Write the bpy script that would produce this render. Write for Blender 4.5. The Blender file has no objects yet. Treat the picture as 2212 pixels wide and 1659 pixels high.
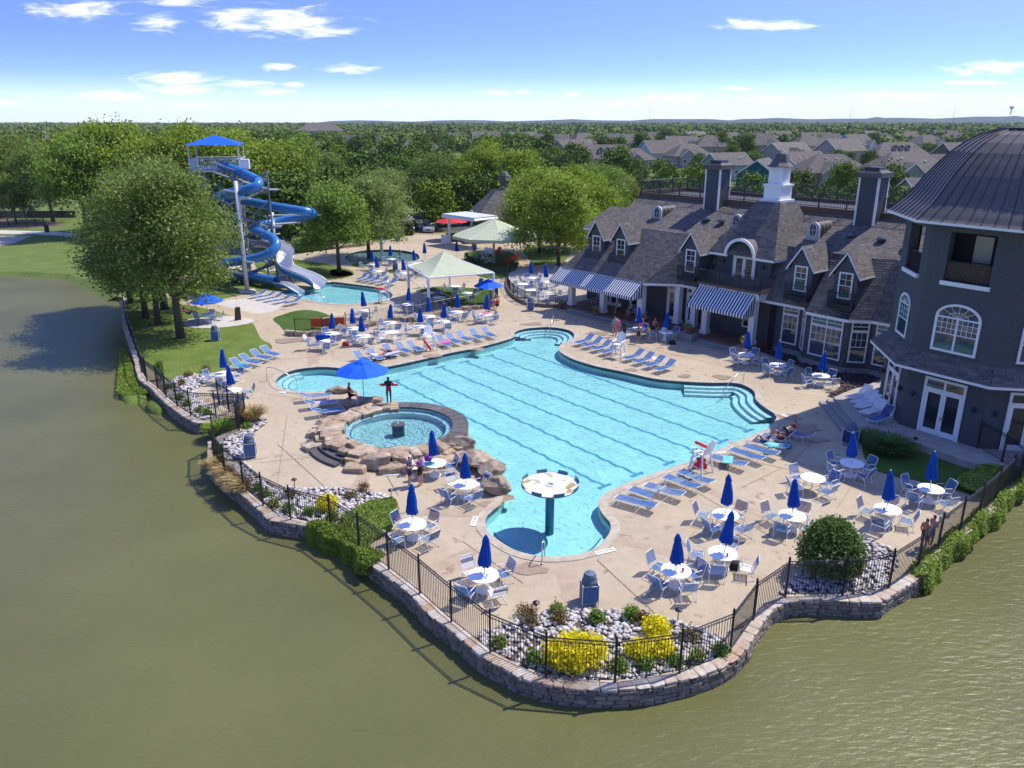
import bpy, math, random
import numpy as np
from mathutils import Vector, Matrix
from mathutils.geometry import tessellate_polygon

random.seed(7); np.random.seed(7)
R = math.radians
scene = bpy.context.scene
COL = scene.collection

# ------------------------------------------------------------------ camera
CAM_H, PITCH, FOCAL = 17.0, 18.65, 1681.0          # metres, degrees, focal length in survey pixels (2212 x 1659)
cam_d = bpy.data.cameras.new('camera'); cam = bpy.data.objects.new('camera', cam_d); COL.objects.link(cam)
cam.location = (0, 0, CAM_H); cam.rotation_euler = (R(90 - PITCH), 0, 0)
cam_d.sensor_width = 36; cam_d.lens = 36 * FOCAL / 2212; cam_d.clip_start = 0.5; cam_d.clip_end = 30000
scene.camera = cam

# ------------------------------------------------------------------ sky, sun, exposure
SUN_EL, SUN_AZ = 57.0, 62.0                        # azimuth from +Y towards +X
world = bpy.data.worlds.new('World'); scene.world = world; world.use_nodes = True
def build_world():
    nt = world.node_tree; nt.nodes.clear(); N = nt.nodes.new; L = nt.links.new
    out = N('ShaderNodeOutputWorld'); bg = N('ShaderNodeBackground'); bg.inputs[1].default_value = 0.15
    tc = N('ShaderNodeTexCoord'); sep = N('ShaderNodeSeparateXYZ'); L(tc.outputs['Generated'], sep.inputs[0])
    def M(op, a, b=None, clamp=False):
        n = N('ShaderNodeMath'); n.operation = op; n.use_clamp = clamp
        for i, x in enumerate((a, b)):
            if x is None: continue
            if isinstance(x, (int, float)): n.inputs[i].default_value = x
            else: L(x, n.inputs[i])
        return n.outputs[0]
    zb = M('MULTIPLY', M('MAXIMUM', sep.outputs[2], 0.012), 5.2)      # a steep, clear summer sky: deep blue begins low
    cmb = N('ShaderNodeCombineXYZ'); L(sep.outputs[0], cmb.inputs[0]); L(sep.outputs[1], cmb.inputs[1]); L(zb, cmb.inputs[2])
    nrm = N('ShaderNodeVectorMath'); nrm.operation = 'NORMALIZE'; L(cmb.outputs[0], nrm.inputs[0])
    sky = N('ShaderNodeTexSky'); sky.sky_type = 'NISHITA'; sky.sun_disc = False
    sky.sun_elevation = R(SUN_EL); sky.sun_rotation = R(SUN_AZ); sky.ozone_density = 4.5; sky.air_density = 1.0; sky.dust_density = 0.25
    L(nrm.outputs[0], sky.inputs[0])
    # flat fair-weather clouds on a layer overhead, streaked by perspective
    up = M('MAXIMUM', sep.outputs[2], 0.004)
    u = M('DIVIDE', sep.outputs[0], M('ADD', up, 0.05)); v = M('DIVIDE', sep.outputs[1], M('ADD', up, 0.05))
    c2 = N('ShaderNodeCombineXYZ'); L(u, c2.inputs[0]); L(v, c2.inputs[1])
    n1 = N('ShaderNodeTexNoise'); n1.inputs['Scale'].default_value = 0.42; n1.inputs['Detail'].default_value = 7; n1.inputs['Roughness'].default_value = 0.6
    mp = N('ShaderNodeMapping'); mp.inputs['Location'].default_value = (CLOUD_X, CLOUD_Y, 0); mp.inputs['Scale'].default_value = (1.0, 1.0, 1.0)
    L(c2.outputs[0], mp.inputs[0]); L(mp.outputs[0], n1.inputs[0])
    dens = n1.outputs[0]
    # the single clouds seen over the trees, as soft patches of sky (direction x/y, z/y)
    ya = M('MAXIMUM', sep.outputs[1], 0.05); a = M('DIVIDE', sep.outputs[0], ya); e = M('DIVIDE', sep.outputs[2], ya)
    c3 = N('ShaderNodeCombineXYZ'); L(M('MULTIPLY', a, 22.0), c3.inputs[0]); L(M('MULTIPLY', e, 120.0), c3.inputs[1])
    n2 = N('ShaderNodeTexNoise'); n2.inputs['Scale'].default_value = 1.0; n2.inputs['Detail'].default_value = 6; n2.inputs['Roughness'].default_value = 0.65; n2.inputs['Distortion'].default_value = 0.6
    L(c3.outputs[0], n2.inputs[0])
    tot = None
    for (x, y, rx, ry) in CLOUDS:
        dx, dy = (x - 1106) / FOCAL, (829.5 - y) / FOCAL
        d = Vector((dx, math.cos(R(PITCH)) + dy * math.sin(R(PITCH)), -math.sin(R(PITCH)) + dy * math.cos(R(PITCH))))
        a0, e0 = d.x / d.y, d.z / d.y
        p = M('MULTIPLY', M('SUBTRACT', a, a0), FOCAL / rx); q = M('MULTIPLY', M('SUBTRACT', e, e0), FOCAL / ry)
        g = M('SUBTRACT', 1.0, M('SQRT', M('ADD', M('MULTIPLY', p, p), M('MULTIPLY', q, q))))
        tot = g if tot is None else M('MAXIMUM', tot, g)
    near = M('ADD', M('MULTIPLY', tot, 0.55), M('MULTIPLY', M('SUBTRACT', n2.outputs[0], 0.5), 1.5))
    r1 = N('ShaderNodeMapRange'); r1.interpolation_type = 'SMOOTHSTEP'; r1.inputs[1].default_value = 0.03; r1.inputs[2].default_value = 0.62; r1.inputs[4].default_value = .85; L(near, r1.inputs[0])
    r2 = N('ShaderNodeMapRange'); r2.interpolation_type = 'SMOOTHSTEP'; r2.inputs[1].default_value = 0.66; r2.inputs[2].default_value = 0.86; r2.inputs[4].default_value = 0.7; L(dens, r2.inputs[0])
    cl = M('MAXIMUM', r1.outputs[0], r2.outputs[0])
    mix = N('ShaderNodeMix'); mix.data_type = 'RGBA'; L(cl, mix.inputs[0]); hs = N('ShaderNodeHueSaturation'); hs.inputs['Saturation'].default_value = 1.12; hs.inputs['Hue'].default_value = .519; hs.inputs['Value'].default_value = 1.0; L(sky.outputs[0], hs.inputs['Color']); L(hs.outputs[0], mix.inputs[6]); mix.inputs[7].default_value = (5.0, 5.0, 5.0, 1)
    # haze line near the horizon
    hz = N('ShaderNodeMapRange'); hz.interpolation_type = 'SMOOTHSTEP'; hz.inputs[1].default_value = 0.0; hz.inputs[2].default_value = 0.055; hz.inputs[3].default_value = 0.75; hz.inputs[4].default_value = 0.0
    L(sep.outputs[2], hz.inputs[0])
    mx = N('ShaderNodeMix'); mx.data_type = 'RGBA'; L(hz.outputs[0], mx.inputs[0]); L(mix.outputs[2], mx.inputs[6]); mx.inputs[7].default_value = (3.9, 4.1, 4.45, 1)
    L(mx.outputs[2], bg.inputs[0]); L(bg.outputs[0], out.inputs[0])
CLOUD_X, CLOUD_Y = 3.1, 1.7
CLOUDS = [(165, 22, 120, 24), (380, 0, 80, 14), (345, 52, 60, 22), (505, 40, 80, 30), (620, 45, 150, 34), (690, 65, 90, 20), (370, 170, 130, 16), (250, 207, 150, 14),
          (385, 195, 150, 18), (520, 181, 80, 12), (420, 229, 140, 14), (635, 182, 40, 8), (610, 145, 60, 8), (760, 148, 80, 12), (590, 200, 60, 8), (660, 226, 70, 7),
          (835, 225, 30, 8), (1080, 201, 40, 8), (1445, 212, 110, 14), (1345, 225, 70, 8), (1280, 237, 50, 7), (1600, 52, 60, 12), (1690, 55, 70, 12), (1590, 192, 50, 7),
          (1670, 211, 95, 9), (1940, 206, 120, 11), (2110, 178, 90, 9), (2150, 145, 140, 18), (0, 222, 70, 9), (1130, 199, 40, 6), (930, 245, 60, 5), (1240, 203, 30, 6)]
build_world()
sun_d = bpy.data.lights.new('sun', 'SUN'); sun = bpy.data.objects.new('sun', sun_d); COL.objects.link(sun)
sun_d.energy = 2.75; sun_d.angle = R(0.53); sun_d.color = (1.0, 0.94, 0.84)
sdir = Vector((math.sin(R(SUN_AZ)) * math.cos(R(SUN_EL)), math.cos(R(SUN_AZ)) * math.cos(R(SUN_EL)), math.sin(R(SUN_EL))))
sun.rotation_euler = sdir.to_track_quat('Z', 'Y').to_euler(); sun.location = (40, 30, 90)
vs = scene.view_settings; vs.view_transform = 'Standard'; vs.look = 'None'; vs.exposure = 1.02; vs.gamma = 1.0; vs.use_curve_mapping = False
cy = scene.cycles; cy.use_denoising = True; cy.max_bounces = 6; cy.diffuse_bounces = 3; cy.glossy_bounces = 3; cy.transmission_bounces = 4
cy.transparent_max_bounces = 10; cy.volume_bounces = 0; cy.caustics_reflective = False; cy.caustics_refractive = False; cy.sample_clamp_indirect = 6.0

# ------------------------------------------------------------------ survey: ray through a survey point to a height or a distance
_c, _s = math.cos(R(PITCH)), math.sin(R(PITCH))
def ray(x, y):
    u, v = (x - 1106) / FOCAL, (829.5 - y) / FOCAL
    return Vector((u, _c + v * _s, -_s + v * _c))
def P(x, y, z=0.0):
    d = ray(x, y); k = (z - CAM_H) / d.z
    return Vector((d.x * k, d.y * k, z))
def PY(x, y, Y):
    d = ray(x, y); k = Y / d.y
    return Vector((d.x * k, Y, CAM_H + d.z * k))
def survey(ox, oy, s):
    def f(x, y, z=0.0): return P((ox + x / s) * .8848, (oy + y / s) * .8848, z)
    f.Y = lambda x, y, Y: PY((ox + x / s) * .8848, (oy + y / s) * .8848, Y)
    return f
zA, zB, zC, zD, zE = survey(0, 250, 3.386), survey(430, 250, 3.386), survey(850, 400, 3.949), survey(1200, 250, 3.386), survey(1300, 480, 3.607)
zF, zG, zH, zI, zJ = survey(1800, 480, 2.91), survey(1850, 250, 3.386), survey(250, 650, 3.607), survey(650, 650, 3.607), survey(450, 950, 3.386)
zK, zL, zM, zN, zO = survey(1000, 950, 3.607), survey(1450, 900, 3.607), survey(1900, 900, 3.607), survey(850, 1250, 3.13), survey(1450, 1200, 2.765)

# ------------------------------------------------------------------ materials
MATS = {}
def _base(name):
    m = bpy.data.materials.new(name); m.use_nodes = True; MATS[name] = m
    nt = m.node_tree; return m, nt, nt.nodes['Principled BSDF'], nt.nodes.new, nt.links.new
def rgb(c): return (c[0], c[1], c[2], 1)
def plain(name, col, rough=.5, metal=0., spec=.5, noise=0., nscale=3., bump=0., bscale=40.):
    m, nt, b, N, L = _base(name)
    b.inputs['Base Color'].default_value = rgb(col); b.inputs['Roughness'].default_value = rough; b.inputs['Metallic'].default_value = metal
    b.inputs['Specular IOR Level'].default_value = spec
    g = None
    if noise or bump:
        g = N('ShaderNodeNewGeometry')
    if noise:
        t = N('ShaderNodeTexNoise'); t.inputs['Scale'].default_value = nscale; t.inputs['Detail'].default_value = 5; L(g.outputs['Position'], t.inputs[0])
        mr = N('ShaderNodeMapRange'); mr.inputs[1].default_value = .3; mr.inputs[2].default_value = .7; mr.inputs[3].default_value = 1 - noise; mr.inputs[4].default_value = 1 + noise; L(t.outputs[0], mr.inputs[0])
        h = N('ShaderNodeHueSaturation'); h.inputs['Color'].default_value = rgb(col); L(mr.outputs[0], h.inputs['Value']); L(h.outputs[0], b.inputs['Base Color'])
    if bump:
        t = N('ShaderNodeTexNoise'); t.inputs['Scale'].default_value = bscale; t.inputs['Detail'].default_value = 4; L(g.outputs['Position'], t.inputs[0])
        bp = N('ShaderNodeBump'); bp.inputs['Strength'].default_value = bump; bp.inputs['Distance'].default_value = .02; L(t.outputs[0], bp.inputs['Height']); L(bp.outputs[0], b.inputs['Normal'])
    return m
def varied(name, cols, rough=.7, spec=.3, nscale=4., namt=.18, bump=0., bscale=20., tint=False, transl=0.):
    """colour picked per piece (object or loose island) from a ramp, with fine grain"""
    m, nt, b, N, L = _base(name)
    oi = N('ShaderNodeObjectInfo'); g = N('ShaderNodeNewGeometry')
    ad = N('ShaderNodeMath'); ad.operation = 'ADD'; L(oi.outputs['Random'], ad.inputs[0]); L(g.outputs['Random Per Island'], ad.inputs[1])
    fr = N('ShaderNodeMath'); fr.operation = 'FRACT'; L(ad.outputs[0], fr.inputs[0])
    cr = N('ShaderNodeValToRGB'); e = cr.color_ramp.elements
    while len(e) < len(cols): e.new(.5)
    for i, c in enumerate(cols): e[i].position = i / (len(cols) - 1); e[i].color = rgb(c)
    L(fr.outputs[0], cr.inputs[0]); colr = cr.outputs[0]
    if namt:
        t = N('ShaderNodeTexNoise'); t.inputs['Scale'].default_value = nscale; t.inputs['Detail'].default_value = 4; L(g.outputs['Position'], t.inputs[0])
        mr = N('ShaderNodeMapRange'); mr.inputs[1].default_value = .3; mr.inputs[2].default_value = .7; mr.inputs[3].default_value = 1 - namt; mr.inputs[4].default_value = 1 + namt; L(t.outputs[0], mr.inputs[0])
        h = N('ShaderNodeHueSaturation'); L(colr, h.inputs['Color']); L(mr.outputs[0], h.inputs['Value']); colr = h.outputs[0]
    if tint:
        mx = N('ShaderNodeMix'); mx.data_type = 'RGBA'; mx.blend_type = 'MULTIPLY'; mx.inputs[0].default_value = 1.0
        L(colr, mx.inputs[6]); L(oi.outputs['Color'], mx.inputs[7]); colr = mx.outputs[2]
    L(colr, b.inputs['Base Color']); b.inputs['Roughness'].default_value = rough; b.inputs['Specular IOR Level'].default_value = spec
    if bump:
        t = N('ShaderNodeTexNoise'); t.inputs['Scale'].default_value = bscale; t.inputs['Detail'].default_value = 5; L(g.outputs['Position'], t.inputs[0])
        bp = N('ShaderNodeBump'); bp.inputs['Strength'].default_value = bump; bp.inputs['Distance'].default_value = .03; L(t.outputs[0], bp.inputs['Height']); L(bp.outputs[0], b.inputs['Normal'])
    if transl:
        tr = N('ShaderNodeBsdfTranslucent'); L(colr, tr.inputs[0]); ms = N('ShaderNodeMixShader'); ms.inputs[0].default_value = transl
        L(b.outputs[0], ms.inputs[1]); L(tr.outputs[0], ms.inputs[2]); L(ms.outputs[0], nt.nodes['Material Output'].inputs[0])
    return m

def mat_deck():
    m, nt, b, N, L = _base('deck_concrete')
    g = N('ShaderNodeNewGeometry')
    def noise(sc, det, rough=.55):
        t = N('ShaderNodeTexNoise'); t.inputs['Scale'].default_value = sc; t.inputs['Detail'].default_value = det; t.inputs['Roughness'].default_value = rough; L(g.outputs['Position'], t.inputs[0]); return t.outputs[0]
    cr = N('ShaderNodeValToRGB'); e = cr.color_ramp.elements; e[0].position = .3; e[0].color = (.37, .295, .198, 1); e[1].position = .7; e[1].color = (.475, .39, .268, 1)
    L(noise(.16, 6), cr.inputs[0])
    h = N('ShaderNodeHueSaturation'); L(cr.outputs[0], h.inputs['Color'])
    mr = N('ShaderNodeMapRange'); mr.inputs[1].default_value = .25; mr.inputs[2].default_value = .75; mr.inputs[3].default_value = .88; mr.inputs[4].default_value = 1.12; L(noise(2.2, 8, .7), mr.inputs[0]); L(mr.outputs[0], h.inputs['Value'])
    # damp footprints and drips
    dm = N('ShaderNodeMapRange'); dm.inputs[1].default_value = .6; dm.inputs[2].default_value = .66; L(noise(.9, 5, .62), dm.inputs[0])
    mx = N('ShaderNodeMix'); mx.data_type = 'RGBA'; L(dm.outputs[0], mx.inputs[0]); L(h.outputs[0], mx.inputs[6]); mx.inputs[7].default_value = (.285, .21, .14, 1)
    L(mx.outputs[2], b.inputs['Base Color']); b.inputs['Roughness'].default_value = .8; b.inputs['Specular IOR Level'].default_value = .25
mat_deck()
def mat_grass(name, c0, c1, c2):
    m, nt, b, N, L = _base(name); g = N('ShaderNodeNewGeometry')
    t = N('ShaderNodeTexNoise'); t.inputs['Scale'].default_value = .35; t.inputs['Detail'].default_value = 8; t.inputs['Roughness'].default_value = .7; L(g.outputs['Position'], t.inputs[0])
    cr = N('ShaderNodeValToRGB'); e = cr.color_ramp.elements; e[0].position = .3; e[0].color = rgb(c0); e[1].position = .7; e[1].color = rgb(c2); k = e.new(.5); k.color = rgb(c1)
    L(t.outputs[0], cr.inputs[0])
    t2 = N('ShaderNodeTexNoise'); t2.inputs['Scale'].default_value = 14; t2.inputs['Detail'].default_value = 6; L(g.outputs['Position'], t2.inputs[0])
    mr = N('ShaderNodeMapRange'); mr.inputs[1].default_value = .3; mr.inputs[2].default_value = .7; mr.inputs[3].default_value = .7; mr.inputs[4].default_value = 1.3; L(t2.outputs[0], mr.inputs[0])
    h = N('ShaderNodeHueSaturation'); L(cr.outputs[0], h.inputs['Color']); L(mr.outputs[0], h.inputs['Value']); L(h.outputs[0], b.inputs['Base Color'])
    b.inputs['Roughness'].default_value = .9; b.inputs['Specular IOR Level'].default_value = .15
    bp = N('ShaderNodeBump'); bp.inputs['Strength'].default_value = .6; bp.inputs['Distance'].default_value = .05; L(t2.outputs[0], bp.inputs['Height']); L(bp.outputs[0], b.inputs['Normal'])
mat_grass('lawn_grass', (.075, .115, .018), (.115, .165, .03), (.15, .2, .042))
mat_grass('turf', (.045, .085, .014), (.06, .11, .02), (.075, .125, .025))
mat_grass('park_grass', (.09, .13, .03), (.12, .165, .04), (.15, .19, .05))
mat_grass('woodland_floor', (.03, .045, .018), (.04, .055, .022), (.055, .07, .03))
def mat_lake():
    m, nt, b, N, L = _base('lake_water'); g = N('ShaderNodeNewGeometry')
    t = N('ShaderNodeTexNoise'); t.inputs['Scale'].default_value = .12; t.inputs['Detail'].default_value = 5; L(g.outputs['Position'], t.inputs[0])
    cr = N('ShaderNodeValToRGB'); e = cr.color_ramp.elements; e[0].position = .3; e[0].color = (.1, .099, .032, 1); e[1].position = .7; e[1].color = (.134, .131, .046, 1); L(t.outputs[0], cr.inputs[0])
    L(cr.outputs[0], b.inputs['Base Color']); b.inputs['Roughness'].default_value = .36; b.inputs['IOR'].default_value = 1.33; b.inputs['Specular IOR Level'].default_value = .5
    mp = N('ShaderNodeMapping'); mp.inputs['Rotation'].default_value = (0, 0, R(-28)); mp.inputs['Scale'].default_value = (1.3, 3.2, 1); L(g.outputs['Position'], mp.inputs[0])
    t2 = N('ShaderNodeTexNoise'); t2.inputs['Scale'].default_value = 1.5; t2.inputs['Detail'].default_value = 4; t2.inputs['Roughness'].default_value = .55; t2.inputs['Distortion'].default_value = .5; L(mp.outputs[0], t2.inputs[0])
    t3 = N('ShaderNodeTexNoise'); t3.inputs['Scale'].default_value = .25; t3.inputs['Detail'].default_value = 2; L(g.outputs['Position'], t3.inputs[0])
    mr = N('ShaderNodeMapRange'); mr.inputs[1].default_value = .35; mr.inputs[2].default_value = .65; mr.inputs[3].default_value = .6; mr.inputs[4].default_value = 1.0; L(t3.outputs[0], mr.inputs[0])
    bp = N('ShaderNodeBump'); bp.inputs['Distance'].default_value = .05; L(mr.outputs[0], bp.inputs['Strength']); L(t2.outputs[0], bp.inputs['Height']); L(bp.outputs[0], b.inputs['Normal'])
mat_lake()
def mat_pool_water(name, tint, scale=1.6, strength=.55):
    m, nt, b, N, L = _base(name); g = N('ShaderNodeNewGeometry'); nt.nodes.remove(b)
    t = N('ShaderNodeTexNoise'); t.inputs['Scale'].default_value = scale; t.inputs['Detail'].default_value = 3; t.inputs['Distortion'].default_value = 1.2; L(g.outputs['Position'], t.inputs[0])
    bp = N('ShaderNodeBump'); bp.inputs['Strength'].default_value = strength; bp.inputs['Distance'].default_value = .3; L(t.outputs[0], bp.inputs['Height'])
    tr = N('ShaderNodeBsdfTransparent'); tr.inputs[0].default_value = rgb(tint)
    gl = N('ShaderNodeBsdfGlossy'); gl.inputs['Roughness'].default_value = .08; L(bp.outputs[0], gl.inputs['Normal'])
    fr = N('ShaderNodeFresnel'); fr.inputs['IOR'].default_value = 1.33; L(bp.outputs[0], fr.inputs['Normal'])
    ms = N('ShaderNodeMixShader'); L(fr.outputs[0], ms.inputs[0]); L(tr.outputs[0], ms.inputs[1]); L(gl.outputs[0], ms.inputs[2]); L(ms.outputs[0], nt.nodes['Material Output'].inputs[0])
mat_pool_water('pool_water', (.675, .92, .95), 2.8, .33)
mat_pool_water('spa_water', (.7, .91, .94), 3.5, .7)
def mat_stripes_leaf(): pass

W_ = plain('white_paint', (.78, .78, .77), .45)
plain('white_trim', (.74, .74, .73), .55)
plain('table_white', (.86, .86, .86), .4)
plain('strap_blue', (.055, .15, .34), .5, noise=.12)
plain('strap_navy', (.02, .035, .16), .5)
plain('strap_white', (.72, .72, .72), .5)
plain('strap_faded', (.16, .26, .33), .55, noise=.2)
plain('umbrella_blue', (.004, .07, .38), .75, spec=.2, noise=.1)
plain('canopy_blue', (.01, .11, .72), .7, spec=.2)
plain('slide_blue', (.035, .18, .44), .3)
plain('slide_blue_pale', (.05, .24, .52), .35)
plain('steel_white', (.6, .62, .64), .45)
plain('steel_grey', (.22, .24, .26), .5)
plain('chrome', (.6, .6, .6), .2, 1.)
plain('iron_black', (.012, .013, .016), .4)
plain('rail_green_black', (.02, .028, .032), .45)
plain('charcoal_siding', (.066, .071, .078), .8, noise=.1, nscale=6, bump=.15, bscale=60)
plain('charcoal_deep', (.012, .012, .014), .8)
plain('wood_brown', (.12, .075, .045), .7, noise=.2)
plain('metal_roof', (.1, .09, .083), .5, .0, .35, noise=.12, nscale=1.2)
plain('metal_roof_seam', (.045, .04, .037), .4, .3)
plain('glass_dark', (.02, .026, .032), .04, 0., .9)
plain('glass_blue', (.03, .06, .075), .05, 0., .9)
plain('plaster_pool', (.55, .75, .745), .6, noise=.1, nscale=.7)
plain('plaster_white', (.78, .86, .87), .6)
plain('tile_navy', (.012, .035, .075), .25, noise=.4, nscale=9)
plain('lane_blue', (.1, .33, .5), .4)
plain('tile_blue', (.02, .12, .32), .3)
plain('awning_navy', (.012, .024, .085), .8)
plain('coping', (.42, .36, .27), .75, noise=.22, nscale=2.0, bump=.3, bscale=30)
plain('concrete_pale', (.5, .46, .4), .85, noise=.1, nscale=1.2)
plain('concrete_patio', (.36, .32, .27), .85, noise=.12, nscale=1.5)
plain('concrete_grey', (.26, .25, .23), .85, noise=.15, nscale=2)
plain('paving_band_mat', (.38, .285, .19), .8, noise=.12, nscale=2)
plain('joint', (.27, .2, .14), .9)
plain('wet', (.31, .225, .15), .45, noise=.15)
plain('asphalt', (.075, .075, .078), .9, noise=.15, nscale=1)
plain('mulch', (.16, .1, .075), .95, noise=.3, nscale=3)
plain('soil', (.09, .075, .06), .95, noise=.3, nscale=6)
plain('lava_rock', (.05, .036, .036), .95, noise=.5, nscale=6, bump=1, bscale=14)
plain('paint_red', (.6, .015, .03), .5)
plain('barrier_orange', (.7, .09, .02), .6)
plain('red_fabric', (.55, .01, .02), .7)
plain('sage_fabric', (.42, .46, .3), .75, noise=.06)
plain('shade_tan', (.5, .48, .36), .75)
plain('bin_lid', (.09, .13, .19), .6)
plain('fountain_blue', (.012, .15, .23), .35)
plain('terracotta', (.25, .11, .06), .8)
plain('brick_floor', (.17, .085, .06), .85, noise=.25, nscale=5)
plain('sign_white', (.8, .8, .8), .5)
plain('ink', (.02, .02, .03), .6)
plain('bark', (.1, .08, .065), .95, noise=.35, nscale=5, bump=.8, bscale=14)
plain('skin_light', (.55, .3, .2), .6); plain('skin_tan', (.36, .18, .1), .6); plain('skin_dark', (.07, .035, .022), .55)
plain('hair_dark', (.015, .01, .008), .6); plain('hair_brown', (.09, .05, .025), .6); plain('hair_blond', (.45, .3, .14), .6)
plain('cloth_black', (.012, .012, .014), .8); plain('cloth_red', (.5, .015, .02), .8); plain('cloth_maroon', (.14, .01, .02), .8); plain('cloth_navy', (.02, .035, .12), .8)
plain('cloth_grey', (.35, .36, .38), .8); plain('cloth_pink', (.8, .1, .3), .8); plain('cloth_purple', (.2, .05, .3), .8); plain('cloth_blue', (.03, .12, .4), .8)
plain('cloth_khaki', (.35, .27, .17), .8); plain('cloth_white', (.75, .75, .75), .8); plain('cloth_teal', (.02, .28, .35), .8); plain('straw', (.6, .45, .25), .8)
plain('towel_stripe', (.45, .42, .62), .85, noise=.4, nscale=9); plain('towel_teal', (.15, .5, .5), .85, noise=.4, nscale=9)
varied('river_rock', [(.52, .47, .43), (.36, .34, .33), (.62, .57, .53), (.42, .34, .29), (.68, .66, .64), (.33, .32, .34), (.58, .5, .44)], .7, .3, 8, .12)
varied('wall_stone', [(.19, .162, .13), (.25, .205, .155), (.14, .12, .105), (.21, .16, .115), (.27, .23, .18), (.17, .152, .13)], .85, .2, 5, .3, .5, 12)
varied('cap_stone', [(.42, .33, .24), (.47, .4, .32), (.4, .27, .17), (.5, .45, .38), (.36, .27, .2)], .85, .2, 5, .2, .3, 14)
varied('spa_stone', [(.4, .3, .19), (.31, .23, .16), (.45, .36, .25), (.36, .3, .23), (.42, .3, .17), (.28, .21, .16)], .85, .2, 2.5, .35, .7, 6)
varied('boulder', [(.34, .26, .185), (.4, .31, .22), (.29, .22, .165), (.38, .27, .18)], .9, .2, 2.2, .4, 1.0, 4)
varied('slate_coping', [(.1, .092, .085), (.13, .12, .11), (.085, .08, .078), (.12, .105, .09)], .6, .3, 4, .2)
varied('mortar_dark', [(.13, .12, .11), (.15, .14, .125)], .95, .1, 5, .2)
varied('shingle', [(.1, .092, .084), (.152, .137, .123), (.122, .11, .1), (.18, .162, .145), (.09, .082, .076)], .9, .15, 12, .15)
varied('house_shingle', [(.135, .119, .102), (.16, .14, .12), (.12, .106, .095), (.175, .153, .13)], .9, .15, .9, .14)
varied('house_wall', [(.3, .28, .24), (.3, .28, .24)], .8, .2, 2, .05, tint=True)
varied('leaf', [(.085, .13, .02), (.175, .235, .038), (.125, .175, .028), (.27, .33, .075), (.145, .2, .033)], .55, .35, 1.0, 0, tint=True, transl=.42)
varied('leaf_far', [(.078, .115, .022), (.13, .175, .034), (.1, .142, .028)], .75, .1, .25, .25, tint=True)
varied('grass_blade', [(.3, .23, .12), (.4, .32, .18), (.26, .2, .1), (.34, .25, .12)], .8, .2, 3, 0, tint=True, transl=.3)
varied('flower_mix', [(.6, .25, .02), (.7, .5, .03), (.6, .12, .02)], .7, .2, 3, 0)
varied('car_paint', [(.8, .8, .8), (.8, .8, .8)], .25, .6, 1, 0, tint=True)
for n in ('leaf', 'leaf_far'): MATS[n].use_backface_culling = False

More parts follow.
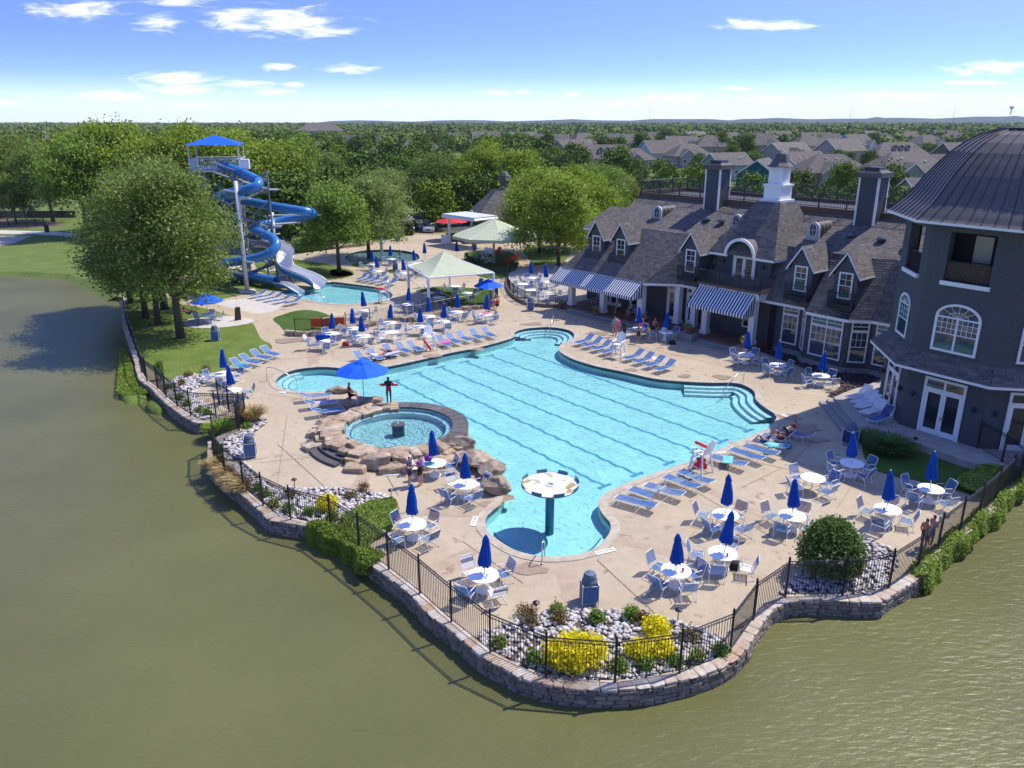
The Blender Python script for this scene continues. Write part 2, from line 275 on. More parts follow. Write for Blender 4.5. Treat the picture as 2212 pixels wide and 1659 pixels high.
# ------------------------------------------------------------------ mesh helpers
class MB:
    def __init__(s): s.v = []; s.f = []; s.m = []; s.cur = 0
    def add(s, vs, fs):
        o = len(s.v); s.v.extend(tuple(p) for p in vs); s.f.extend(tuple(i + o for i in f) for f in fs); s.m.extend([s.cur] * len(fs)); return s
    def box(s, c, d, rz=0., mat=None):
        hx, hy, hz = d[0] / 2, d[1] / 2, d[2] / 2; ca, sa = math.cos(rz), math.sin(rz); vs = []
        for z in (-hz, hz):
            for x, y in ((-hx, -hy), (hx, -hy), (hx, hy), (-hx, hy)):
                p = Vector((c[0] + x * ca - y * sa, c[1] + x * sa + y * ca, c[2] + z)); vs.append(mat @ p if mat else p)
        return s.add(vs, [(3, 2, 1, 0), (4, 5, 6, 7), (0, 1, 5, 4), (1, 2, 6, 5), (2, 3, 7, 6), (3, 0, 4, 7)])
    def poly(s, pts): return s.add(pts, [tuple(range(len(pts)))])
    def prism(s, poly, z0, z1, caps=True):
        n = len(poly); vs = [(p[0], p[1], z0) for p in poly] + [(p[0], p[1], z1) for p in poly]
        fs = [(i, (i + 1) % n, n + (i + 1) % n, n + i) for i in range(n)]
        if caps:
            t = tess([poly]); fs += [tuple(n + i for i in f) for f in t] + [tuple(reversed(f)) for f in t]
        return s.add(vs, fs)
    def extr(s, pts, d):
        """flat polygon of 3-D points pushed along d"""
        n = len(pts); d = Vector(d); a = [Vector(p) for p in pts]
        return s.add(a + [p + d for p in a], [tuple(range(n)), tuple(range(2 * n - 1, n - 1, -1))] + [(i, (i + 1) % n, n + (i + 1) % n, n + i) for i in range(n)])
    def tube(s, pts, r, n=6, closed=False, caps=True):
        pts = [Vector(p) for p in pts]; k = len(pts); rr = r if isinstance(r, (list, tuple)) else [r] * k
        up = Vector((0, 0, 1)); vs = []; prev = None
        for i, p in enumerate(pts):
            a = pts[(i - 1) % k] if (closed or i) else p; b = pts[(i + 1) % k] if (closed or i < k - 1) else p
            t = (b - a).normalized()
            if prev is None:
                x = t.cross(up)
                if x.length < 1e-3: x = t.cross(Vector((0, 1, 0)))
            else: x = prev - t * prev.dot(t)
            x.normalize(); prev = x; y = t.cross(x)
            for j in range(n):
                a2 = 2 * math.pi * j / n; vs.append(p + (x * math.cos(a2) + y * math.sin(a2)) * rr[i])
        fs = []
        for i in range(k if closed else k - 1):
            i2 = (i + 1) % k
            for j in range(n): fs.append((i * n + j, i * n + (j + 1) % n, i2 * n + (j + 1) % n, i2 * n + j))
        if caps and not closed: fs += [tuple(range(n - 1, -1, -1)), tuple((k - 1) * n + j for j in range(n))]
        return s.add(vs, fs)
    def lathe(s, prof, n=16, c=(0, 0, 0), caps=True, a0=0., lobe=None):
        vs = []
        for (r, z) in prof:
            for j in range(n):
                a = a0 + 2 * math.pi * j / n; q = r * (lobe(j, z) if lobe else 1); vs.append((c[0] + q * math.cos(a), c[1] + q * math.sin(a), c[2] + z))
        k = len(prof); fs = [(i * n + j, i * n + (j + 1) % n, (i + 1) * n + (j + 1) % n, (i + 1) * n + j) for i in range(k - 1) for j in range(n)]
        if caps: fs += [tuple(range(n - 1, -1, -1)), tuple((k - 1) * n + j for j in range(n))]
        return s.add(vs, fs)
    def build(s, name, mat, parent=None, smooth=False, loc=None):
        me = bpy.data.meshes.new(name); me.from_pydata(s.v, [], s.f)
        mats = mat if isinstance(mat, (list, tuple)) else [mat]
        for m in mats: me.materials.append(MATS[m])
        if len(mats) > 1: me.polygons.foreach_set('material_index', s.m)
        if smooth: me.polygons.foreach_set('use_smooth', [True] * len(me.polygons))
        me.update(); return link(name, me, parent, loc)
def link(name, me, parent=None, loc=None):
    o = bpy.data.objects.new(name, me); COL.objects.link(o)
    if parent: o.parent = parent
    if loc is not None: o.location = loc
    return o
def tess(loops):
    return tessellate_polygon([[Vector((p[0], p[1], 0)) for p in l] for l in loops])
def sheet(loops, z):
    """flat polygon with holes, facing up"""
    mb = MB(); flat = [p for l in loops for p in l]; vs = [(p[0], p[1], z) for p in flat]; fs = []
    for f in tess(loops):
        a, b, c = (Vector(vs[i]) for i in f)
        fs.append(tuple(f) if (b - a).cross(c - a).z > 0 else tuple(reversed(f)))
    mb.add(vs, fs); return mb
def tag(o, label, cat, group=None):
    o['label'] = label; o['category'] = cat
    if group: o['group'] = group
    return o
def thing(name, label, cat, loc=(0, 0, 0), rz=0., group=None):
    o = bpy.data.objects.new(name, None); COL.objects.link(o); o.location = loc; o.rotation_euler = (0, 0, rz); o.empty_display_size = .2
    return tag(o, label, cat, group)
def struct(o): o['kind'] = 'structure'; return o
def stuff(o, label=None, cat=None):
    o['kind'] = 'stuff'
    if label: o['label'] = label; o['category'] = cat
    return o
def dup(root, loc, rz, label, group=None, scale=None):
    r = root.copy(); COL.objects.link(r); r.location = loc; r.rotation_euler = (0, 0, rz); r['label'] = label
    if group: r['group'] = group
    if scale: r.scale = scale if isinstance(scale, tuple) else (scale,) * 3
    for ch in KIDS(root):
        c = ch.copy(); COL.objects.link(c); c.parent = r
        for g in KIDS(ch):
            d = g.copy(); COL.objects.link(d); d.parent = c
    return r
_kids = {}
def KIDS(o):
    k = o.name
    if k not in _kids: _kids[k] = list(o.children)
    return _kids[k]
class Maker:
    """first call hands out the original, later calls copies of it with their parts"""
    def __init__(s, fn): s.fn = fn; s.src = None
    def __call__(s, loc, rz, label, group=None, scale=None):
        if s.src is None:
            s.src = s.fn(); o = s.src; KIDS(o)
            for c in KIDS(o): KIDS(c)
            o.location = loc; o.rotation_euler = (0, 0, rz); o['label'] = label
            if group: o['group'] = group
            if scale: o.scale = scale if isinstance(scale, tuple) else (scale,) * 3
            return o
        o = dup(s.src, loc, rz, label, group, scale)
        if not scale: o.scale = (1, 1, 1)
        return o
def catmull(pts, step=.4, closed=False):
    pts = [Vector(p) for p in pts]; n = len(pts); out = []
    rng = range(n if closed else n - 1)
    for i in rng:
        g = lambda k: pts[k % n] if closed else pts[max(0, min(n - 1, k))]
        p0, p1, p2, p3 = g(i - 1), g(i), g(i + 1), g(i + 2)
        m = max(1, int((p2 - p1).length / step))
        for j in range(m):
            t = j / m; t2 = t * t; t3 = t2 * t
            out.append(.5 * ((2 * p1) + (p2 - p0) * t + (2 * p0 - 5 * p1 + 4 * p2 - p3) * t2 + (3 * p1 - p0 - 3 * p2 + p3) * t3))
    if not closed: out.append(pts[-1].copy())
    return out
def offset(pts, d, closed=False):
    """2-D offset to the left of travel"""
    n = len(pts); out = []
    for i, p in enumerate(pts):
        a = pts[(i - 1) % n] if (closed or i) else p; b = pts[(i + 1) % n] if (closed or i < n - 1) else p
        t = Vector((b[0] - a[0], b[1] - a[1], 0)); t.normalize(); out.append(Vector((p[0] - t.y * d, p[1] + t.x * d, p[2] if len(p) > 2 else 0)))
    return out
def area2(pts): return sum(pts[i - 1][0] * pts[i][1] - pts[i][0] * pts[i - 1][1] for i in range(len(pts))) / 2
def inside(p, poly):
    c = False; n = len(poly); x, y = p[0], p[1]
    for i in range(n):
        a, b = poly[i - 1], poly[i]
        if (a[1] > y) != (b[1] > y) and x < (b[0] - a[0]) * (y - a[1]) / (b[1] - a[1]) + a[0]: c = not c
    return c
def ribbon(mb, a, b, z=None):
    """strip of quads between two polylines of equal length"""
    n = len(a); vs = [(p[0], p[1], p[2] if z is None else z) for p in a] + [(p[0], p[1], p[2] if z is None else z) for p in b]
    return mb.add(vs, [(i, n + i, n + i + 1, i + 1) for i in range(n - 1)])
def np_mesh(name, verts, faces, mat, parent=None, smooth=False):
    """verts (V,3), faces (F,k) as arrays"""
    me = bpy.data.meshes.new(name); V, F, k = len(verts), len(faces), faces.shape[1]
    me.vertices.add(V); me.vertices.foreach_set('co', np.ascontiguousarray(verts, dtype=np.float32).ravel())
    me.loops.add(F * k); me.loops.foreach_set('vertex_index', np.ascontiguousarray(faces, dtype=np.int32).ravel())
    me.polygons.add(F); me.polygons.foreach_set('loop_start', np.arange(0, F * k, k, dtype=np.int32)); me.polygons.foreach_set('loop_total', np.full(F, k, dtype=np.int32))
    if smooth: me.polygons.foreach_set('use_smooth', np.ones(F, dtype=bool))
    me.materials.append(MATS[mat]); me.update(calc_edges=True); me.validate()
    return link(name, me, parent)
# rough unit stones (boxes with knocked corners), shared by walls, caps and beds
def unit_rock(seed, rough=.12, rounded=False):
    rs = np.random.RandomState(seed)
    if rounded:
        phi = (1 + 5 ** .5) / 2; v = np.array([(-1, phi, 0), (1, phi, 0), (-1, -phi, 0), (1, -phi, 0), (0, -1, phi), (0, 1, phi), (0, -1, -phi), (0, 1, -phi), (phi, 0, -1), (phi, 0, 1), (-phi, 0, -1), (-phi, 0, 1)], float)
        f = [(0, 11, 5), (0, 5, 1), (0, 1, 7), (0, 7, 10), (0, 10, 11), (1, 5, 9), (5, 11, 4), (11, 10, 2), (10, 7, 6), (7, 1, 8), (3, 9, 4), (3, 4, 2), (3, 2, 6), (3, 6, 8), (3, 8, 9), (4, 9, 5), (2, 4, 11), (6, 2, 10), (8, 6, 7), (9, 8, 1)]
        v /= np.linalg.norm(v[0]); v *= .5; v *= 1 + rs.uniform(-rough, rough, (12, 1)); return v, np.array(f)
    b = .12; v = []
    for z, k in ((-.5, 1), (.5 - b, 1), (.5, 1 - 2 * b)):
        for x, y in ((-.5, -.5 + b), (-.5 + b, -.5), (.5 - b, -.5), (.5, -.5 + b), (.5, .5 - b), (.5 - b, .5), (-.5 + b, .5), (-.5, .5 - b)): v.append((x * k, y * k, z))
    v = np.array(v); v += rs.uniform(-rough, rough, v.shape) * np.array([.5, .5, .35]); f = []
    for l in (0, 8):
        for j in range(8): f.append((l + j, l + (j + 1) % 8, l + 8 + (j + 1) % 8)); f.append((l + j, l + 8 + (j + 1) % 8, l + 8 + j))
    for j in range(1, 7): f.append((16, 16 + j, 16 + j + 1))
    return v, np.array(f)
ROCKS = {}
def rock_mesh(kind, i, mat):
    key = (kind, i, mat)
    if key not in ROCKS:
        v, f = unit_rock(i + 11, .12 if kind == 'block' else (.16 if kind == 'pebble' else .22), kind != 'block')
        me = bpy.data.meshes.new('stone'); me.from_pydata(v.tolist(), [], f.tolist()); me.materials.append(MATS[mat])
        if kind == 'pebble': me.polygons.foreach_set('use_smooth', [True] * len(me.polygons))
        me.update(); ROCKS[key] = me
    return ROCKS[key]
def pieces(name, kind, mat, items, parent, limit=300, rest_name=None):
    """items: (location, size, rz, tilt). The nearest become objects of their own, the rest one joined part."""
    items = sorted(items, key=lambda q: (Vector(q[0]) - Vector((0, 0, CAM_H))).length)
    for i, (loc, size, rz, tilt) in enumerate(items[:limit]):
        o = link(name, rock_mesh(kind, i % 7, mat), parent); o.location = loc; o.scale = size; o.rotation_euler = (tilt, tilt * .6, rz)
    rest = items[limit:]
    if rest:
        V = []; Fs = []; n = 0
        for i, (loc, size, rz, tilt) in enumerate(rest):
            v, f = unit_rock(i % 7 + 11, .12 if kind == 'block' else (.16 if kind == 'pebble' else .22), kind != 'block')
            m = np.array(Matrix.Rotation(rz, 3, 'Z') @ Matrix.Rotation(tilt, 3, 'X')); V.append((v * np.array(size)) @ m.T + np.array(loc)); Fs.append(f + n); n += len(v)
        o = np_mesh(rest_name or name + 's', np.concatenate(V), np.concatenate(Fs), mat, parent, smooth=(kind == 'pebble')); o['kind'] = 'stuff'
# leaves
def leaf_quads(pts, out, size, flat=.5, rs=np.random):
    n = len(pts); nrm = out * flat + rs.normal(size=(n, 3)) * .6; nrm /= np.linalg.norm(nrm, axis=1)[:, None] + 1e-9
    t = rs.normal(size=(n, 3)); t -= nrm * (t * nrm).sum(1)[:, None]; t /= np.linalg.norm(t, axis=1)[:, None] + 1e-9; b = np.cross(nrm, t)
    s = size * rs.uniform(.6, 1.35, (n, 1)); w = .62
    V = np.stack([pts - t * s * .5, pts + b * s * .5 * w, pts + t * s * .5, pts - b * s * .5 * w], 1).reshape(-1, 3)
    return V, np.arange(4 * n).reshape(n, 4)
def crown_points(lobes, clumps, per, sig, rs, shell=.55):
    """lobes: (cx,cy,cz,rx,ry,rz). Leaves gather in clumps near the lobes' skins."""
    lob = np.array(lobes); vol = lob[:, 3] * lob[:, 4] + lob[:, 3] * lob[:, 5]; idx = rs.choice(len(lob), clumps, p=vol / vol.sum())
    d = rs.normal(size=(clumps, 3)); d /= np.linalg.norm(d, axis=1)[:, None]; d[:, 2] = np.where(d[:, 2] < -.55, -d[:, 2], d[:, 2])
    rad = rs.uniform(shell, 1.06, (clumps, 1)) ** .6
    c = lob[idx, :3] + d * lob[idx, 3:] * rad
    sg = sig * rs.uniform(.6, 1.4, (clumps, 1))
    p = (c[:, None, :] + rs.normal(size=(clumps, per, 3)) * sg[:, None, :] * np.array([1, 1, .7])).reshape(-1, 3)
    out = np.repeat(d, per, 0) + rs.normal(size=(clumps * per, 3)) * .3 + np.array([0, 0, .45])
    out /= np.linalg.norm(out, axis=1)[:, None]
    return p, out
def foliage(name, lobes, clumps, per, sig, leaf, mat='leaf', parent=None, seed=1, tint=(1, 1, 1), shell=.55, flat=.7):
    rs = np.random.RandomState(seed); p, o = crown_points(lobes, clumps, per, sig, rs, shell); v, f = leaf_quads(p, o, leaf, flat, rs)
    ob = np_mesh(name, v, f, mat, parent); ob.color = (*tint, 1); return ob
HAZE = .00006

# ================================================================== THE SETTING
LAKE_Z = -.54
CAP_Z = .14
D = lambda *pp: [P(x, y, CAP_Z) for x, y in pp]
wall_a = catmull(D((259, 650), (263, 680), (268, 708), (281, 747), (292, 784), (301, 817), (329, 840), (349, 861), (378, 885), (403, 902), (427, 913), (449, 912)), .5)
wall_b = catmull(D((451, 955), (450, 977), (454, 1008), (484, 1037), (513, 1060), (545, 1087), (566, 1106), (588, 1123), (623, 1129), (670, 1136), (707, 1151), (785, 1205), (842, 1248), (876, 1272),
                 (933, 1330), (987, 1369), (1038, 1414), (1091, 1443), (1120, 1459), (1176, 1476), (1261, 1487), (1340, 1488), (1411, 1481), (1507, 1459), (1558, 1441), (1590, 1421), (1616, 1395), (1629, 1369),
                 (1648, 1340), (1668, 1315), (1699, 1300), (1757, 1293), (1859, 1299)), .5) + catmull(D((1904, 1299), (1942, 1273), (1984, 1248), (2032, 1200), (2093, 1150), (2150, 1100), (2212, 1040), (2300, 980)), .5)
inlet = D((470, 905), (512, 900), (528, 912), (522, 925), (480, 938))
WALL = wall_a + inlet + wall_b
# ground sheet with a hole for the pool compound
shore = [P(-1500, 592, -.1), P(-300, 588, -.1), P(0, 587, -.1), P(60, 587, -.1), P(150, 592, -.1), P(190, 606, -.1), P(225, 622, -.1), P(250, 640, -.1)]
shore = catmull(shore, 3.0)
right_end = [Vector((60, 32, 0)), Vector((200, 20, 0)), Vector((800, 10, 0)), Vector((7000, 10, 0))]
inner = offset(WALL, .42)
back_line = [P(2420, 960), Vector((44, 50, 0)), Vector((40, 76, 0)), Vector((27, 92, 0)), P(1240, 530), P(1130, 512), P(1000, 503), P(905, 503), P(845, 516), P(760, 534), P(640, 548), P(520, 572), P(420, 588), P(340, 612), P(262, 640)]
deck_outline = inner + back_line
land_outer = shore + back_line[::-1] + right_end + [Vector((7000, 9000, 0)), Vector((-7000, 9000, 0)), Vector((-7000, shore[0].y, 0))]
dk = deck_outline if area2(deck_outline) > 0 else deck_outline[::-1]
def lake():
    edge = offset(shore, 1.0) + offset(WALL, .2) + [Vector((60, 33, 0)), Vector((900, 20, 0)), Vector((900, -120, 0)), Vector((-900, -120, 0)), Vector((-900, shore[0].y + 1, 0))]
    return struct(sheet([edge], LAKE_Z).build('lake_water', 'lake_water'))
lake()
def land():
    mb = sheet([land_outer], -.1)
    # banks down to the lake
    bank = offset(shore, -1.6); n = len(shore)
    mb.add([(p.x, p.y, -.1) for p in shore] + [(p.x, p.y, LAKE_Z - .3) for p in bank], [(i, i + 1, n + i + 1, n + i) for i in range(n - 1)])
    return struct(mb.build('ground', 'park_grass'))
land()

# ---- pools
def smooth_loop(pts, step=.35): return catmull(pts, step, True)
main_pts = [P(x, y) for x, y in ((1107, 730), (1112, 718), (1138, 710), (1185, 707), (1224, 712), (1240, 722), (1234, 735), (1215, 742), (1207, 751), (1212, 762), (1240, 777), (1290, 792), (1349, 804), (1406, 817), (1455, 823), (1528, 827),
    (1590, 828), (1621, 839), (1631, 850), (1632, 862), (1651, 880), (1673, 894), (1677, 904), (1668, 916), (1651, 929), (1577, 961), (1494, 995), (1381, 1034), (1317, 1061), (1295, 1078), (1292, 1091), (1303, 1113), (1317, 1128), (1319, 1145),
    (1309, 1163), (1287, 1184), (1248, 1198), (1179, 1203), (1118, 1191), (1076, 1167), (1056, 1150), (1048, 1130), (1054, 1113), (1071, 1098), (1083, 1086), (1089, 1070), (1092, 1052), (1086, 1022), (1064, 1004), (1040, 985), (1008, 968), (1013, 939), (1010, 914), (990, 894),
    (958, 879), (914, 872), (870, 872), (840, 872), (800, 868), (785, 858), (765, 842), (740, 842), (712, 845), (673, 846), (636, 845), (607, 838), (596, 827), (602, 815), (624, 803), (656, 796), (698, 793), (740, 796), (786, 801), (820, 796), (894, 781), (968, 764), (1041, 749))]
slide_pts = [P(x, y) for x, y in ((603, 633), (640, 627), (678, 620), (705, 611), (720, 609), (770, 615), (820, 622), (840, 630), (848, 637), (842, 645), (808, 652), (759, 657), (698, 654), (649, 644))]
wade_pts = [P(x, y) for x, y in ((745, 556), (770, 544), (810, 540), (855, 540), (895, 546), (906, 555), (900, 563), (870, 566), (835, 566), (795, 566), (760, 568))]
wade2_pts = [P(x, y) for x, y in ((893, 592), (905, 584), (925, 580), (950, 580), (965, 586), (960, 594), (930, 598), (905, 599))]
def ccw(l): return l if area2(l) > 0 else l[::-1]
POOLS = {}
deck_holes = []
def pool(name, pts, depth, water_mat='pool_water', step=.35, water_z=-.12, floor='plaster_pool'):
    loop = ccw(smooth_loop(pts, step)); POOLS[name] = loop; deck_holes.append(loop); n = len(loop)
    root = bpy.data.objects.new(name, None); COL.objects.link(root); root['kind'] = 'structure'
    mb = MB(); w1 = offset(loop, .0, True)
    def ring(z0, z1): mb.add([(p.x, p.y, z0) for p in loop] + [(p.x, p.y, z1) for p in loop], [((i + 1) % n, i, n + i, n + (i + 1) % n) for i in range(n)])
    ring(-.2, -depth); mb.build('basin_wall', floor, root)
    mb = MB(); n = len(loop)
    ring(.0, -.2); mb.build('tile_band', 'tile_navy', root)
    sheet([loop], -depth).build('basin_floor', floor, root)
    sheet([loop], water_z).build('water', water_mat, root)
    # coping stones: short slabs with open joints
    o = offset(loop, -.42, True); run = 0; a = 0; k = 0
    for i in range(n):
        run += (loop[(i + 1) % n] - loop[i]).length
        if run > 1.0 or i == n - 1:
            idx = [j % n for j in range(a, i + 2)]; b = MB(); li = [loop[j] for j in idx]; lo = [o[j] for j in idx]
            if len(li) > 1:
                m = len(li); zt = .022 + .004 * (k % 2)
                b.add([(p.x, p.y, zt) for p in li] + [(p.x, p.y, zt) for p in lo] + [(p.x, p.y, -.06) for p in li], [(q + 1, q, m + q, m + q + 1) for q in range(m - 1)] + [(q, q + 1, 2 * m + q + 1, 2 * m + q) for q in range(m - 1)])
                b.build('coping_stone', 'coping', root); k += 1
            run = 0; a = i + 1
    return root, loop
main_pool, main_loop = pool('main_pool', main_pts, .58)
slide_pool, slide_loop = pool('slide_pool', slide_pts, .5, step=.5)
wade_pool, wade_loop = pool('wading_pool', wade_pts, .3, step=.6, floor='concrete_grey')  # grey floor puts the shaded look of the wading pools into their colour
wade2, wade2_loop = pool('toddler_pool', wade2_pts, .3, step=.6, floor='concrete_grey')
# lanes on the main pool floor
def lane(a, b):
    p, q = P(*a, -.57), P(*b, -.57); d = (q - p); L = d.length; d.normalize(); nrm = Vector((-d.y, d.x, 0)); n = int(L / .35); A = []; B = []
    for i in range(n + 1):
        w = .06 * math.sin(i * 1.9) + .03 * math.sin(i * .83 + 1); c = p + d * (L * i / n) + nrm * w; h = .095 + .02 * math.sin(i * 2.7); A.append(c - nrm * h); B.append(c + nrm * h)  # wavering edges: the water's refraction is put into the strip's shape
    mb = MB(); ribbon(mb, B, A, -.574)
    for e in (p, q): mb.box((e.x, e.y, -.573), (.22, .9, .006), math.atan2(d.y, d.x))
    mb.build('lane_line', 'lane_blue', main_pool)
for a, b in (((852, 823), (1306, 1050)), ((900, 806), (1376, 1025)), ((950, 793), (1446, 1000)), ((1004, 781), (1502, 974)), ((1058, 768), (1562, 953)), ((1105, 752), (1618, 930))): lane(a, b)
# steps and benches under water
def ledge(loop, p0, p1, widths, zs, name='pool_step'):
    n = len(loop); i0 = min(range(n), key=lambda i: (loop[i] - p0).length); i1 = min(range(n), key=lambda i: (loop[i] - p1).length)
    for cand in ((i0, i1), (i1, i0)):
        idx = [(cand[0] + k) % n for k in range((cand[1] - cand[0]) % n + 1)]
        if len(idx) < n / 2: break
    seg = [loop[i] for i in idx]
    for w, z in zip(widths, zs):
        inn = offset(seg, w); mb = MB(); ribbon(mb, inn, offset(seg, .01), z); m = len(seg)
        mb.add([(p.x, p.y, z) for p in inn] + [(p.x, p.y, -.575) for p in inn], [(i, i + 1, m + i + 1, m + i) for i in range(m - 1)]); mb.build(name, 'plaster_white', main_pool)
        mb = MB(); ribbon(mb, inn, offset(seg, w - .07), z + .004); mb.build('step_edge_tile', 'tile_blue', main_pool)
ledge(main_loop, P(1112, 722), P(1232, 736), (.5, .95, 1.4), (-.22, -.33, -.44))
ledge(main_loop, P(1480, 825), P(1672, 894), (.55, 1.0, 1.45), (-.22, -.33, -.44))
ledge(main_loop, P(645, 845), P(640, 799), (.45, .85), (-.24, -.38))
ledge(main_loop, P(1052, 1140), P(1316, 1150), (.4,), (-.3,))

# ---- deck sheet
struct(sheet([dk] + [l[::-1] for l in deck_holes], 0.0).build('pool_deck', 'deck_concrete'))
mb = MB(); n = len(dk); mb.add([(p.x, p.y, 0) for p in dk] + [(p.x, p.y, -.5) for p in dk], [((i + 1) % n, i, n + i, n + (i + 1) % n) for i in range(n)]); struct(mb.build('deck_edge', 'concrete_grey'))
# stamped bands and saw-cut joints
BZ = [0.]
def band(a, b, w, name='paving_band', mat='paving_band_mat', z=.004):
    d = (b - a); d.normalize(); nrm = Vector((-d.y, d.x, 0)) * w / 2; mb = MB(); mb.add([a + nrm, a - nrm, b - nrm, b + nrm], [(0, 1, 2, 3)]); BZ[0] += .0006; o = mb.build(name, mat); o.location.z = z + BZ[0]; return struct(o)
band(zO(150, 322), zO(1190, 592), .55); band(zL(960, 1040), zL(1560, 1330), .5); band(zN(1655, 450), zN(1740, 735), .75)
band(zJ(1500, 700), zJ(1420, 830), .7); band(zK(60, 1085), zK(620, 1100), .6); band(zI(400, 650), zI(415, 860), .8); band(zN(640, 440), zN(960, 290), .6); band(zL(1260, 700), zL(1200, 640), .3)
for a, b in ((zL(1740, 830), zL(1960, 600)), (zM(520, 1230), zM(650, 1030)), (zM(0, 800), zM(520, 905)), (zJ(700, 560), zJ(520, 600)), (zO(280, 980), zO(380, 800)), (zE(1010, 1390), zE(1730, 1420)), (zE(560, 1130), zE(1000, 1230)), (zI(0, 330), zI(400, 380)), (zL(1300, 1050), zL(1640, 880)),
             (P(700, 985), P(560, 1000)), (P(620, 900), P(600, 1040)), (P(900, 760), P(1000, 720)), (P(720, 770), P(690, 690)), (P(1400, 1290), P(1500, 1150)), (P(1250, 690), P(1400, 760)), (P(880, 600), P(1010, 700)), (P(560, 780), P(700, 770)), (P(1640, 1000), P(1900, 1060)), (P(1500, 1060), P(1700, 1180)), (P(1130, 1260), P(1000, 1170)), (P(1290, 1210), P(1420, 1330)), (P(820, 1000), P(860, 1070)), (P(600, 960), P(700, 1050)), (P(570, 850), P(700, 870)), (P(1480, 760), P(1700, 830)), (P(1300, 730), P(1560, 790)), (P(1000, 700), P(1160, 690)), (P(1120, 640), P(1010, 640))):
    band(a, b, .03, 'deck_joint', 'joint', .006)
def patch(pts, name, mat, z, step=.6, closed_smooth=True):
    l = ccw(catmull(pts, step, True) if closed_smooth else [Vector(p) for p in pts])
    return struct(sheet([l], z).build(name, mat)), l
def blob(c, r, seed, asp=1.):
    rs = random.Random(seed); return [Vector((c.x + r * rs.uniform(.45, 1.25) * math.cos(a), c.y + asp * r * rs.uniform(.45, 1.25) * math.sin(a), 0)) for a in [k * 2 * math.pi / 11 for k in range(11)]]
for i, (x, y, r) in enumerate(((705, 985, 1.1), (740, 965, .5), (660, 960, .45), (700, 938, .4), (1090, 1075, .9), (1060, 1090, .7), (1145, 1230, .9), (1105, 1225, .6), (1280, 740, 1.2), (1290, 720, 1.4), (1150, 700, 1.2), (1200, 690, 1.0), (1560, 815, 1.0), (1700, 900, 1.1), (1740, 925, 1.4), (1760, 950, .9), (1480, 812, .7),
                           (625, 735, 1.5), (655, 735, 1.3), (1360, 800, .8), (930, 770, 1.0), (1030, 755, .9), (960, 1060, .6))):
    patch(blob(P(x, y), r * .8, i, .7), 'wet_patch', 'wet', .014 + .0013 * i, .2)
patch([P(x, y) for x, y in ((467, 655), (520, 646), (570, 640), (612, 648), (600, 668), (560, 678), (510, 668))], 'concrete_pad', 'concrete_pale', .005)
patch([zH(720, 520), zH(760, 470), zH(900, 455), zH(1080, 440), zH(1310, 470), zH(1330, 500), zH(1100, 540), zH(850, 550)], 'table_pad', 'concrete_pale', .06)

# ---- lawns on the compound
LAWNS = {}
def lawn(name, pts, mat='lawn_grass', z=.035, step=.6):
    l = ccw(catmull(pts, step, True)); mb = sheet([l], z); n = len(l); mb.add([(p.x, p.y, z) for p in l] + [(p.x, p.y, -.02) for p in l], [((i + 1) % n, i, n + i, n + (i + 1) % n) for i in range(n)])
    LAWNS[name + str(len(LAWNS))] = l; return struct(mb.build(name, mat))
wa_in = [p for p in offset(wall_a, .45)]
left_edge = [wa_in[i] for i in range(0, int(len(wa_in) * .62), 3)]
lawn('lawn', left_edge + [zH(600, 1010), zH(720, 968), zH(880, 955), zH(1050, 918), zH(1150, 862), zH(1330, 795), zH(1470, 752), zH(1496, 718), zH(1470, 680), zH(1400, 645), zH(1355, 560), zH(1310, 500), zH(1100, 430), zH(980, 392), zH(800, 352), zH(660, 330), zH(580, 280), zH(555, 210), zH(560, 150), zH(420, 130), zH(250, 180)])
lawn('slide_lawn', [zH(742, 195), zH(760, 160), zH(850, 120), zH(1000, 95), zH(1500, 130), zH(1620, 170), zH(1560, 205), zH(1350, 228), zH(1180, 262), zH(1000, 298), zH(870, 292), zH(790, 255)])
lawn('slide_lawn', [zB(650, 1300), zB(780, 1275), zB(950, 1295), zB(1200, 1330), zB(1420, 1380), zB(1468, 1412), zB(1420, 1445), zB(1240, 1468), zB(1100, 1470), zB(900, 1450), zB(700, 1400)])
lawn('lawn', [zH(1505, 465), zH(1600, 425), zH(1700, 395), zH(1785, 386), zH(1900, 400), zH(2010, 440), zH(2100, 490), zH(2120, 530), zH(2000, 565), zH(1800, 592), zH(1620, 572), zH(1560, 520)], 'turf')
lawn('lawn', [zC(680, 1225), zC(760, 1200), zC(900, 1190), zC(1100, 1195), zC(1350, 1210), zC(1440, 1260), zC(1440, 1330), zC(1300, 1360), zC(1100, 1390), zC(980, 1380), zC(900, 1300)], 'turf')
lawn('lawn', [zC(1118, 872), zC(1180, 850), zC(1350, 838), zC(1560, 852), zC(1640, 920), zC(1630, 1000), zC(1560, 1070), zC(1420, 1110), zC(1250, 1080), zC(1150, 1010)], 'turf')
lawn('lawn', [zC(30, 980), zC(80, 960), zC(170, 955), zC(250, 975), zC(200, 995), zC(90, 998)], 'turf'); lawn('lawn', [zC(370, 1035), zC(420, 1018), zC(490, 1022), zC(500, 1045), zC(430, 1056)], 'turf')
lawn('lawn', [zC(-160, 1020), zC(-20, 1030), zC(45, 1060), zC(30, 1080), zC(-50, 1090), zC(-160, 1080)], 'turf')
lawn('lawn', [zC(1690, 840), zC(1760, 790), zC(1900, 780), zC(2120, 800), zC(2120, 900), zC(2000, 990), zC(1830, 995), zC(1770, 950)], 'lawn_grass')
lawn('lawn', [zM(740, 600), zM(900, 580), zM(1200, 650), zM(1500, 770), zM(1740, 845), zM(2010, 862), zM(2000, 900), zM(1960, 950), zM(1800, 1090), zM(1720, 1120), zM(1480, 1045), zM(1100, 965), zM(880, 905), zM(765, 800)], 'turf', .05)

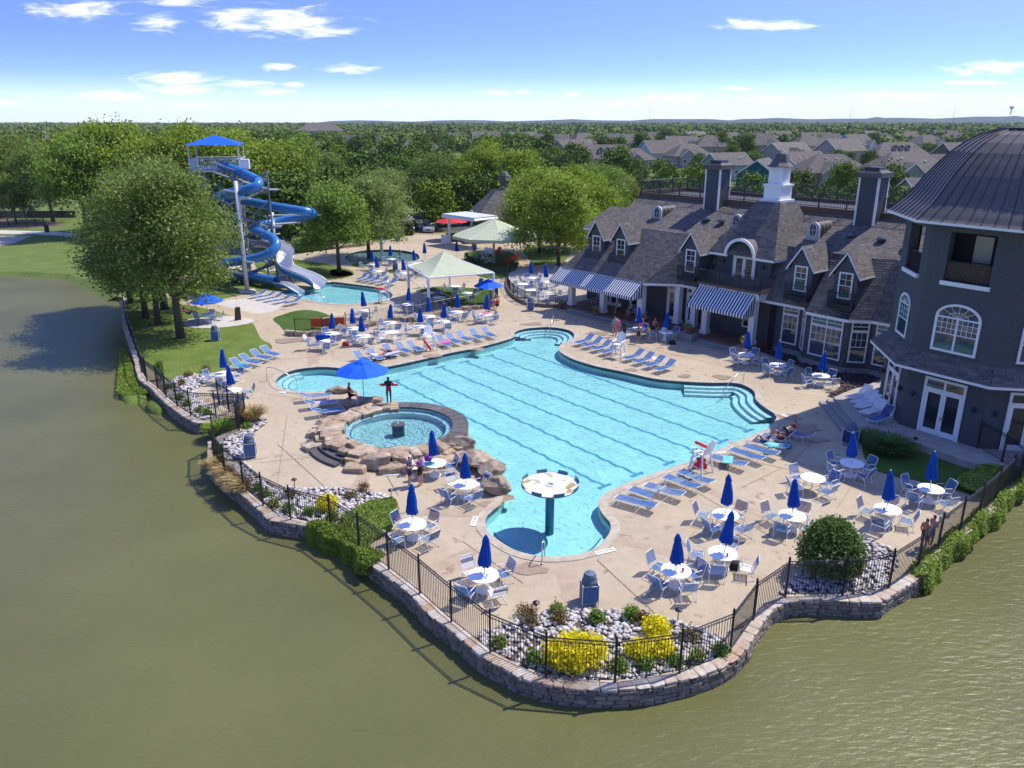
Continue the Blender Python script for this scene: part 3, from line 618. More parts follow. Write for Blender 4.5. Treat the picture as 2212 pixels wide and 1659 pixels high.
# ---- planting beds of river rock
def fence_inside(i0, i1, pts, d): return [p for p in offset(pts, d)][i0:i1]
def rock_bed(pts, label, size, count, solo, step=.5):
    l = ccw(catmull(pts, step, True)); mb = sheet([l], .012); root = struct(mb.build('rock_bed', 'soil'))
    xs = [p.x for p in l]; ys = [p.y for p in l]; rs = random.Random(len(label)); items = []
    A = abs(area2(l)); n = int(A / (size * size * .42))
    for _ in range(n * 4):
        if len(items) >= min(n, count): break
        x, y = rs.uniform(min(xs), max(xs)), rs.uniform(min(ys), max(ys))
        if not inside((x, y), l): continue
        s = size * rs.uniform(.65, 1.45); items.append(((x, y, .02 + s * .2), (s, s * rs.uniform(.6, .9), s * rs.uniform(.45, .65)), rs.uniform(0, 6.3), rs.uniform(-.3, .3)))
    pieces('river_rock', 'pebble', 'river_rock', items, root, solo, 'river_rocks'); root['label'] = label
    return l
fi = lambda pts: [offset(WALL, .5)[min(range(len(WALL)), key=lambda k: (WALL[k] - P(x, y, CAP_Z)).length)] for x, y in pts]
BEDS = [
    rock_bed([zN(960, 965), zN(1230, 852), zN(1400, 790), zN(1560, 755), zN(1750, 747), zO(0, 797), zO(300, 822), zO(500, 872), zO(720, 922), zO(880, 1000), zO(945, 1050)] + fi([(1558, 1441), (1507, 1459), (1411, 1481), (1340, 1488), (1261, 1487), (1176, 1476), (1120, 1459), (1091, 1443), (1060, 1428)]), 'pale river rocks around the yellow shrubs', .2, 4000, 300),
    rock_bed([zJ(470, 600), zJ(560, 680), zJ(640, 752), zJ(760, 800), zJ(900, 822), zJ(1200, 822), zJ(1400, 828), zJ(1600, 872), zJ(1690, 905), zJ(1560, 930), zJ(1440, 985), zJ(1300, 1085)] + fi([(655, 1134), (623, 1129), (588, 1123), (566, 1106), (545, 1087), (513, 1060), (484, 1037), (462, 1016)]), 'pale river rocks beside the ivy', .2, 2500, 60),
    rock_bed([zH(1270, 1390), zH(1380, 1345), zH(1450, 1350), zH(1440, 1390), zH(1370, 1440), zH(1290, 1510), zH(1240, 1560), zJ(480, 590), zJ(380, 590), zJ(270, 600), zJ(250, 480), zJ(330, 420)], 'pale river rocks behind the left bin', .22, 900, 30),
    rock_bed([zH(600, 1012), zH(720, 972), zH(880, 960), zH(955, 955), zH(930, 1010), zH(860, 1060), zH(830, 1110), zH(900, 1220), zH(1000, 1330), zH(900, 1352)] + fi([(425, 912), (403, 902), (378, 885), (349, 861), (331, 842)]), 'pale river rocks below the lawn', .24, 900, 20),
    rock_bed([zO(1240, 700), zO(1340, 590), zO(1420, 520), zO(1560, 400), zO(1760, 290), zO(1900, 340), zO(2030, 405), zO(2050, 480), zO(1990, 600), zO(1930, 690), zO(1850, 712), zO(1500, 695), zO(1380, 690)], 'pale river rocks around the round holly', .2, 2500, 80)]
def lava(pts):
    l = ccw(catmull(pts, .5, True)); root = struct(sheet([l], .03).build('lava_bed', 'lava_rock')); xs = [p.x for p in l]; ys = [p.y for p in l]; rs = random.Random(3); it = []
    for _ in range(900):
        x, y = rs.uniform(min(xs), max(xs)), rs.uniform(min(ys), max(ys))
        if inside((x, y), l): s = rs.uniform(.14, .34); it.append(((x, y, .05), (s, s * .8, s * .6), rs.uniform(0, 6), .2))
    pieces('lava_chunk', 'rough', 'lava_rock', it, root, 0, 'lava_chunks')
lava([zF(160, 1060), zF(280, 1090), zF(430, 1140), zF(600, 1210), zF(760, 1240), zF(1000, 1280), zF(1000, 1310), zF(880, 1350), zF(740, 1400), zF(700, 1440), zF(640, 1420), zF(730, 1350), zF(700, 1290), zF(560, 1260), zF(420, 1200), zF(260, 1140), zF(150, 1090)])
lava([zM(690, 570), zM(780, 545), zM(900, 570), zM(820, 620), zM(700, 660)])

# ---- parking lot, paths, playground
patch([P(x, y) for x, y in ((690, 498), (850, 497), (1000, 497), (1130, 503), (1150, 480), (1010, 476), (930, 466), (800, 468), (700, 478))], 'parking_lot', 'asphalt', -.09, closed_smooth=False)
patch([P(x, y) for x, y in ((-40, 496), (80, 498), (170, 503), (300, 512), (300, 519), (170, 511), (80, 505), (-40, 503))], 'footpath', 'concrete_pale', -.09, 4)
patch([P(x, y) for x, y in ((-80, 490), (60, 492), (140, 486), (110, 478), (30, 474), (-80, 474))], 'playground_mulch', 'mulch', -.092, 3)
patch([P(x, y) for x, y in ((-200, 508), (70, 508), (30, 524), (-10, 532), (-200, 545))], 'court', 'concrete_patio', -.088, closed_smooth=False)

# ================================================================== LAKE WALL, FENCES
def along(pts):
    acc = [0.0]
    for i in range(1, len(pts)): acc.append(acc[-1] + (pts[i] - pts[i - 1]).length)
    return acc
def at_len(pts, acc, s):
    s = max(0, min(acc[-1] - 1e-6, s)); i = max(0, min(len(pts) - 2, int(np.searchsorted(acc, s)) - 1)); t = (s - acc[i]) / max(1e-6, acc[i + 1] - acc[i])
    d = pts[i + 1] - pts[i]; return pts[i] + d * t, math.atan2(d.y, d.x)
wall_t = thing('retaining_wall', 'curving grey stone wall with sandstone cap holding the deck above the lake', 'stone wall')
def lake_wall():
    n = len(WALL); core = offset(WALL, .03); mb = MB()
    mb.add([(p.x, p.y, LAKE_Z - .5) for p in core] + [(p.x, p.y, CAP_Z - .09) for p in core], [(i, i + 1, n + i + 1, n + i) for i in range(n - 1)]); mb.build('mortar_core', 'mortar_dark', wall_t)
    rs = random.Random(5); acc = along(WALL); items = []; z = LAKE_Z - .16
    while z < CAP_Z - .12:
        h = min(rs.choice((.17, .22, .27)), CAP_Z - .095 - z); s = rs.uniform(0, .3)
        if h < .08: break
        while s < acc[-1]:
            w = rs.uniform(.25, .62); p, a = at_len(WALL, acc, s + w / 2); items.append(((p.x, p.y, z + h / 2), (w - .03, rs.uniform(.1, .16), h - .025), a, 0)); s += w
        z += h
    pieces('wall_stone', 'block', 'wall_stone', items, wall_t, 300, 'wall_stones')
    mid = offset(WALL, .19); acc = along(mid); s = 0; items = []
    while s < acc[-1]:
        w = rs.uniform(.3, .6); p, a = at_len(mid, acc, s + w / 2); items.append(((p.x, p.y, CAP_Z - .04 + rs.uniform(-.008, .008)), (w - .015, .46 + rs.uniform(-.04, .04), .09), a, 0)); s += w
    pieces('cap_stone', 'block', 'cap_stone', items, wall_t, 300, 'cap_stones')
lake_wall()
PICKET = {}
def bar_mesh(h, r, mat):
    k = (h, r, mat)
    if k not in PICKET:
        o = MB().box((0, 0, h / 2), (r * 2, r * 2, h)); me = bpy.data.meshes.new('picket'); me.from_pydata(o.v, [], o.f); me.materials.append(MATS[mat]); me.update(); PICKET[k] = me
    return PICKET[k]
def fence(name, label, pts, h, mat='iron_black', spacing=2.2, gap=.115, rings=True, base=0., solo=300, post_r=.035, posts=None, cat='fence', parent=None):
    """posts, rails, pickets and a row of rings between the top rails; pts carry their own heights"""
    t = thing(name, label, cat) if parent is None else parent
    acc = along(pts); L = acc[-1]; n = max(1, round(L / spacing)); post = [at_len(pts, acc, L * i / n)[0] for i in range(n + 1)] if posts is None else posts
    pm = MB().box((0, 0, (h + .12) / 2), (post_r * 2, post_r * 2, h + .12)).lathe([(.0, h + .12), (.05, h + .15), (.0, h + .24)], 6, caps=False)
    me = bpy.data.meshes.new('post'); me.from_pydata(pm.v, [], pm.f); me.materials.append(MATS[mat]); me.update()
    pk = []; mbr = MB()
    for i, p in enumerate(post): o = link('post', me, t); o.location = (p.x, p.y, p.z + base)
    for i in range(len(post) - 1):
        a, b = post[i], post[i + 1]; d = b - a; ang = math.atan2(d.y, d.x); Lp = d.length; mid = (a + b) / 2
        for k, hz in enumerate((h, h - .13, .12) if rings else (h, .1)):
            mb = MB(); mb.tube([a + Vector((0, 0, hz + base)), b + Vector((0, 0, hz + base))], .026 if k == 0 else .018, 4); mb.build('rail', mat, t)
        m = int(Lp / gap)
        for j in range(1, m):
            q = a + d * (j / m); pk.append((Vector((q.x, q.y, q.z + base + .08)), ang))
        if rings:
            m = int(Lp / .14); dd = d.normalized()
            for j in range(m):
                c = a + d * ((j + .5) / m) + Vector((0, 0, h - .065 + base)); mbr.tube([c + (dd * math.cos(w) + Vector((0, 0, math.sin(w)))) * .05 for w in [q * math.pi / 3 for q in range(6)]], .008, 3, True)
    if rings: o = mbr.build('ring_row', mat, t); o['kind'] = 'stuff'
    hp = h - .15 if rings else h - .06
    pk.sort(key=lambda q: (q[0] - Vector((0, 0, CAM_H))).length)
    for p, a in pk[:solo]:
        o = link('picket', bar_mesh(hp, .0085, mat), t); o.location = p; o.rotation_euler = (0, 0, a)
    if pk[solo:]:
        mb = MB()
        for p, a in pk[solo:]: mb.box((p.x, p.y, p.z + hp / 2), (.017, .017, hp), a)
        o = mb.build('pickets', mat, t); o['kind'] = 'stuff'
    return t
fl = offset(WALL, .3)
fl = [Vector((p.x, p.y, CAP_Z)) for p in fl]
fence('lake_fence', 'black iron fence with ring band along the lake wall', fl, 1.5)
# low dark fence and stone kerb between the middle tables
kerb_line = catmull([zI(170, 600), zI(260, 612), zI(360, 615), zI(520, 605), zI(640, 575), zI(860, 540), zI(1060, 500), zI(1180, 480), zI(1300, 490), zI(1500, 440), zI(1700, 400), zI(1900, 372), zI(2020, 330), zI(2040, 290), zI(2010, 265)], .5)
kw = thing('stone_kerb', 'low stacked stone kerb below the dark fence between the tables', 'stone kerb')
def low_wall(t, line, h, name='kerb_stone', mat='spa_stone', thick=.4):
    acc = along(line); s = 0; rs = random.Random(9); it = []
    while s < acc[-1]:
        z = 0
        w = rs.uniform(.35, .7); p, a = at_len(line, acc, s + w / 2)
        while z < h - .05:
            hh = min(rs.uniform(.14, .24), h - z); it.append(((p.x, p.y, z + hh / 2), (w - .02, thick + rs.uniform(-.06, .06), hh), a, 0)); z += hh
        s += w
    pieces(name, 'block', mat, it, t, 300)
low_wall(kw, kerb_line, .42)
fence('terrace_fence', 'thin dark fence on the stone kerb among the middle tables', [Vector((p.x, p.y, .42)) for p in kerb_line[2:]], 1.0, spacing=2.4, rings=False, solo=120, gap=.13)
patio_line = catmull([zC(1545, 1060, .25), zC(1530, 1150, .25), zC(1560, 1230, .25), zC(1640, 1300, .25), zC(1740, 1340, .25), zC(1880, 1355, .25), zC(2030, 1360, .25), zC(2120, 1340, .25)], .5)
patio_line = [Vector((p.x, p.y, .3)) for p in patio_line]
pt_poly = ccw([Vector((p.x, p.y, 0)) for p in patio_line] + [zC(2180, 1250), zC(2200, 1000), zC(2060, 960), zC(1900, 990), zC(1700, 1020)])
struct(MB().prism(pt_poly, -.02, .3).build('patio_terrace', 'concrete_patio'))
pw = thing('patio_wall', 'low curved stone wall under the small fenced patio beside the clubhouse', 'stone wall'); low_wall(pw, [Vector((p.x, p.y, 0)) for p in patio_line], .34, 'wall_stone', 'wall_stone', .3)
fence('patio_fence', 'black fence curving round the small patio beside the clubhouse', patio_line, 1.05, spacing=1.7, rings=False, solo=90, gap=.13)
fence('back_fence', 'black gate fence in front of the parked cars', [P(905, 505), P(950, 507), P(1000, 505)], 1.5, spacing=2.2, rings=False, solo=60, gap=.15)
fence('inlet_fence', 'black fence panel across the reed inlet by the lake', [Vector((p.x, p.y, .14)) for p in (zH(1030, 1240), zH(1220, 1365), zH(1190, 1450))], 1.5, spacing=1.6, solo=40)
fence('tower_fence', 'black fence panel between the tower and the lake fence', [Vector((p.x, p.y, .45)) for p in (zM(1750, 700, .45), zM(1985, 835, .45), zM(2130, 960, .45))], 1.5, spacing=1.7, solo=40)

# ================================================================== SPA AND BOULDERS
SC = P(860, 922, .55); SC.z = 0; SR = 3.1
spa = thing('spa', 'raised round spa ringed by slate and rough tan stone beside the pool', 'spa', (SC.x, SC.y, 0))
def build_spa():
    MB().lathe([(SR, .6), (SR, .03)], 48, caps=False).build('basin_wall', 'plaster_pool', spa, True)
    MB().lathe([(SR - .005, .6), (SR - .005, .5)], 48, caps=False).build('tile_band', 'tile_navy', spa, True)
    MB().lathe([(SR, .03), (.01, .03)], 48, caps=False).build('basin_floor', 'plaster_pool', spa)
    MB().lathe([(SR - .02, .33), (SR - .38, .33), (SR - .38, .03)], 48, caps=False).build('bench', 'plaster_white', spa)
    MB().lathe([(SR - .38, .336), (SR - .45, .336)], 48, caps=False).build('bench_edge_tile', 'tile_blue', spa)
    MB().lathe([(SR, .52), (.01, .52)], 48, caps=False).build('water', 'spa_water', spa)
    MB().lathe([(.36, .03), (.36, .66)], 20, caps=False).build('island_drum', 'tile_navy', spa, True)
    MB().lathe([(.4, .66), (.4, .74), (.02, .75)], 20).build('island_cap', 'slate_coping', spa)
    MB().lathe([(.05, .75), (.05, .8)], 8).build('jet', 'white_paint', spa)
    a = -38
    while a < 97:                                                     # slate ring on the pool side
        b = a + random.Random(a).uniform(9, 14); mb = MB(); n = 4; A = [R(a + .25 + (b - a - .5) * k / n) for k in range(n + 1)]
        poly = [Vector((math.cos(w) * 4.0, math.sin(w) * 4.0, 0)) for w in A] + [Vector((math.cos(w) * SR, math.sin(w) * SR, 0)) for w in A[::-1]]
        mb.prism(poly, .52, .6 + random.Random(a * 3).uniform(-.006, .006)); mb.build('slate_slab', 'slate_coping', spa); a = b
    A = [R(-40 + 138 * k / 30) for k in range(31)]; mb = MB(); mb.add([(math.cos(w) * 3.96, math.sin(w) * 3.96, -1.2) for w in A] + [(math.cos(w) * 3.96, math.sin(w) * 3.96, .53) for w in A], [(k, k + 1, 32 + k, 31 + k) for k in range(30)]); mb.build('outer_wall', 'wall_stone', spa)
    rs = random.Random(4); it = []
    a = 97
    while a < 322:                                                    # flat rough stones round the near side
        da = rs.uniform(8, 15); w = R(a + da / 2); r = 3.62 + rs.uniform(-.1, .12)
        it.append(((math.cos(w) * r, math.sin(w) * r, .48), (1.15 + rs.uniform(-.1, .25), r * R(da) * 1.02, .26 + rs.uniform(-.04, .08)), w, rs.uniform(-.05, .05)))
        if not 192 < a < 236:
            it.append(((math.cos(w) * 4.25, math.sin(w) * 4.25, .24), (.7 + rs.uniform(-.1, .3), 4.4 * R(da) * .9, .44 + rs.uniform(-.08, .1)), w, rs.uniform(-.1, .1)))
            if rs.random() < .75: it.append(((math.cos(w + .1) * 4.75, math.sin(w + .1) * 4.75, .14), (.75 + rs.uniform(0, .4), .9 + rs.uniform(-.2, .4), .34 + rs.uniform(-.05, .15)), w + .3, .08))
        a += da
    pieces('rim_stone', 'block', 'spa_stone', it, spa, 300)
    for k, (r0, r1, z) in enumerate(((3.75, 4.15, .42), (4.15, 4.6, .28), (4.6, 5.1, .14))):
        A = [R(190 + 48 * j / 8) for j in range(9)]; poly = [Vector((math.cos(w) * r1, math.sin(w) * r1, 0)) for w in A] + [Vector((math.cos(w) * r0, math.sin(w) * r0, 0)) for w in A[::-1]]
        MB().prism(poly, .0, z).build('step', 'slate_coping', spa)
build_spa()
def boulder(label, x, y, sx, sy, sz, rz, seed, z=0., group='boulders round the spa and pool'):
    rs = np.random.RandomState(seed); import bmesh
    bm = bmesh.new(); bmesh.ops.create_icosphere(bm, subdivisions=3, radius=.5)
    ph = rs.uniform(0, 6, 8); fr = rs.uniform(2, 6, 8)
    for v in bm.verts:
        c = v.co; k = 1 + .14 * math.sin(fr[0] * c.x * 2 + ph[0]) + .12 * math.sin(fr[1] * c.y * 2 + ph[1]) + .1 * math.sin(fr[2] * c.z * 3 + ph[2]) + .06 * math.sin(fr[3] * (c.x + c.y) * 5 + ph[3])
        c *= k
    for _ in range(11):                                                # cleft faces
        nv = Vector(rs.normal(size=3)).normalized(); nv.z *= .8; nv.normalize(); dd = rs.uniform(.3, .44)
        for v in bm.verts:
            e = v.co.dot(nv) - dd
            if e > 0: v.co -= nv * e
    for v in bm.verts: v.co += Vector(rs.normal(size=3)) * .008
    me = bpy.data.meshes.new('boulder'); bm.to_mesh(me); bm.free(); me.materials.append(MATS['boulder'])
    o = link('boulder', me); p = P(x, y, z); o.location = (p.x, p.y, z + sz * .38); o.scale = (sx * .98, sy * .98, sz * 1.05); o.rotation_euler = (0, 0, rz); tag(o, label, 'boulder', group); return o
for i, a in enumerate((('large tan boulder at the pool edge right of the spa', 1030, 1008, 2.7, 1.7, 1.0, -.5), ('dark brown boulder nearest the mushroom fountain', 1072, 1062, 1.7, 1.3, 1.0, .1), ('grey-brown boulder between the spa boulders at the pool edge', 1062, 1028, 1.8, 1.2, .9, -.3), ('grey boulder touching the slate end of the spa', 985, 975, 1.9, 1.2, 1.05, -.1),
                       ('broad brown boulder at the near foot of the spa', 813, 1012, 2.1, 1.0, 1.0, -.1), ('small boulder beside the broad one at the near spa foot', 865, 1010, 1.1, .8, .9, .1), ('tan boulder left of the spa steps end', 762, 985, 1.2, .9, .9, -.4), ('rusty boulder at the upper left of the spa', 700, 925, 1.3, 1.0, .7, .6), ('flat layered rock at the cove edge', 735, 848, 1.75, 1.0, .55, .1),
                       ('pale boulder behind the seated lifeguard', 752, 880, 1.0, .9, .8, .2), ('brown rock under the lifeguard umbrella pole', 795, 876, 1.6, .9, .6, -.2), ('low rock at the pool edge behind the umbrella pole', 812, 868, 1.4, .8, .45, -.3), ('reddish boulder above the spa steps', 690, 948, 1.2, 1.0, .6, .2), ('tan boulder behind the umbrella table near the spa', 945, 990, 1.5, .9, .9, .0), ('small stone block near the spa table', 905, 1002, .9, .8, .7, .3))):
    boulder(*a, i + 3)

# ================================================================== POOL FURNITURE
def mk_chair(back=('strap_blue',), seat='strap_blue'):
    t = thing('patio_chair', '', 'chair'); W = .29
    for sx in (-1, 1):
        x = sx * W; mb = MB(); mb.tube([(x, .30, 0), (x, .27, .36), (x, .24, .6), (x, .16, .645), (x, -.2, .62)], .0155, 5); mb.tube([(x, -.12, .42), (x, -.34, 0)], .0155, 5); mb.tube([(x, .30, .012), (x, -.34, .012)], .0145, 4); mb.build('side_frame', 'white_paint', t)
    mb = MB(); mb.tube([(-W, .25, .42), (-W, -.2, .36), (-W, -.26, .42), (-W * .97, -.43, .86), (-W * .8, -.45, .92), (W * .8, -.45, .92), (W * .97, -.43, .86), (W, -.26, .42), (W, -.2, .36), (W, .25, .42)], .0155, 5, True); mb.build('seat_frame', 'white_paint', t)
    mb = MB(); n = 9
    for k in range(n):
        y = .22 - k * .45 / n; z = .415 - k * .055 / n; mb.box((0, y, z), (2 * W, .035, .008))
    mb.build('seat', seat, t)
    mb = MB(); n = 9; mb2 = MB()
    for k in range(n):
        f = (k + .6) / n; m = mb
        y, z = -.265 - .175 * f, .44 + .43 * f; m.cur = 1 if (len(back) > 1 and k not in (4, 5, 6)) else 0
        m.add([(-W, y, z), (W, y, z), (W, y - .014, z + .034), (-W, y - .014, z + .034), (-W, y - .006, z - .002), (W, y - .006, z - .002), (W, y - .02, z + .032), (-W, y - .02, z + .032)], [(0, 1, 2, 3), (7, 6, 5, 4), (0, 4, 5, 1), (3, 2, 6, 7)])
    mb.build('backrest', list(back), t); return t
chair_a = Maker(mk_chair); chair_b = Maker(lambda: mk_chair(('strap_navy', 'strap_white'), 'strap_white')); chair_c = Maker(lambda: mk_chair(('strap_navy',), 'strap_faded'))
def mk_table():
    t = thing('patio_table', '', 'table'); MB().lathe([(.02, .70), (.56, .705), (.585, .72), (.58, .735), (.56, .74), (.02, .742)], 28).build('tabletop', 'table_white', t, False)
    for k in range(4):
        a = R(45 + 90 * k); MB().tube([(.34 * math.cos(a), .34 * math.sin(a), .71), (.42 * math.cos(a), .42 * math.sin(a), .0)], .02, 5).build('leg', 'white_paint', t)
    MB().lathe([(.36, .44), (.375, .44), (.375, .46), (.36, .46), (.36, .44)], 20, caps=False).build('brace_ring', 'white_paint', t); return t
table = Maker(mk_table)
def mk_closed(seed):
    t = thing('closed_umbrella', '', 'umbrella'); rs = random.Random(seed)
    MB().tube([(0, 0, .1), (0, 0, 2.5)], .02, 6).build('pole', 'steel_white', t); MB().lathe([(.3, 0), (.32, .06), (.24, .16), (.1, .2), (.05, .26)], 16).build('base', 'white_paint', t)
    n = 32; ph = [rs.uniform(.75, 1.25) for _ in range(n)]; tw = rs.uniform(-.8, .8)
    def lobe(j, z): return (1 + .26 * math.sin(8 * 2 * math.pi * j / n + z * 2.2 + tw) + .12 * math.sin(3 * 2 * math.pi * j / n + z * 3 + tw * 3)) * (1 if z > 2.2 else (.85 + .15 * ph[(j + int(z * 5)) % n]))
    mb = MB(); mb.lathe([(.21, 1.18), (.225, 1.24), (.2, 1.45), (.175, 1.7), (.15, 1.92), (.125, 2.08), (.1, 2.17), (.12, 2.22), (.1, 2.32), (.05, 2.46), (.022, 2.5)], n, lobe=lobe); mb.build('canopy', 'umbrella_blue', t, True)
    MB().lathe([(.02, 2.5), (.032, 2.53), (.012, 2.58)], 8).build('finial', 'white_paint', t); return t
closed = [Maker(lambda s=s: mk_closed(s)) for s in (1, 2, 3, 4)]
def mk_open(mat='canopy_blue', Rr=1.45, pole='steel_white', h=2.45):
    t = thing('open_umbrella', '', 'umbrella'); MB().tube([(0, 0, 0), (0, 0, h)], .022, 6).build('pole', pole, t); MB().lathe([(.3, 0), (.3, .06), (.08, .12)], 14).build('base', 'white_paint', t)
    n = 8
    for k in range(n):
        a, b = R(45 * k + 10), R(45 * k + 55); m = (a + b) / 2; pr = ((.12, h + .02), (.55 * Rr, h - .2), (Rr, h - .55)); vs = []; mb = MB()
        for (r, z) in pr:
            for w, s in ((a, 1), (m, .955), (b, 1)): vs.append((r * s * math.cos(w), r * s * math.sin(w), z - (.03 if w == m else 0)))
        vs += [(v[0], v[1], v[2] - .012) for v in vs]
        mb.add(vs, [(i * 3 + j, i * 3 + j + 1, i * 3 + j + 4, i * 3 + j + 3) for i in range(2) for j in range(2)] + [(9 + i * 3 + j + 3, 9 + i * 3 + j + 4, 9 + i * 3 + j + 1, 9 + i * 3 + j) for i in range(2) for j in range(2)]); mb.build('canopy_panel', mat, t)
        MB().tube([(0, 0, h - .05), (Rr * math.cos(a), Rr * math.sin(a), h - .57)], .009, 4).build('rib', 'steel_white', t)
    MB().lathe([(.4, h - .06), (.3, h + .03), (.02, h + .12)], 8, a0=R(10)).build('vent_cap', mat, t); return t
open_blue = Maker(mk_open)
def mk_lounger(back=8., mats=('strap_blue', 'strap_blue')):
    """head end at -y"""
    t = thing('sun_lounger', '', 'sun lounger'); W = .31; hz = .33; hb = .78; ca, sa = math.cos(R(back)), math.sin(R(back))
    head = lambda s: (0, -.28 - s * ca, hz + s * sa)
    mb = MB(); mb.tube([(-W, -.28, hz), (-W, .95, hz), (-W * .85, 1.0, hz), (W * .85, 1.0, hz), (W, .95, hz), (W, -.28, hz)], .0155, 5); mb.build('seat_frame', 'white_paint', t)
    a, b = head(hb - .05), head(hb); mb = MB(); mb.tube([(-W, -.28, hz), (-W, a[1], a[2]), (-W * .85, b[1], b[2]), (W * .85, b[1], b[2]), (W, a[1], a[2]), (W, -.28, hz)], .0155, 5); mb.build('back_frame', 'white_paint', t)
    mb = MB()
    for k in range(22):
        y = -.25 + k * 1.2 / 22; mb.cur = 1 if (len(mats) > 2 and 3 < k < 13) else 0; mb.box((0, y, hz + .008), (2 * W, .04, .009))
    mb.build('seat_straps', [mats[0], mats[-1]] if len(mats) > 2 else mats[0], t)
    mb = MB()
    for k in range(13):
        s = .04 + k * hb / 13.6; p = head(s); q = head(s + .042); mb.add([(-W, p[1], p[2] + .008), (W, p[1], p[2] + .008), (W, q[1], q[2] + .008), (-W, q[1], q[2] + .008), (-W, p[1], p[2]), (W, p[1], p[2]), (W, q[1], q[2]), (-W, q[1], q[2])], [(0, 1, 2, 3), (7, 6, 5, 4), (0, 4, 5, 1), (3, 2, 6, 7)])
    mb.build('back_straps', mats[1], t)
    for y in (.72, -.2):
        MB().tube([(-W, y, hz), (-W * .95, y + .1, .015), (W * .95, y + .1, .015), (W, y, hz)], .0145, 5).build('leg', 'white_paint', t)
    MB().tube([(-W, -.62 * ca, hz + .3 * sa), (-W * .9, -.55, .015), (W * .9, -.55, .015), (W, -.62 * ca, hz + .3 * sa)], .0145, 5).build('leg', 'white_paint', t)
    return t
LG = {'flat': Maker(lambda: mk_lounger(9)), 'faded': Maker(lambda: mk_lounger(9, ('strap_blue', 'strap_blue', 'strap_faded'))), 'half': Maker(lambda: mk_lounger(32)), 'up': Maker(lambda: mk_lounger(50, ('strap_blue', 'strap_navy'))), 'white': Maker(lambda: mk_lounger(42, ('strap_white', 'strap_white'))), 'low': Maker(lambda: mk_lounger(22))}
def hash_(s): return sum((i + 1) * ord(c) for i, c in enumerate(s))
def lounger(kind, head, foot, label, group, z=0.):
    c = (head + foot) / 2; d = foot - head; q_ = hash_(label) % 13 - 6; d = Vector((d.x - d.y * q_ * .012, d.y + d.x * q_ * .012, 0)); o = LG[kind](Vector((c.x, c.y, z)), math.atan2(d.y, d.x) - math.pi / 2, label, group); return o
G = 'blue strap sun loungers'
ZL_ = .34
for k, (h, f, kind, lab) in enumerate((((530, 1215), (205, 1120), 'flat', 'blue sun lounger nearest the mushroom fountain, at the end of its row'), ((600, 1140), (350, 1065), 'up', 'blue sun lounger with its back raised, second from the fountain'), ((780, 1110), (450, 1020), 'faded', 'grey-faded sun lounger third from the mushroom fountain'),
        ((920, 1050), (620, 940), 'faded', 'grey-banded sun lounger fourth from the mushroom fountain'), ((1040, 1005), (750, 895), 'faded', 'faded sun lounger just before the lifeguard chair on the near side'), ((1320, 850), (1040, 765), 'flat', 'blue sun lounger right beside the near lifeguard chair'), ((1490, 795), (1200, 705), 'flat', 'blue sun lounger second past the near lifeguard chair'),
        ((1610, 760), (1320, 665), 'flat', 'blue sun lounger third past the near lifeguard chair'), ((1690, 700), (1400, 620), 'flat', 'blue sun lounger under the child in dark blue'), ((1770, 640), (1500, 580), 'up', 'blue sun lounger under the reclining man with a straw hat'), ((1920, 620), (1650, 530), 'low', 'last blue sun lounger of the near row, in the tower shade'))):
    lounger(kind, zL(*h, ZL_), zL(*f, ZL_), lab, G)
for k, (h, f, lab) in enumerate((((545, 1237), (365, 1292), 'blue sun lounger at the far end of the clubhouse row by the steps'), ((620, 1262), (440, 1318), 'second blue sun lounger from the cove steps, clubhouse row'), ((700, 1292), (515, 1345), 'third blue sun lounger from the cove steps, clubhouse row'), ((760, 1322), (590, 1375), 'blue sun lounger half hidden behind the white lifeguard chair'),
        ((985, 1372), (790, 1430), 'blue sun lounger just right of the clubhouse lifeguard chair'), ((1078, 1400), (880, 1460), 'second blue sun lounger right of the clubhouse lifeguard chair'), ((1172, 1430), (970, 1495), 'third blue sun lounger right of the clubhouse lifeguard chair'), ((1268, 1464), (1060, 1532), 'blue sun lounger at the near end of the clubhouse row'))):
    lounger('half', zE(*h, .4), zE(*f, .34), lab, G)
for k, (h, f, lab) in enumerate((((770, 770), (920, 845), 'empty blue sun lounger above the big open umbrella'), ((885, 750), (1040, 825), 'sun lounger under the sunbather in white'), ((1015, 705), (1170, 795), 'towel-covered sun lounger under the sunbather in black'), ((1130, 690), (1290, 768), 'empty blue sun lounger right of the two sunbathers'), ((1230, 675), (1395, 752), 'blue sun lounger just left of the far lifeguard chair'),
        ((1485, 630), (1640, 705), 'blue sun lounger just right of the far lifeguard chair'), ((1570, 608), (1730, 685), 'second blue sun lounger right of the far lifeguard chair'), ((1665, 590), (1822, 662), 'third blue sun lounger right of the far lifeguard chair'), ((1775, 572), (1930, 645), 'fourth blue sun lounger right of the far lifeguard chair'), ((1880, 552), (2035, 628), 'last blue sun lounger of the far row beside the cove'))):
    lounger('half', zI(*h, .4), zI(*f, .34), lab, G)
for k, (h, f, lab) in enumerate((((1105, 840), (1335, 900), 'nearest of the four sun loungers along the lawn edge'), ((1190, 800), (1425, 862), 'second of the four sun loungers along the lawn edge'), ((1285, 762), (1515, 818), 'third of the four sun loungers along the lawn edge'), ((1372, 730), (1592, 788), 'farthest of the four sun loungers along the lawn edge'))):
    lounger('half', zH(*h, .4), zH(*f, .34), lab, G)
for k, (h, f, lab) in enumerate((((290, 1152), (578, 1122), 'farthest of three sun loungers between the cove and the spa'), ((330, 1218), (630, 1178), 'middle of three sun loungers between the cove and the spa'), ((385, 1288), (692, 1245), 'nearest of three sun loungers, beside the spa stones'))):
    lounger('low', zI(*h, .38), zI(*f, .34), lab, G)
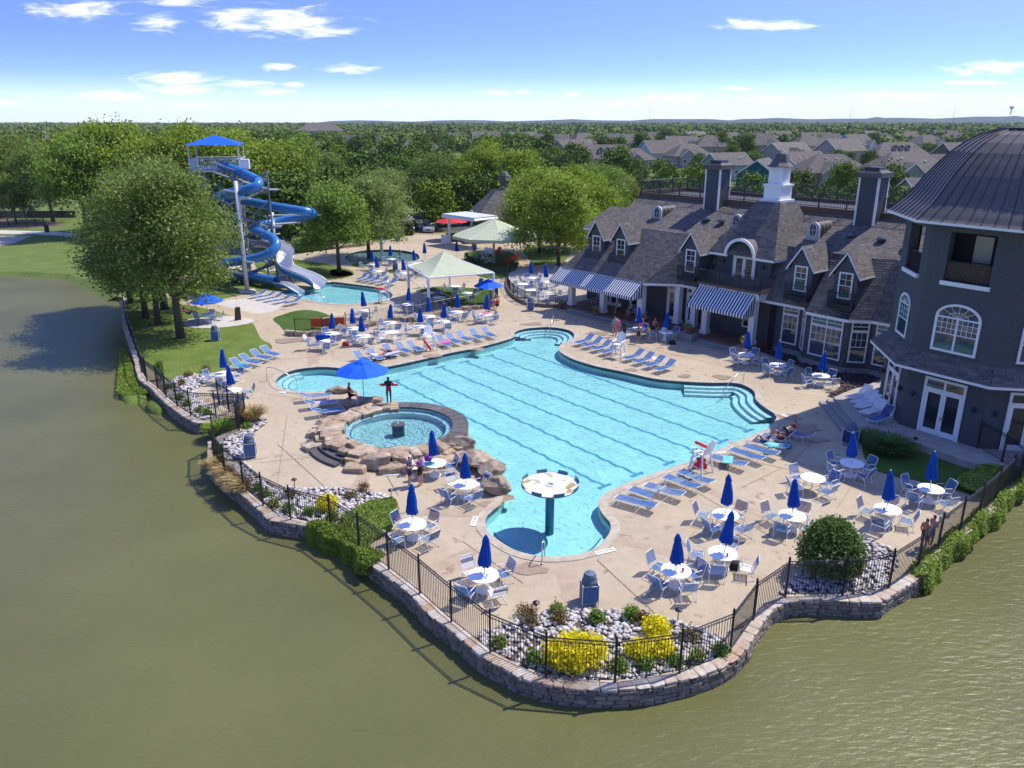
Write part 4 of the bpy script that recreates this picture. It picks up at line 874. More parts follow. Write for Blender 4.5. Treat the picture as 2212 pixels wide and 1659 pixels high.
for k, (h, f) in enumerate((((1440, 228), (1300, 258)), ((1520, 242), (1360, 275)), ((1585, 256), (1425, 291)), ((1655, 272), (1505, 308)), ((1755, 288), (1595, 330)))):
    lounger('low', zH(*h, .38), zH(*f, .34), ['farthest', 'second', 'third', 'fourth', 'nearest'][k] + ' of five sun loungers left of the slide pool', G)
for k, (h, f) in enumerate((((195, 1072), (70, 1117)), ((255, 1083), (125, 1127)), ((322, 1093), (190, 1137)), ((397, 1108), (260, 1150)), ((483, 1118), (340, 1172)))):
    lounger('half', zC(*h, .4), zC(*f, .34), ['leftmost', 'second', 'third', 'fourth', 'rightmost'][k] + ' of five sun loungers behind the slide pool', G)
for k, (h, f) in enumerate((((850, 195), (575, 258)), ((888, 232), (620, 305)), ((925, 265), (650, 350)), ((975, 315), (695, 400)), ((1040, 385), (770, 455)))):
    o = lounger('white' if k < 4 else 'up', zM(*h, .85), zM(*f, .8), ['farthest', 'second', 'third', 'fourth', 'nearest'][k] + ' of the loungers packed on the tower patio', 'white loungers on the tower patio', .45)
for k, (h, f) in enumerate((((880, 1120), (870, 1155)), ((930, 1125), (905, 1160)))): lounger('half', zB(*h, .38), zB(*f, .34), ['left', 'right'][k] + ' blue lounger behind the water slide legs', G)

# tables, each with its umbrella and chairs: (survey, x, y, phrase, umbrella, chairs, turn, white-striped chairs)
TABLES = [(zN, 1035, 480, 'left of the mushroom fountain by the fence', 'c', 4, 40, 'b'), (zJ, 1890, 1115, 'beside the ivy patch', 'c', 4, 50, 'c'), (zK, 490, 835, 'in front of the dark boulders', 'c', 4, 35, 'b'), (zJ, 2070, 610, 'with towels beside the spa', 'c', 2, 40, 'b'),
    (zO, 555, 530, 'nearest the lake fence, right of the fountain', 'c', 4, 30, 'a'), (zO, 870, 415, 'second from the lake fence, right side', 'c', 4, 55, 'b'), (zO, 890, 155, 'behind the two near right tables', 'c', 4, 45, 'c'), (zO, 1340, 160, 'left of the round holly', 'c', 4, 50, 'c'), (zL, 1930, 960, 'without umbrella at the tower shade edge', 'n', 4, 20, 'a'),
    (zM, 650, 830, 'beside the fountain grass in the tower shade', 'c', 4, 25, 'a'), (zM, 965, 1235, 'beside the two boys at the fence', 'c', 4, 55, 'c'), (zM, 1345, 1055, 'against the dark lawn near the right fence', 'c', 4, 25, 'a'),
    (zF, 65, 1120, 'left of three below the bay window', 'c', 4, 40, 'a'), (zF, 290, 1195, 'middle of three below the bay window', 'c', 4, 30, 'a'), (zF, 595, 1270, 'right of three below the bay window', 'c', 4, 25, 'a'), (zE, 1170, 1190, 'with a cooler before the porch columns', 'c', 3, 40, 'a'), (zE, 940, 1160, 'among the group before the awning', 'c', 2, 60, 'a'),
    (zH, 1070, 945, 'farther of two beside the left rock bed', 'c', 3, 45, 'a'), (zH, 1145, 1090, 'nearer of two beside the left rock bed', 'c', 4, 45, 'c'), (zH, 930, 420, 'on the lawn pad under the trees', 'o', 5, 20, 'a'),
    (zI, 575, 590, 'by the orange barrier', 'c', 4, 40, 'a'), (zI, 500, 660, 'with a folded umbrella lying on it', 'l', 3, 55, 'a'), (zI, 850, 615, 'second in the front middle row', 'c', 4, 35, 'a'), (zI, 770, 545, 'behind the barrier table, against the kerb', 'c', 3, 40, 'a'), (zI, 865, 393, 'behind the dark fence near the slide pool', 'c', 3, 40, 'a'),
    (zI, 1090, 495, 'third along the kerb in the middle', 'c', 4, 45, 'a'), (zI, 1105, 578, 'third in the front middle row', 'n', 4, 45, 'b'), (zI, 1250, 335, 'behind the fence, right of the slide pool', 'c', 3, 45, 'a'), (zI, 1358, 530, 'fourth in the front middle row', 'c', 3, 50, 'a'), (zI, 1435, 440, 'on the kerb left of the turf', 'c', 3, 40, 'a'),
    (zI, 1560, 487, 'fifth in the front middle row', 'c', 3, 50, 'a'), (zI, 1680, 402, 'on the kerb before the turf', 'c', 4, 40, 'a'), (zI, 1930, 425, 'with people beside the small open umbrella', 'c', 4, 45, 'a'),
    (zC, 775, 1243, 'left under the square sail', 'n', 3, 40, 'a'), (zC, 880, 1288, 'in front under the square sail', 'n', 3, 30, 'a'), (zC, 1145, 1245, 'right under the square sail', 'n', 3, 50, 'a'), (zC, 1030, 1180, 'at the back under the square sail', 'n', 3, 40, 'a'),
    (zC, 410, 918, 'nearest the wading pool spray post', 'c', 3, 30, 'a'), (zC, 225, 970, 'left by the wading pool', 'c', 3, 40, 'a'), (zC, 285, 1035, 'behind the far sun loungers', 'c', 4, 50, 'a'), (zC, 545, 1055, 'left of the square sail', 'c', 4, 45, 'a'), (zC, 640, 960, 'by the toddler pool', 'c', 3, 45, 'a'),
    (zC, 1765, 1098, 'farthest on the fenced patio', 'c', 4, 30, 'a'), (zC, 1915, 1137, 'on the fenced patio near the awning', 'c', 4, 45, 'a'), (zC, 1685, 1157, 'left on the fenced patio', 'n', 4, 40, 'a'), (zC, 1755, 1215, 'sunlit on the fenced patio', 'n', 4, 20, 'a'), (zC, 1945, 1250, 'front right on the fenced patio', 'n', 3, 40, 'a')]
CH = {'a': chair_a, 'b': chair_b, 'c': chair_c}
def set_table(sv, x, y, phrase, um, nch, turn, ck):
    base = .3 if 'fenced patio' in phrase else 0.
    p = sv(x, y, .735 + base); q = Vector((p.x, p.y, base)); table(q, R(turn), 'round white table ' + phrase, 'round white tables')
    if um == 'c':
        k = closed[hash_(phrase) % 4](q, R(hash_(phrase) % 360), 'closed blue umbrella at the table ' + phrase, 'closed blue umbrellas'); k.rotation_euler.x = R(hash_(phrase) % 7 - 3); k.rotation_euler.y = R(hash_(phrase) // 3 % 7 - 3); k.scale = (1, 1, .94 + .12 * ((hash_(phrase) // 7) % 10) / 10)
    if um == 'o': open_blue(q, .3, 'open blue umbrella over the table ' + phrase, 'open blue umbrellas')
    rs = random.Random(hash_(phrase)); dirs = {}
    for k in range(nch):
        a = R(turn + 360 / max(nch, 3) * k + rs.uniform(-9, 9)); r = .78 + rs.uniform(0, .26); c = q + Vector((math.cos(a) * r, math.sin(a) * r, 0))
        deg = math.degrees(a) % 360; side = ['right', 'far right', 'far', 'far left', 'left', 'near left', 'near', 'near right'][int((deg + 22.5) // 45) % 8]
        while side in dirs: side = side + ' outer'
        dirs[side] = 1
        CH[ck if rs.random() > .25 else 'a'](c, a + math.pi / 2 + rs.uniform(-.38, .38), 'blue chair, %s side of table %s' % (side, phrase), 'strap chairs round the tables')
for tdef in TABLES: set_table(*tdef)
q = zI(500, 655, .78); o = closed[0](Vector((q.x - .5, q.y, .80)), 0, 'folded blue umbrella lying across a table by the barrier', 'closed blue umbrellas'); o.rotation_euler = (0, R(84), R(-10)); o.location = (q.x - 1.5, q.y + .1, .95); o.scale = (1, 1, .9)
for i, (sv, x, y, lab) in enumerate(((zC, 755, 1190, 'closed blue umbrella at the left post of the square sail'), (zC, 1050, 930, 'closed blue umbrella tip behind the square sail'), (zC, 740, 950, 'closed blue umbrella behind the square sail, by the toddler pool'))):
    closed[i](sv(x, y), .4 * i, lab, 'closed blue umbrellas')
open_blue(P(787, 872, .0), .2, 'large open blue umbrella over the seated lifeguard', 'open blue umbrellas', 1.15)
open_blue(zC(1355, 1360), .6, 'open blue umbrella beside the square sail post', 'open blue umbrellas')
# bins
def mk_bin():
    t = thing('litter_bin', '', 'bin'); w = .3
    for sx in (-1, 1):
        for sy in (-1, 1): MB().tube([(sx * w, sy * w, 0), (sx * w, sy * w, .92)], .022, 6).build('post', 'white_paint', t)
    for z in (.12, .86):
        MB().tube([(-w, -w, z), (w, -w, z), (w, w, z), (-w, w, z)], .018, 5, True).build('frame_ring', 'white_paint', t)
    for k in range(4):
        mb = MB()
        for j in range(9):
            u = -.22 + j * .055; mb.box((u, -w, .49), (.046, .02, .7), mat=Matrix.Rotation(k * math.pi / 2, 4, 'Z'))
        mb.build('strap_panel', 'strap_navy' if k % 2 else 'strap_blue', t)
    MB().lathe([(.26, .05), (.26, .9)], 16).build('drum', 'bin_lid', t); MB().lathe([(.29, .88), (.29, .98), (.25, 1.04), (.24, 1.18), (.2, 1.26), (.02, 1.3)], 20).build('lid', 'bin_lid', t, False); return t
bin_ = Maker(mk_bin)
for p, rz, lab in ((zN(1840, 690), .08, 'blue strap bin with grey lid in front of the yellow shrubs'), (zJ(550, 560), .25, 'blue strap bin beside the left rock bed'), (zH(1000, 655), .15, 'blue strap bin on the lawn by the tree'), (zM(625, 665), .5, 'blue strap bin at the foot of the tower patio steps'), (zC(455, 1030), .2, 'blue bin on the small turf island'), (zC(1285, 1215), 0, 'blue bin beside the right sail post'), (zC(1755, 1415), .1, 'blue strap bin against the curved patio wall'),
                   (zC(477, 738), 0, 'blue bin in front of the far hedge'), (zC(1215, 835), .2, 'blue bin under the mushroom shade')): bin_(p, rz, lab, 'blue strap bins')
# lifeguard chairs
def mk_guard():
    t = thing('lifeguard_chair', '', 'lifeguard chair')
    for sx in (-1, 1):
        for sy in (-1, 1): MB().tube([(sx * .42, sy * .45, 0), (sx * .3, sy * .28, 1.05)], .055, 4).build('leg', 'white_paint', t)
        MB().tube([(sx * .42, .4, .35), (sx * .42, -.4, .35)], .035, 4).build('side_rail', 'white_paint', t); MB().box((sx * .36, .02, 1.32), (.12, .75, .03)).build('armrest', 'white_paint', t); MB().tube([(sx * .34, .3, 1.0), (sx * .34, .3, 1.32)], .035, 4).build('arm_post', 'white_paint', t)
    for z in (.4, .75): MB().box((0, .4, z), (.78, .05, .1)).build('step', 'white_paint', t)
    MB().box((0, 0, 1.07), (.7, .62, .05)).build('seat', 'white_paint', t)
    for k in range(5):
        x = -.26 + k * .13; MB().add([(x - .055, -.28, 1.08), (x + .055, -.28, 1.08), (x + .05, -.58, 1.95 - abs(k - 2) * .09), (x - .05, -.58, 1.95 - abs(k - 2) * .09), (x - .055, -.31, 1.08), (x + .055, -.31, 1.08), (x + .05, -.61, 1.95 - abs(k - 2) * .09), (x - .05, -.61, 1.95 - abs(k - 2) * .09)], [(0, 1, 2, 3), (7, 6, 5, 4), (0, 4, 5, 1), (1, 5, 6, 2), (2, 6, 7, 3), (3, 7, 4, 0)]).build('back_slat', 'white_paint', t)
    return t
guard = Maker(mk_guard)
def rescue_tube(p, rz, label, tilt=.5):
    mb = MB(); mb.tube([(-.55, 0, 0), (-.5, 0, .03), (.5, 0, .03), (.55, 0, 0)], [.05, .085, .085, .05], 8); o = mb.build('rescue_tube', 'paint_red', None, True); o.location = p; o.rotation_euler = (0, tilt, rz); tag(o, label, 'rescue tube', 'red rescue tubes')
gp = zL(940, 905); guard(gp, R(35), 'white lifeguard chair with a red tube on the near pool side', 'white lifeguard chairs'); rescue_tube((gp.x, gp.y, 1.42), .4, 'red rescue tube across the near lifeguard chair')
gp = zE(755, 1420); guard(gp, R(150), 'white lifeguard chair in the clubhouse lounger row', 'white lifeguard chairs')
gp = zI(1445, 735); guard(gp, R(200), 'white lifeguard chair with red floats among the far loungers', 'white lifeguard chairs'); rescue_tube((gp.x - .2, gp.y - .55, .55), .3, 'red float hung low on the far lifeguard chair', 1.0)
gp = zI(1040, 320); guard(gp, R(120), 'white lifeguard chair with red float at the slide pool', 'white lifeguard chairs'); rescue_tube((gp.x - .3, gp.y - .2, 1.42), .1, 'red rescue tube on the slide pool lifeguard chair', .1)
mb = MB(); mb.add([(0, 0, .0), (.7, 0, 0), (.6, .1, .5), (.25, .15, .55), (0, .3, 0), (.7, .35, 0), (.6, .3, .45), (.2, .3, .5)], [(0, 1, 2, 3), (4, 7, 6, 5), (0, 3, 7, 4), (1, 5, 6, 2), (3, 2, 6, 7), (0, 4, 5, 1)]); o = mb.build('red_bag', 'paint_red'); gp = zL(930, 885); o.location = (gp.x - .3, gp.y, .05); tag(o, 'red rescue bag hung under the near lifeguard chair', 'bag')
# hand rails
def handrail(label, pts):
    t = thing('handrail', label, 'handrail', group='chrome pool handrails'); MB().tube(pts, .028, 8).build('rail', 'chrome', t, True); MB().lathe([(.06, 0), (.06, .02)], 10, c=(pts[0][0], pts[0][1], 0)).build('foot_plate', 'chrome', t)
def rail_pts(a, b, h=.95, sag=-.1):
    d = b - a; return [a, a + Vector((0, 0, h * .85)), a + d * .06 + Vector((0, 0, h)), a + d * .3 + Vector((0, 0, h * .97)), b + Vector((0, 0, .25)), b + Vector((0, 0, -.5))]
handrail('chrome handrail at the front steps near the fountain', rail_pts(zK(1165, 1545), zK(1190, 1400)))
handrail('chrome handrail at the left cove steps', rail_pts(zI(8, 1005), zI(268, 1020, 0)))
handrail('chrome handrail at the right pool steps', rail_pts(zL(1315, 120), zL(1140, 215)))
handrail('chrome handrail at the far cove steps', rail_pts(zE(185, 1120), zE(155, 1190)))
handrail('chrome handrail in the slide pool', rail_pts(zI(400, 305), zI(545, 320)))
handrail('chrome handrail at the slide pool corner', rail_pts(zC(415, 1210), zC(280, 1235)))
# mushroom fountain
fp = zK(1232, 1190, -.12); fp.z = 0
mf = thing('mushroom_fountain', 'blue mushroom fountain with stained white dish standing in the pool', 'fountain', (fp.x, fp.y, 0))
def fountain():
    q = .56
    L_ = lambda pr, n, nm, mt, sm=False: MB().lathe([(r * q, 1.85 + (z - 2.6) * q) for r, z in pr], n, caps=False).build(nm, mt, mf, sm)
    MB().lathe([(.2, -1.2), (.2, 1.62)], 24, caps=False).build('column', 'fountain_blue', mf, True)
    L_([(.3, 2.05), (1.2, 2.2), (2.1, 2.42), (2.28, 2.55), (2.28, 2.62)], 48, 'underside', 'fountain_blue', True)
    m, nt, b, N, L = _base('stained_dish'); g = N('ShaderNodeTexCoord'); t = N('ShaderNodeTexNoise'); t.inputs['Scale'].default_value = 1.7; t.inputs['Detail'].default_value = 4
    mpn = N('ShaderNodeMapping'); mpn.inputs['Scale'].default_value = (1, 1, 0); L(g.outputs['Object'], mpn.inputs[0]); L(mpn.outputs[0], t.inputs[0])
    vl = N('ShaderNodeVectorMath'); vl.operation = 'LENGTH'; L(mpn.outputs[0], vl.inputs[0]); mu = N('ShaderNodeMath'); mu.operation = 'MULTIPLY'; mu.inputs[1].default_value = .16; L(vl.outputs['Value'], mu.inputs[0])
    ad = N('ShaderNodeMath'); L(t.outputs[0], ad.inputs[0]); L(mu.outputs[0], ad.inputs[1])
    cr = N('ShaderNodeValToRGB'); e = cr.color_ramp.elements; e[0].position = .66; e[0].color = (.66, .66, .64, 1); e[1].position = .76; e[1].color = (.36, .27, .06, 1); L(ad.outputs[0], cr.inputs[0]); L(cr.outputs[0], b.inputs['Base Color']); b.inputs['Roughness'].default_value = .3
    L_([(.3, 2.58), (1.2, 2.55), (2.27, 2.6)], 48, 'dish', 'stained_dish', True)
    L_([(.24, 2.5), (.24, 2.64), (.36, 2.64), (.36, 2.56)], 24, 'centre_collar', 'steel_white'); L_([(.01, 2.53), (.25, 2.53)], 24, 'drain', 'sage_fabric')
    for k in range(8):
        a0, a1 = R(45 * k + 4), R(45 * k + 26); mb = MB(); A = [a0 + (a1 - a0) * j / 4 for j in range(5)]; r0, r1, z0, z1 = 1.285, 1.265, 1.85, 2.0
        mb.add([(r * math.cos(a), r * math.sin(a), z) for r, z in ((r0, z0), (r0, z1), (r1, z0), (r1, z1)) for a in A],
               [(j, j + 1, 6 + j, 5 + j) for j in range(4)] + [(11 + j, 10 + j, 15 + j, 16 + j) for j in range(4)] + [(5 + j, 6 + j, 16 + j, 15 + j) for j in range(4)]); mb.build('rim_tab', 'fountain_blue', mf)
fountain()
# depth markers with lettering
def marker(p, rz, text, label):
    t = thing('depth_marker', label, 'depth marker', (p.x, p.y, .024), rz, 'white depth markers'); w = .14 * len(text) * .62 + .12
    MB().box((0, 0, .004), (w, .26, .008)).build('plate', 'sign_white', t)
    c = bpy.data.curves.new('lettering', 'FONT'); c.body = text; c.size = .2; c.align_x = 'CENTER'; c.align_y = 'CENTER'; c.extrude = .002
    o = bpy.data.objects.new('tmp', c); COL.objects.link(o); me = bpy.data.meshes.new_from_object(o.evaluated_get(bpy.context.evaluated_depsgraph_get())); bpy.data.objects.remove(o); me.materials.clear(); me.materials.append(MATS['ink']); link('lettering', me, t, (0, 0, .011))
marker(zK(1725, 1432), R(24), '3 FT 6 IN', 'white depth marker right of the fountain cove'); marker(zK(570, 1165), R(82), '3 FT 6 IN', 'white depth marker left of the fountain cove'); marker(zJ(1715, 708), R(1), '3 FT 6 IN', 'white depth marker at the near foot of the spa')
marker(zH(1585, 1113), R(-12), '3 FT', 'white depth marker at the left cove'); marker(zL(1130, 740), R(28), '4 FT', 'white depth marker beside the near lounger row'); marker(zL(1680, 415), R(-60), '3 FT', 'white depth marker at the right steps')

# ================================================================== CLUBHOUSE
BO = Vector((5.7, 72.7, 0)); BE = Vector((.64, -.768, 0)).normalized(); BN = Vector((-BE.y, BE.x, 0))
def B(s, t, z=0.): return BO + BE * s + BN * t + Vector((0, 0, z))
BANG = math.atan2(BE.y, BE.x)
club = thing('clubhouse', 'long charcoal clubhouse with grey shingle roof, dormers and striped awnings', 'building')
def quadp(mb, *pts): mb.add(pts, [tuple(range(len(pts)))])
def bbox(s0, s1, t0, t1, z0, z1, name, mat, parent=None, holder=None):
    mb = MB(); mb.prism([B(s0, t0), B(s1, t0), B(s1, t1), B(s0, t1)], z0, z1); return mb.build(name, mat, parent or club)
def shingled(name, polys, parent, course=.19, wid=.4, mat='shingle', base_mat='charcoal_deep'):
    """roof planes: flat backing plus rows of overlapping shingles, one joined stuff part"""
    mb = MB(); sh = MB(); rs = random.Random(len(polys))
    for pl in polys:
        pl = [Vector(p) for p in pl]; nrm = Vector((0, 0, 0))
        for i in range(len(pl)): nrm += pl[i - 1].cross(pl[i])
        nrm.normalize()
        if nrm.z < 0: nrm = -nrm; pl = pl[::-1]
        mb.add(pl, [tuple(range(len(pl)))])
        up = (Vector((0, 0, 1)) - nrm * nrm.z).normalized(); side = up.cross(nrm); o = pl[0]
        q = [((p - o).dot(side), (p - o).dot(up)) for p in pl]; v0, v1 = min(a[1] for a in q), max(a[1] for a in q); v = v0; row = 0
        while v < v1:
            vm = min(v + course * .5, v1 - .001); xs = []
            for i in range(len(q)):
                (xa, ya), (xb, yb) = q[i - 1], q[i]
                if (ya > vm) != (yb > vm): xs.append(xa + (xb - xa) * (vm - ya) / (yb - ya))
            xs.sort(); h = min(course * 1.02, v1 - v)
            for i in range(0, len(xs) - 1, 2):
                x = xs[i] - (row % 2) * wid * .5 * rs.random()
                while x < xs[i + 1]:
                    w = wid * rs.uniform(.6, 1.3); a, b = max(x, xs[i]), min(x + w, xs[i + 1])
                    if b - a > .05:
                        lift = .018 + rs.uniform(0, .008); p0 = o + side * (a + .005) + up * (v - .02); p1 = o + side * (b - .005) + up * (v - .02); p2 = o + side * (b - .005) + up * (v + h); p3 = o + side * (a + .005) + up * (v + h)
                        sh.add([p0 + nrm * lift, p1 + nrm * lift, p2 + nrm * .008, p3 + nrm * .008, p0 + nrm * .004, p1 + nrm * .004], [(0, 1, 2, 3), (4, 5, 1, 0)])
                    x += w
            v += course; row += 1
    r = mb.build(name, base_mat, parent); s = sh.build('shingles', mat, r if parent is not None else None); s['kind'] = 'stuff'; return r
# walls
bbox(-.2, 30, 2.7, 16, 0, 4.3, 'wall', 'charcoal_siding'); bbox(-2.6, 1.6, 4.6, 12, 0, 7.2, 'side_wing_wall', 'charcoal_siding'); bbox(20.1, 22.3, 2.5, 2.8, .25, 4.1, 'wall_panel', 'charcoal_siding')
mb = MB(); mb.prism([B(22.3, 3), B(22.3, 2.6), B(23.4, 1.25), B(26.6, 1.15), B(27.8, 2.2), B(30, 2.25), B(30, 3)], 0, 4.15); mb.build('bay_wall', 'charcoal_siding', club)
bbox(14.3, 19.3, 2.4, 8, 4.0, 7.1, 'pavilion_wall', 'charcoal_siding')
mb = MB(); mb.prism([B(20.3, 2.2), B(22.2, 2.3), B(23.3, .95), B(26.7, .85), B(28, 1.9), B(30, 1.9), B(30, 2.6), B(20.3, 2.6)], 0, .35); mb.build('plinth', 'concrete_grey', club)
# porch floor, steps, columns
mb = MB(); mb.prism([B(-.6, -.55), B(9.4, -.55), B(11.6, 1.3), B(14, 1.3), B(14, 2.8), B(-.6, 2.8)], 0, .45); mb.build('porch_floor', 'brick_floor', club)
mb = MB(); mb.prism([B(13.9, -.1), B(19.6, -.1), B(19.6, 2.6), B(13.9, 2.6)], 0, .45); mb.build('porch_floor', 'brick_floor', club)
for k in range(2):
    bbox(.4, 9.0, -.95 - .4 * k, -.55 - .4 * k + .02, 0, .3 - .15 * k, 'porch_step', 'concrete_grey'); bbox(15, 18.7, -.5 - .4 * k, -.1 - .4 * k + .02, 0, .3 - .15 * k, 'porch_step', 'concrete_grey')
bbox(13.4, 14.9, -1.0, -.08, 0, .62, 'step_pier', 'concrete_grey'); bbox(18.8, 20.0, -1.0, -.08, 0, .62, 'step_pier', 'concrete_grey'); bbox(8.8, 10.2, -1.0, -.5, 0, .5, 'step_pier', 'concrete_grey')
def column(s, t, top, w=.5):
    mb = MB(); p = B(s, t); mb.box((p.x, p.y, .45 + (top - .45) / 2), (w, w, top - .45), BANG); mb.box((p.x, p.y, .6), (w + .14, w + .14, .3), BANG); mb.box((p.x, p.y, top - .12), (w + .12, w + .12, .2), BANG); mb.build('column', 'white_trim', club)
for s, t, top in ((0, 0, 4.0), (4.1, 0, 4.0), (8.6, 0, 4.0), (11.0, 2.0, 4.0), (14.6, 1.1, 4.5), (19.0, 1.1, 4.5), (12.6, 2.2, 4.0)): column(s, t, top)
# roof planes
EAVE = [(-.9, -.45), (9.2, -.45), (11.4, 1.5), (20.3, 1.6), (22.9, 1.6), (23.6, .55), (26.8, .5), (28.0, 1.55), (30.5, 1.6)]
BRK = [(1.8, 3.2), (9.4, 3.2), (11.4, 4.0), (20.3, 4.0), (22.9, 4.0), (23.6, 3.4), (26.8, 3.4), (28.0, 4.0), (30.5, 4.0)]
TOPE = [(.6, 8.4), (9.4, 8.4), (11.4, 8.4), (20.3, 8.4), (22.9, 8.4), (23.6, 8.4), (26.8, 8.4), (28.0, 8.4), (30.5, 8.4)]
ZE, ZK, ZT = 4.0, 7.9, 10.1
def zbrk(t): return ZK
low = [[B(*EAVE[i], ZE), B(*EAVE[i + 1], ZE), B(*BRK[i + 1], ZK), B(*BRK[i], ZK)] for i in range(8)]
upp = [[B(*BRK[i], ZK), B(*BRK[i + 1], ZK), B(*TOPE[i + 1], ZT), B(*TOPE[i], ZT)] for i in range(8)]
low.append([B(-.9, 15, ZE), B(-.9, -.45, ZE), B(1.8, 3.2, ZK), B(1.8, 12, ZK)]); upp.append([B(1.8, 12, ZK), B(1.8, 3.2, ZK), B(.6, 8.4, ZT), B(.6, 12, ZT)])
# planar quads: split the skewed ones
def tri(pl): return [[pl[0], pl[1], pl[2]], [pl[0], pl[2], pl[3]]] if abs((pl[1] - pl[0]).cross(pl[2] - pl[0]).normalized().dot((pl[3] - pl[0]).normalized())) > .01 else [pl]
shingled('roof', [t for p in low + upp for t in tri(p)], club)
mb = MB(); mb.prism([B(.6, 8.4), B(30.5, 8.4), B(30.5, 15.5), B(.6, 15.5)], ZT - .3, ZT + .1); mb.build('roof_deck', 'charcoal_siding', club)
for a, b in (((.5, 8.3), (31, 8.5)), ((.5, 8.3), (.7, 15.5)), ((.5, 15.4), (31, 15.6))):
    mb = MB(); mb.prism([B(a[0], a[1]), B(b[0], a[1]), B(b[0], b[1]), B(a[0], b[1])], ZT - .2, ZT + .42); mb.build('parapet', 'wood_brown', club)
for i in range(8):
    a, b = B(*EAVE[i], ZE - .02), B(*EAVE[i + 1], ZE - .02); MB().extr([a, b, b + Vector((0, 0, -.2)), a + Vector((0, 0, -.2))], BN * .12).build('fascia', 'white_trim', club)
a, b = B(-.9, -.45, ZE - .02), B(-.9, 15, ZE - .02); MB().extr([a, b, b + Vector((0, 0, -.2)), a + Vector((0, 0, -.2))], BE * .12).build('fascia', 'white_trim', club)
mb = MB()
for i in range(8): quadp(mb, B(*EAVE[i], ZE - .05), B(*EAVE[i + 1], ZE - .05), B(EAVE[i + 1][0], 3.0, ZE - .05), B(EAVE[i][0], 3.0, ZE - .05))
mb.build('soffit', 'white_trim', club)
# side wing roof
shingled('side_wing_roof', [[B(-3, 4.2, 7.1), B(2.2, 4.2, 7.1), B(2.6, 8, 8.9), B(-2.9, 8, 8.9)], [B(-3, 12.2, 7.1), B(2.2, 12.2, 7.1), B(2.6, 8, 8.9), B(-2.9, 8, 8.9)]], club)
mb = MB(); quadp(mb, B(-2.6, 4.6, 7.15), B(-2.6, 12, 7.15), B(-2.6, 8, 8.8)); mb.build('gable_wall', 'charcoal_siding', club)
a, b = B(-3, 4.2, 7.08), B(1.5, 4.2, 7.08); MB().extr([a, b, b + Vector((0, 0, -.18)), a + Vector((0, 0, -.18))], BN * .08).build('fascia', 'white_trim', club)
# glazing
def window(o, u, nrm, w, h, name='window', cols=2, rows=2, frame=.1, glass='glass_dark', arch=False, mull=1, parent=None, upper_only=True):
    """o: bottom centre on the wall, u: along wall, nrm: outwards. frame, pane(s) and glazing bars"""
    up = Vector((0, 0, 1)); t = parent or club
    fr = MB(); F = lambda a, z, d=0.: o + u * a + up * z + nrm * d
    def bar(a0, a1, z0, z1, d=.06, m=fr): m.extr([F(a0, z0, 0), F(a1, z0, 0), F(a1, z1, 0), F(a0, z1, 0)], nrm * d)
    bar(-w / 2 - frame, -w / 2, -frame, h + (0 if arch else frame)); bar(w / 2, w / 2 + frame, -frame, h + (0 if arch else frame)); bar(-w / 2, w / 2, -frame, 0)
    if not arch: bar(-w / 2, w / 2, h, h + frame)
    for k in range(1, mull): x = -w / 2 + w * k / mull; bar(x - frame * .4, x + frame * .4, 0, h)
    bar(-w / 2, w / 2, h * .5 - .025, h * .5 + .025, .05)
    if arch:
        r = w / 2; n = 14; A = [math.pi * k / n for k in range(n + 1)]; ah = r * .62; bar(-w / 2, w / 2, h - .04, h + .04, .05)
        for k in range(n):
            q = [F((r + frame) * math.cos(A[k]), h + (ah + frame) * math.sin(A[k])), F((r + frame) * math.cos(A[k + 1]), h + (ah + frame) * math.sin(A[k + 1])), F(r * math.cos(A[k + 1]), h + ah * math.sin(A[k + 1])), F(r * math.cos(A[k]), h + ah * math.sin(A[k]))]; fr.extr(q[::-1], nrm * .07)
    wo = fr.build(name, 'white_trim', t)
    gl = MB(); gl.add([F(-w / 2, 0, .012), F(w / 2, 0, .012), F(w / 2, h, .012), F(-w / 2, h, .012)], [(0, 1, 2, 3)])
    if arch: gl.add([F(r * math.cos(a), h + ah * math.sin(a), .012) for a in A], [tuple(range(n + 1))])
    gl.build('pane', glass, wo)
    mb = MB(); z0 = h * .5 if upper_only else 0
    for m in range(mull):
        x0 = -w / 2 + w * m / mull; ww = w / mull
        for k in range(1, cols): x = x0 + ww * k / cols; mb.extr([F(x - .012, z0, .012), F(x + .012, z0, .012), F(x + .012, h, .012), F(x - .012, h, .012)], nrm * .02)
        for k in range(1, rows): z = z0 + (h - z0) * k / rows; mb.extr([F(x0, z - .012, .012), F(x0 + ww, z - .012, .012), F(x0 + ww, z + .012, .012), F(x0, z + .012, .012)], nrm * .018)
    if arch:
        for k in (3, 5, 7, 9, 11): a = math.pi * k / 14; mb.tube([F(0, h, .03), F(r * math.cos(a), h + ah * math.sin(a), .03)], .014, 4)
        mb.tube([F(r * .5 * math.cos(a), h + ah * .5 * math.sin(a), .03) for a in A], .014, 4)
    if mb.v: mb.build('glazing_bars', 'white_trim', wo)
    return wo
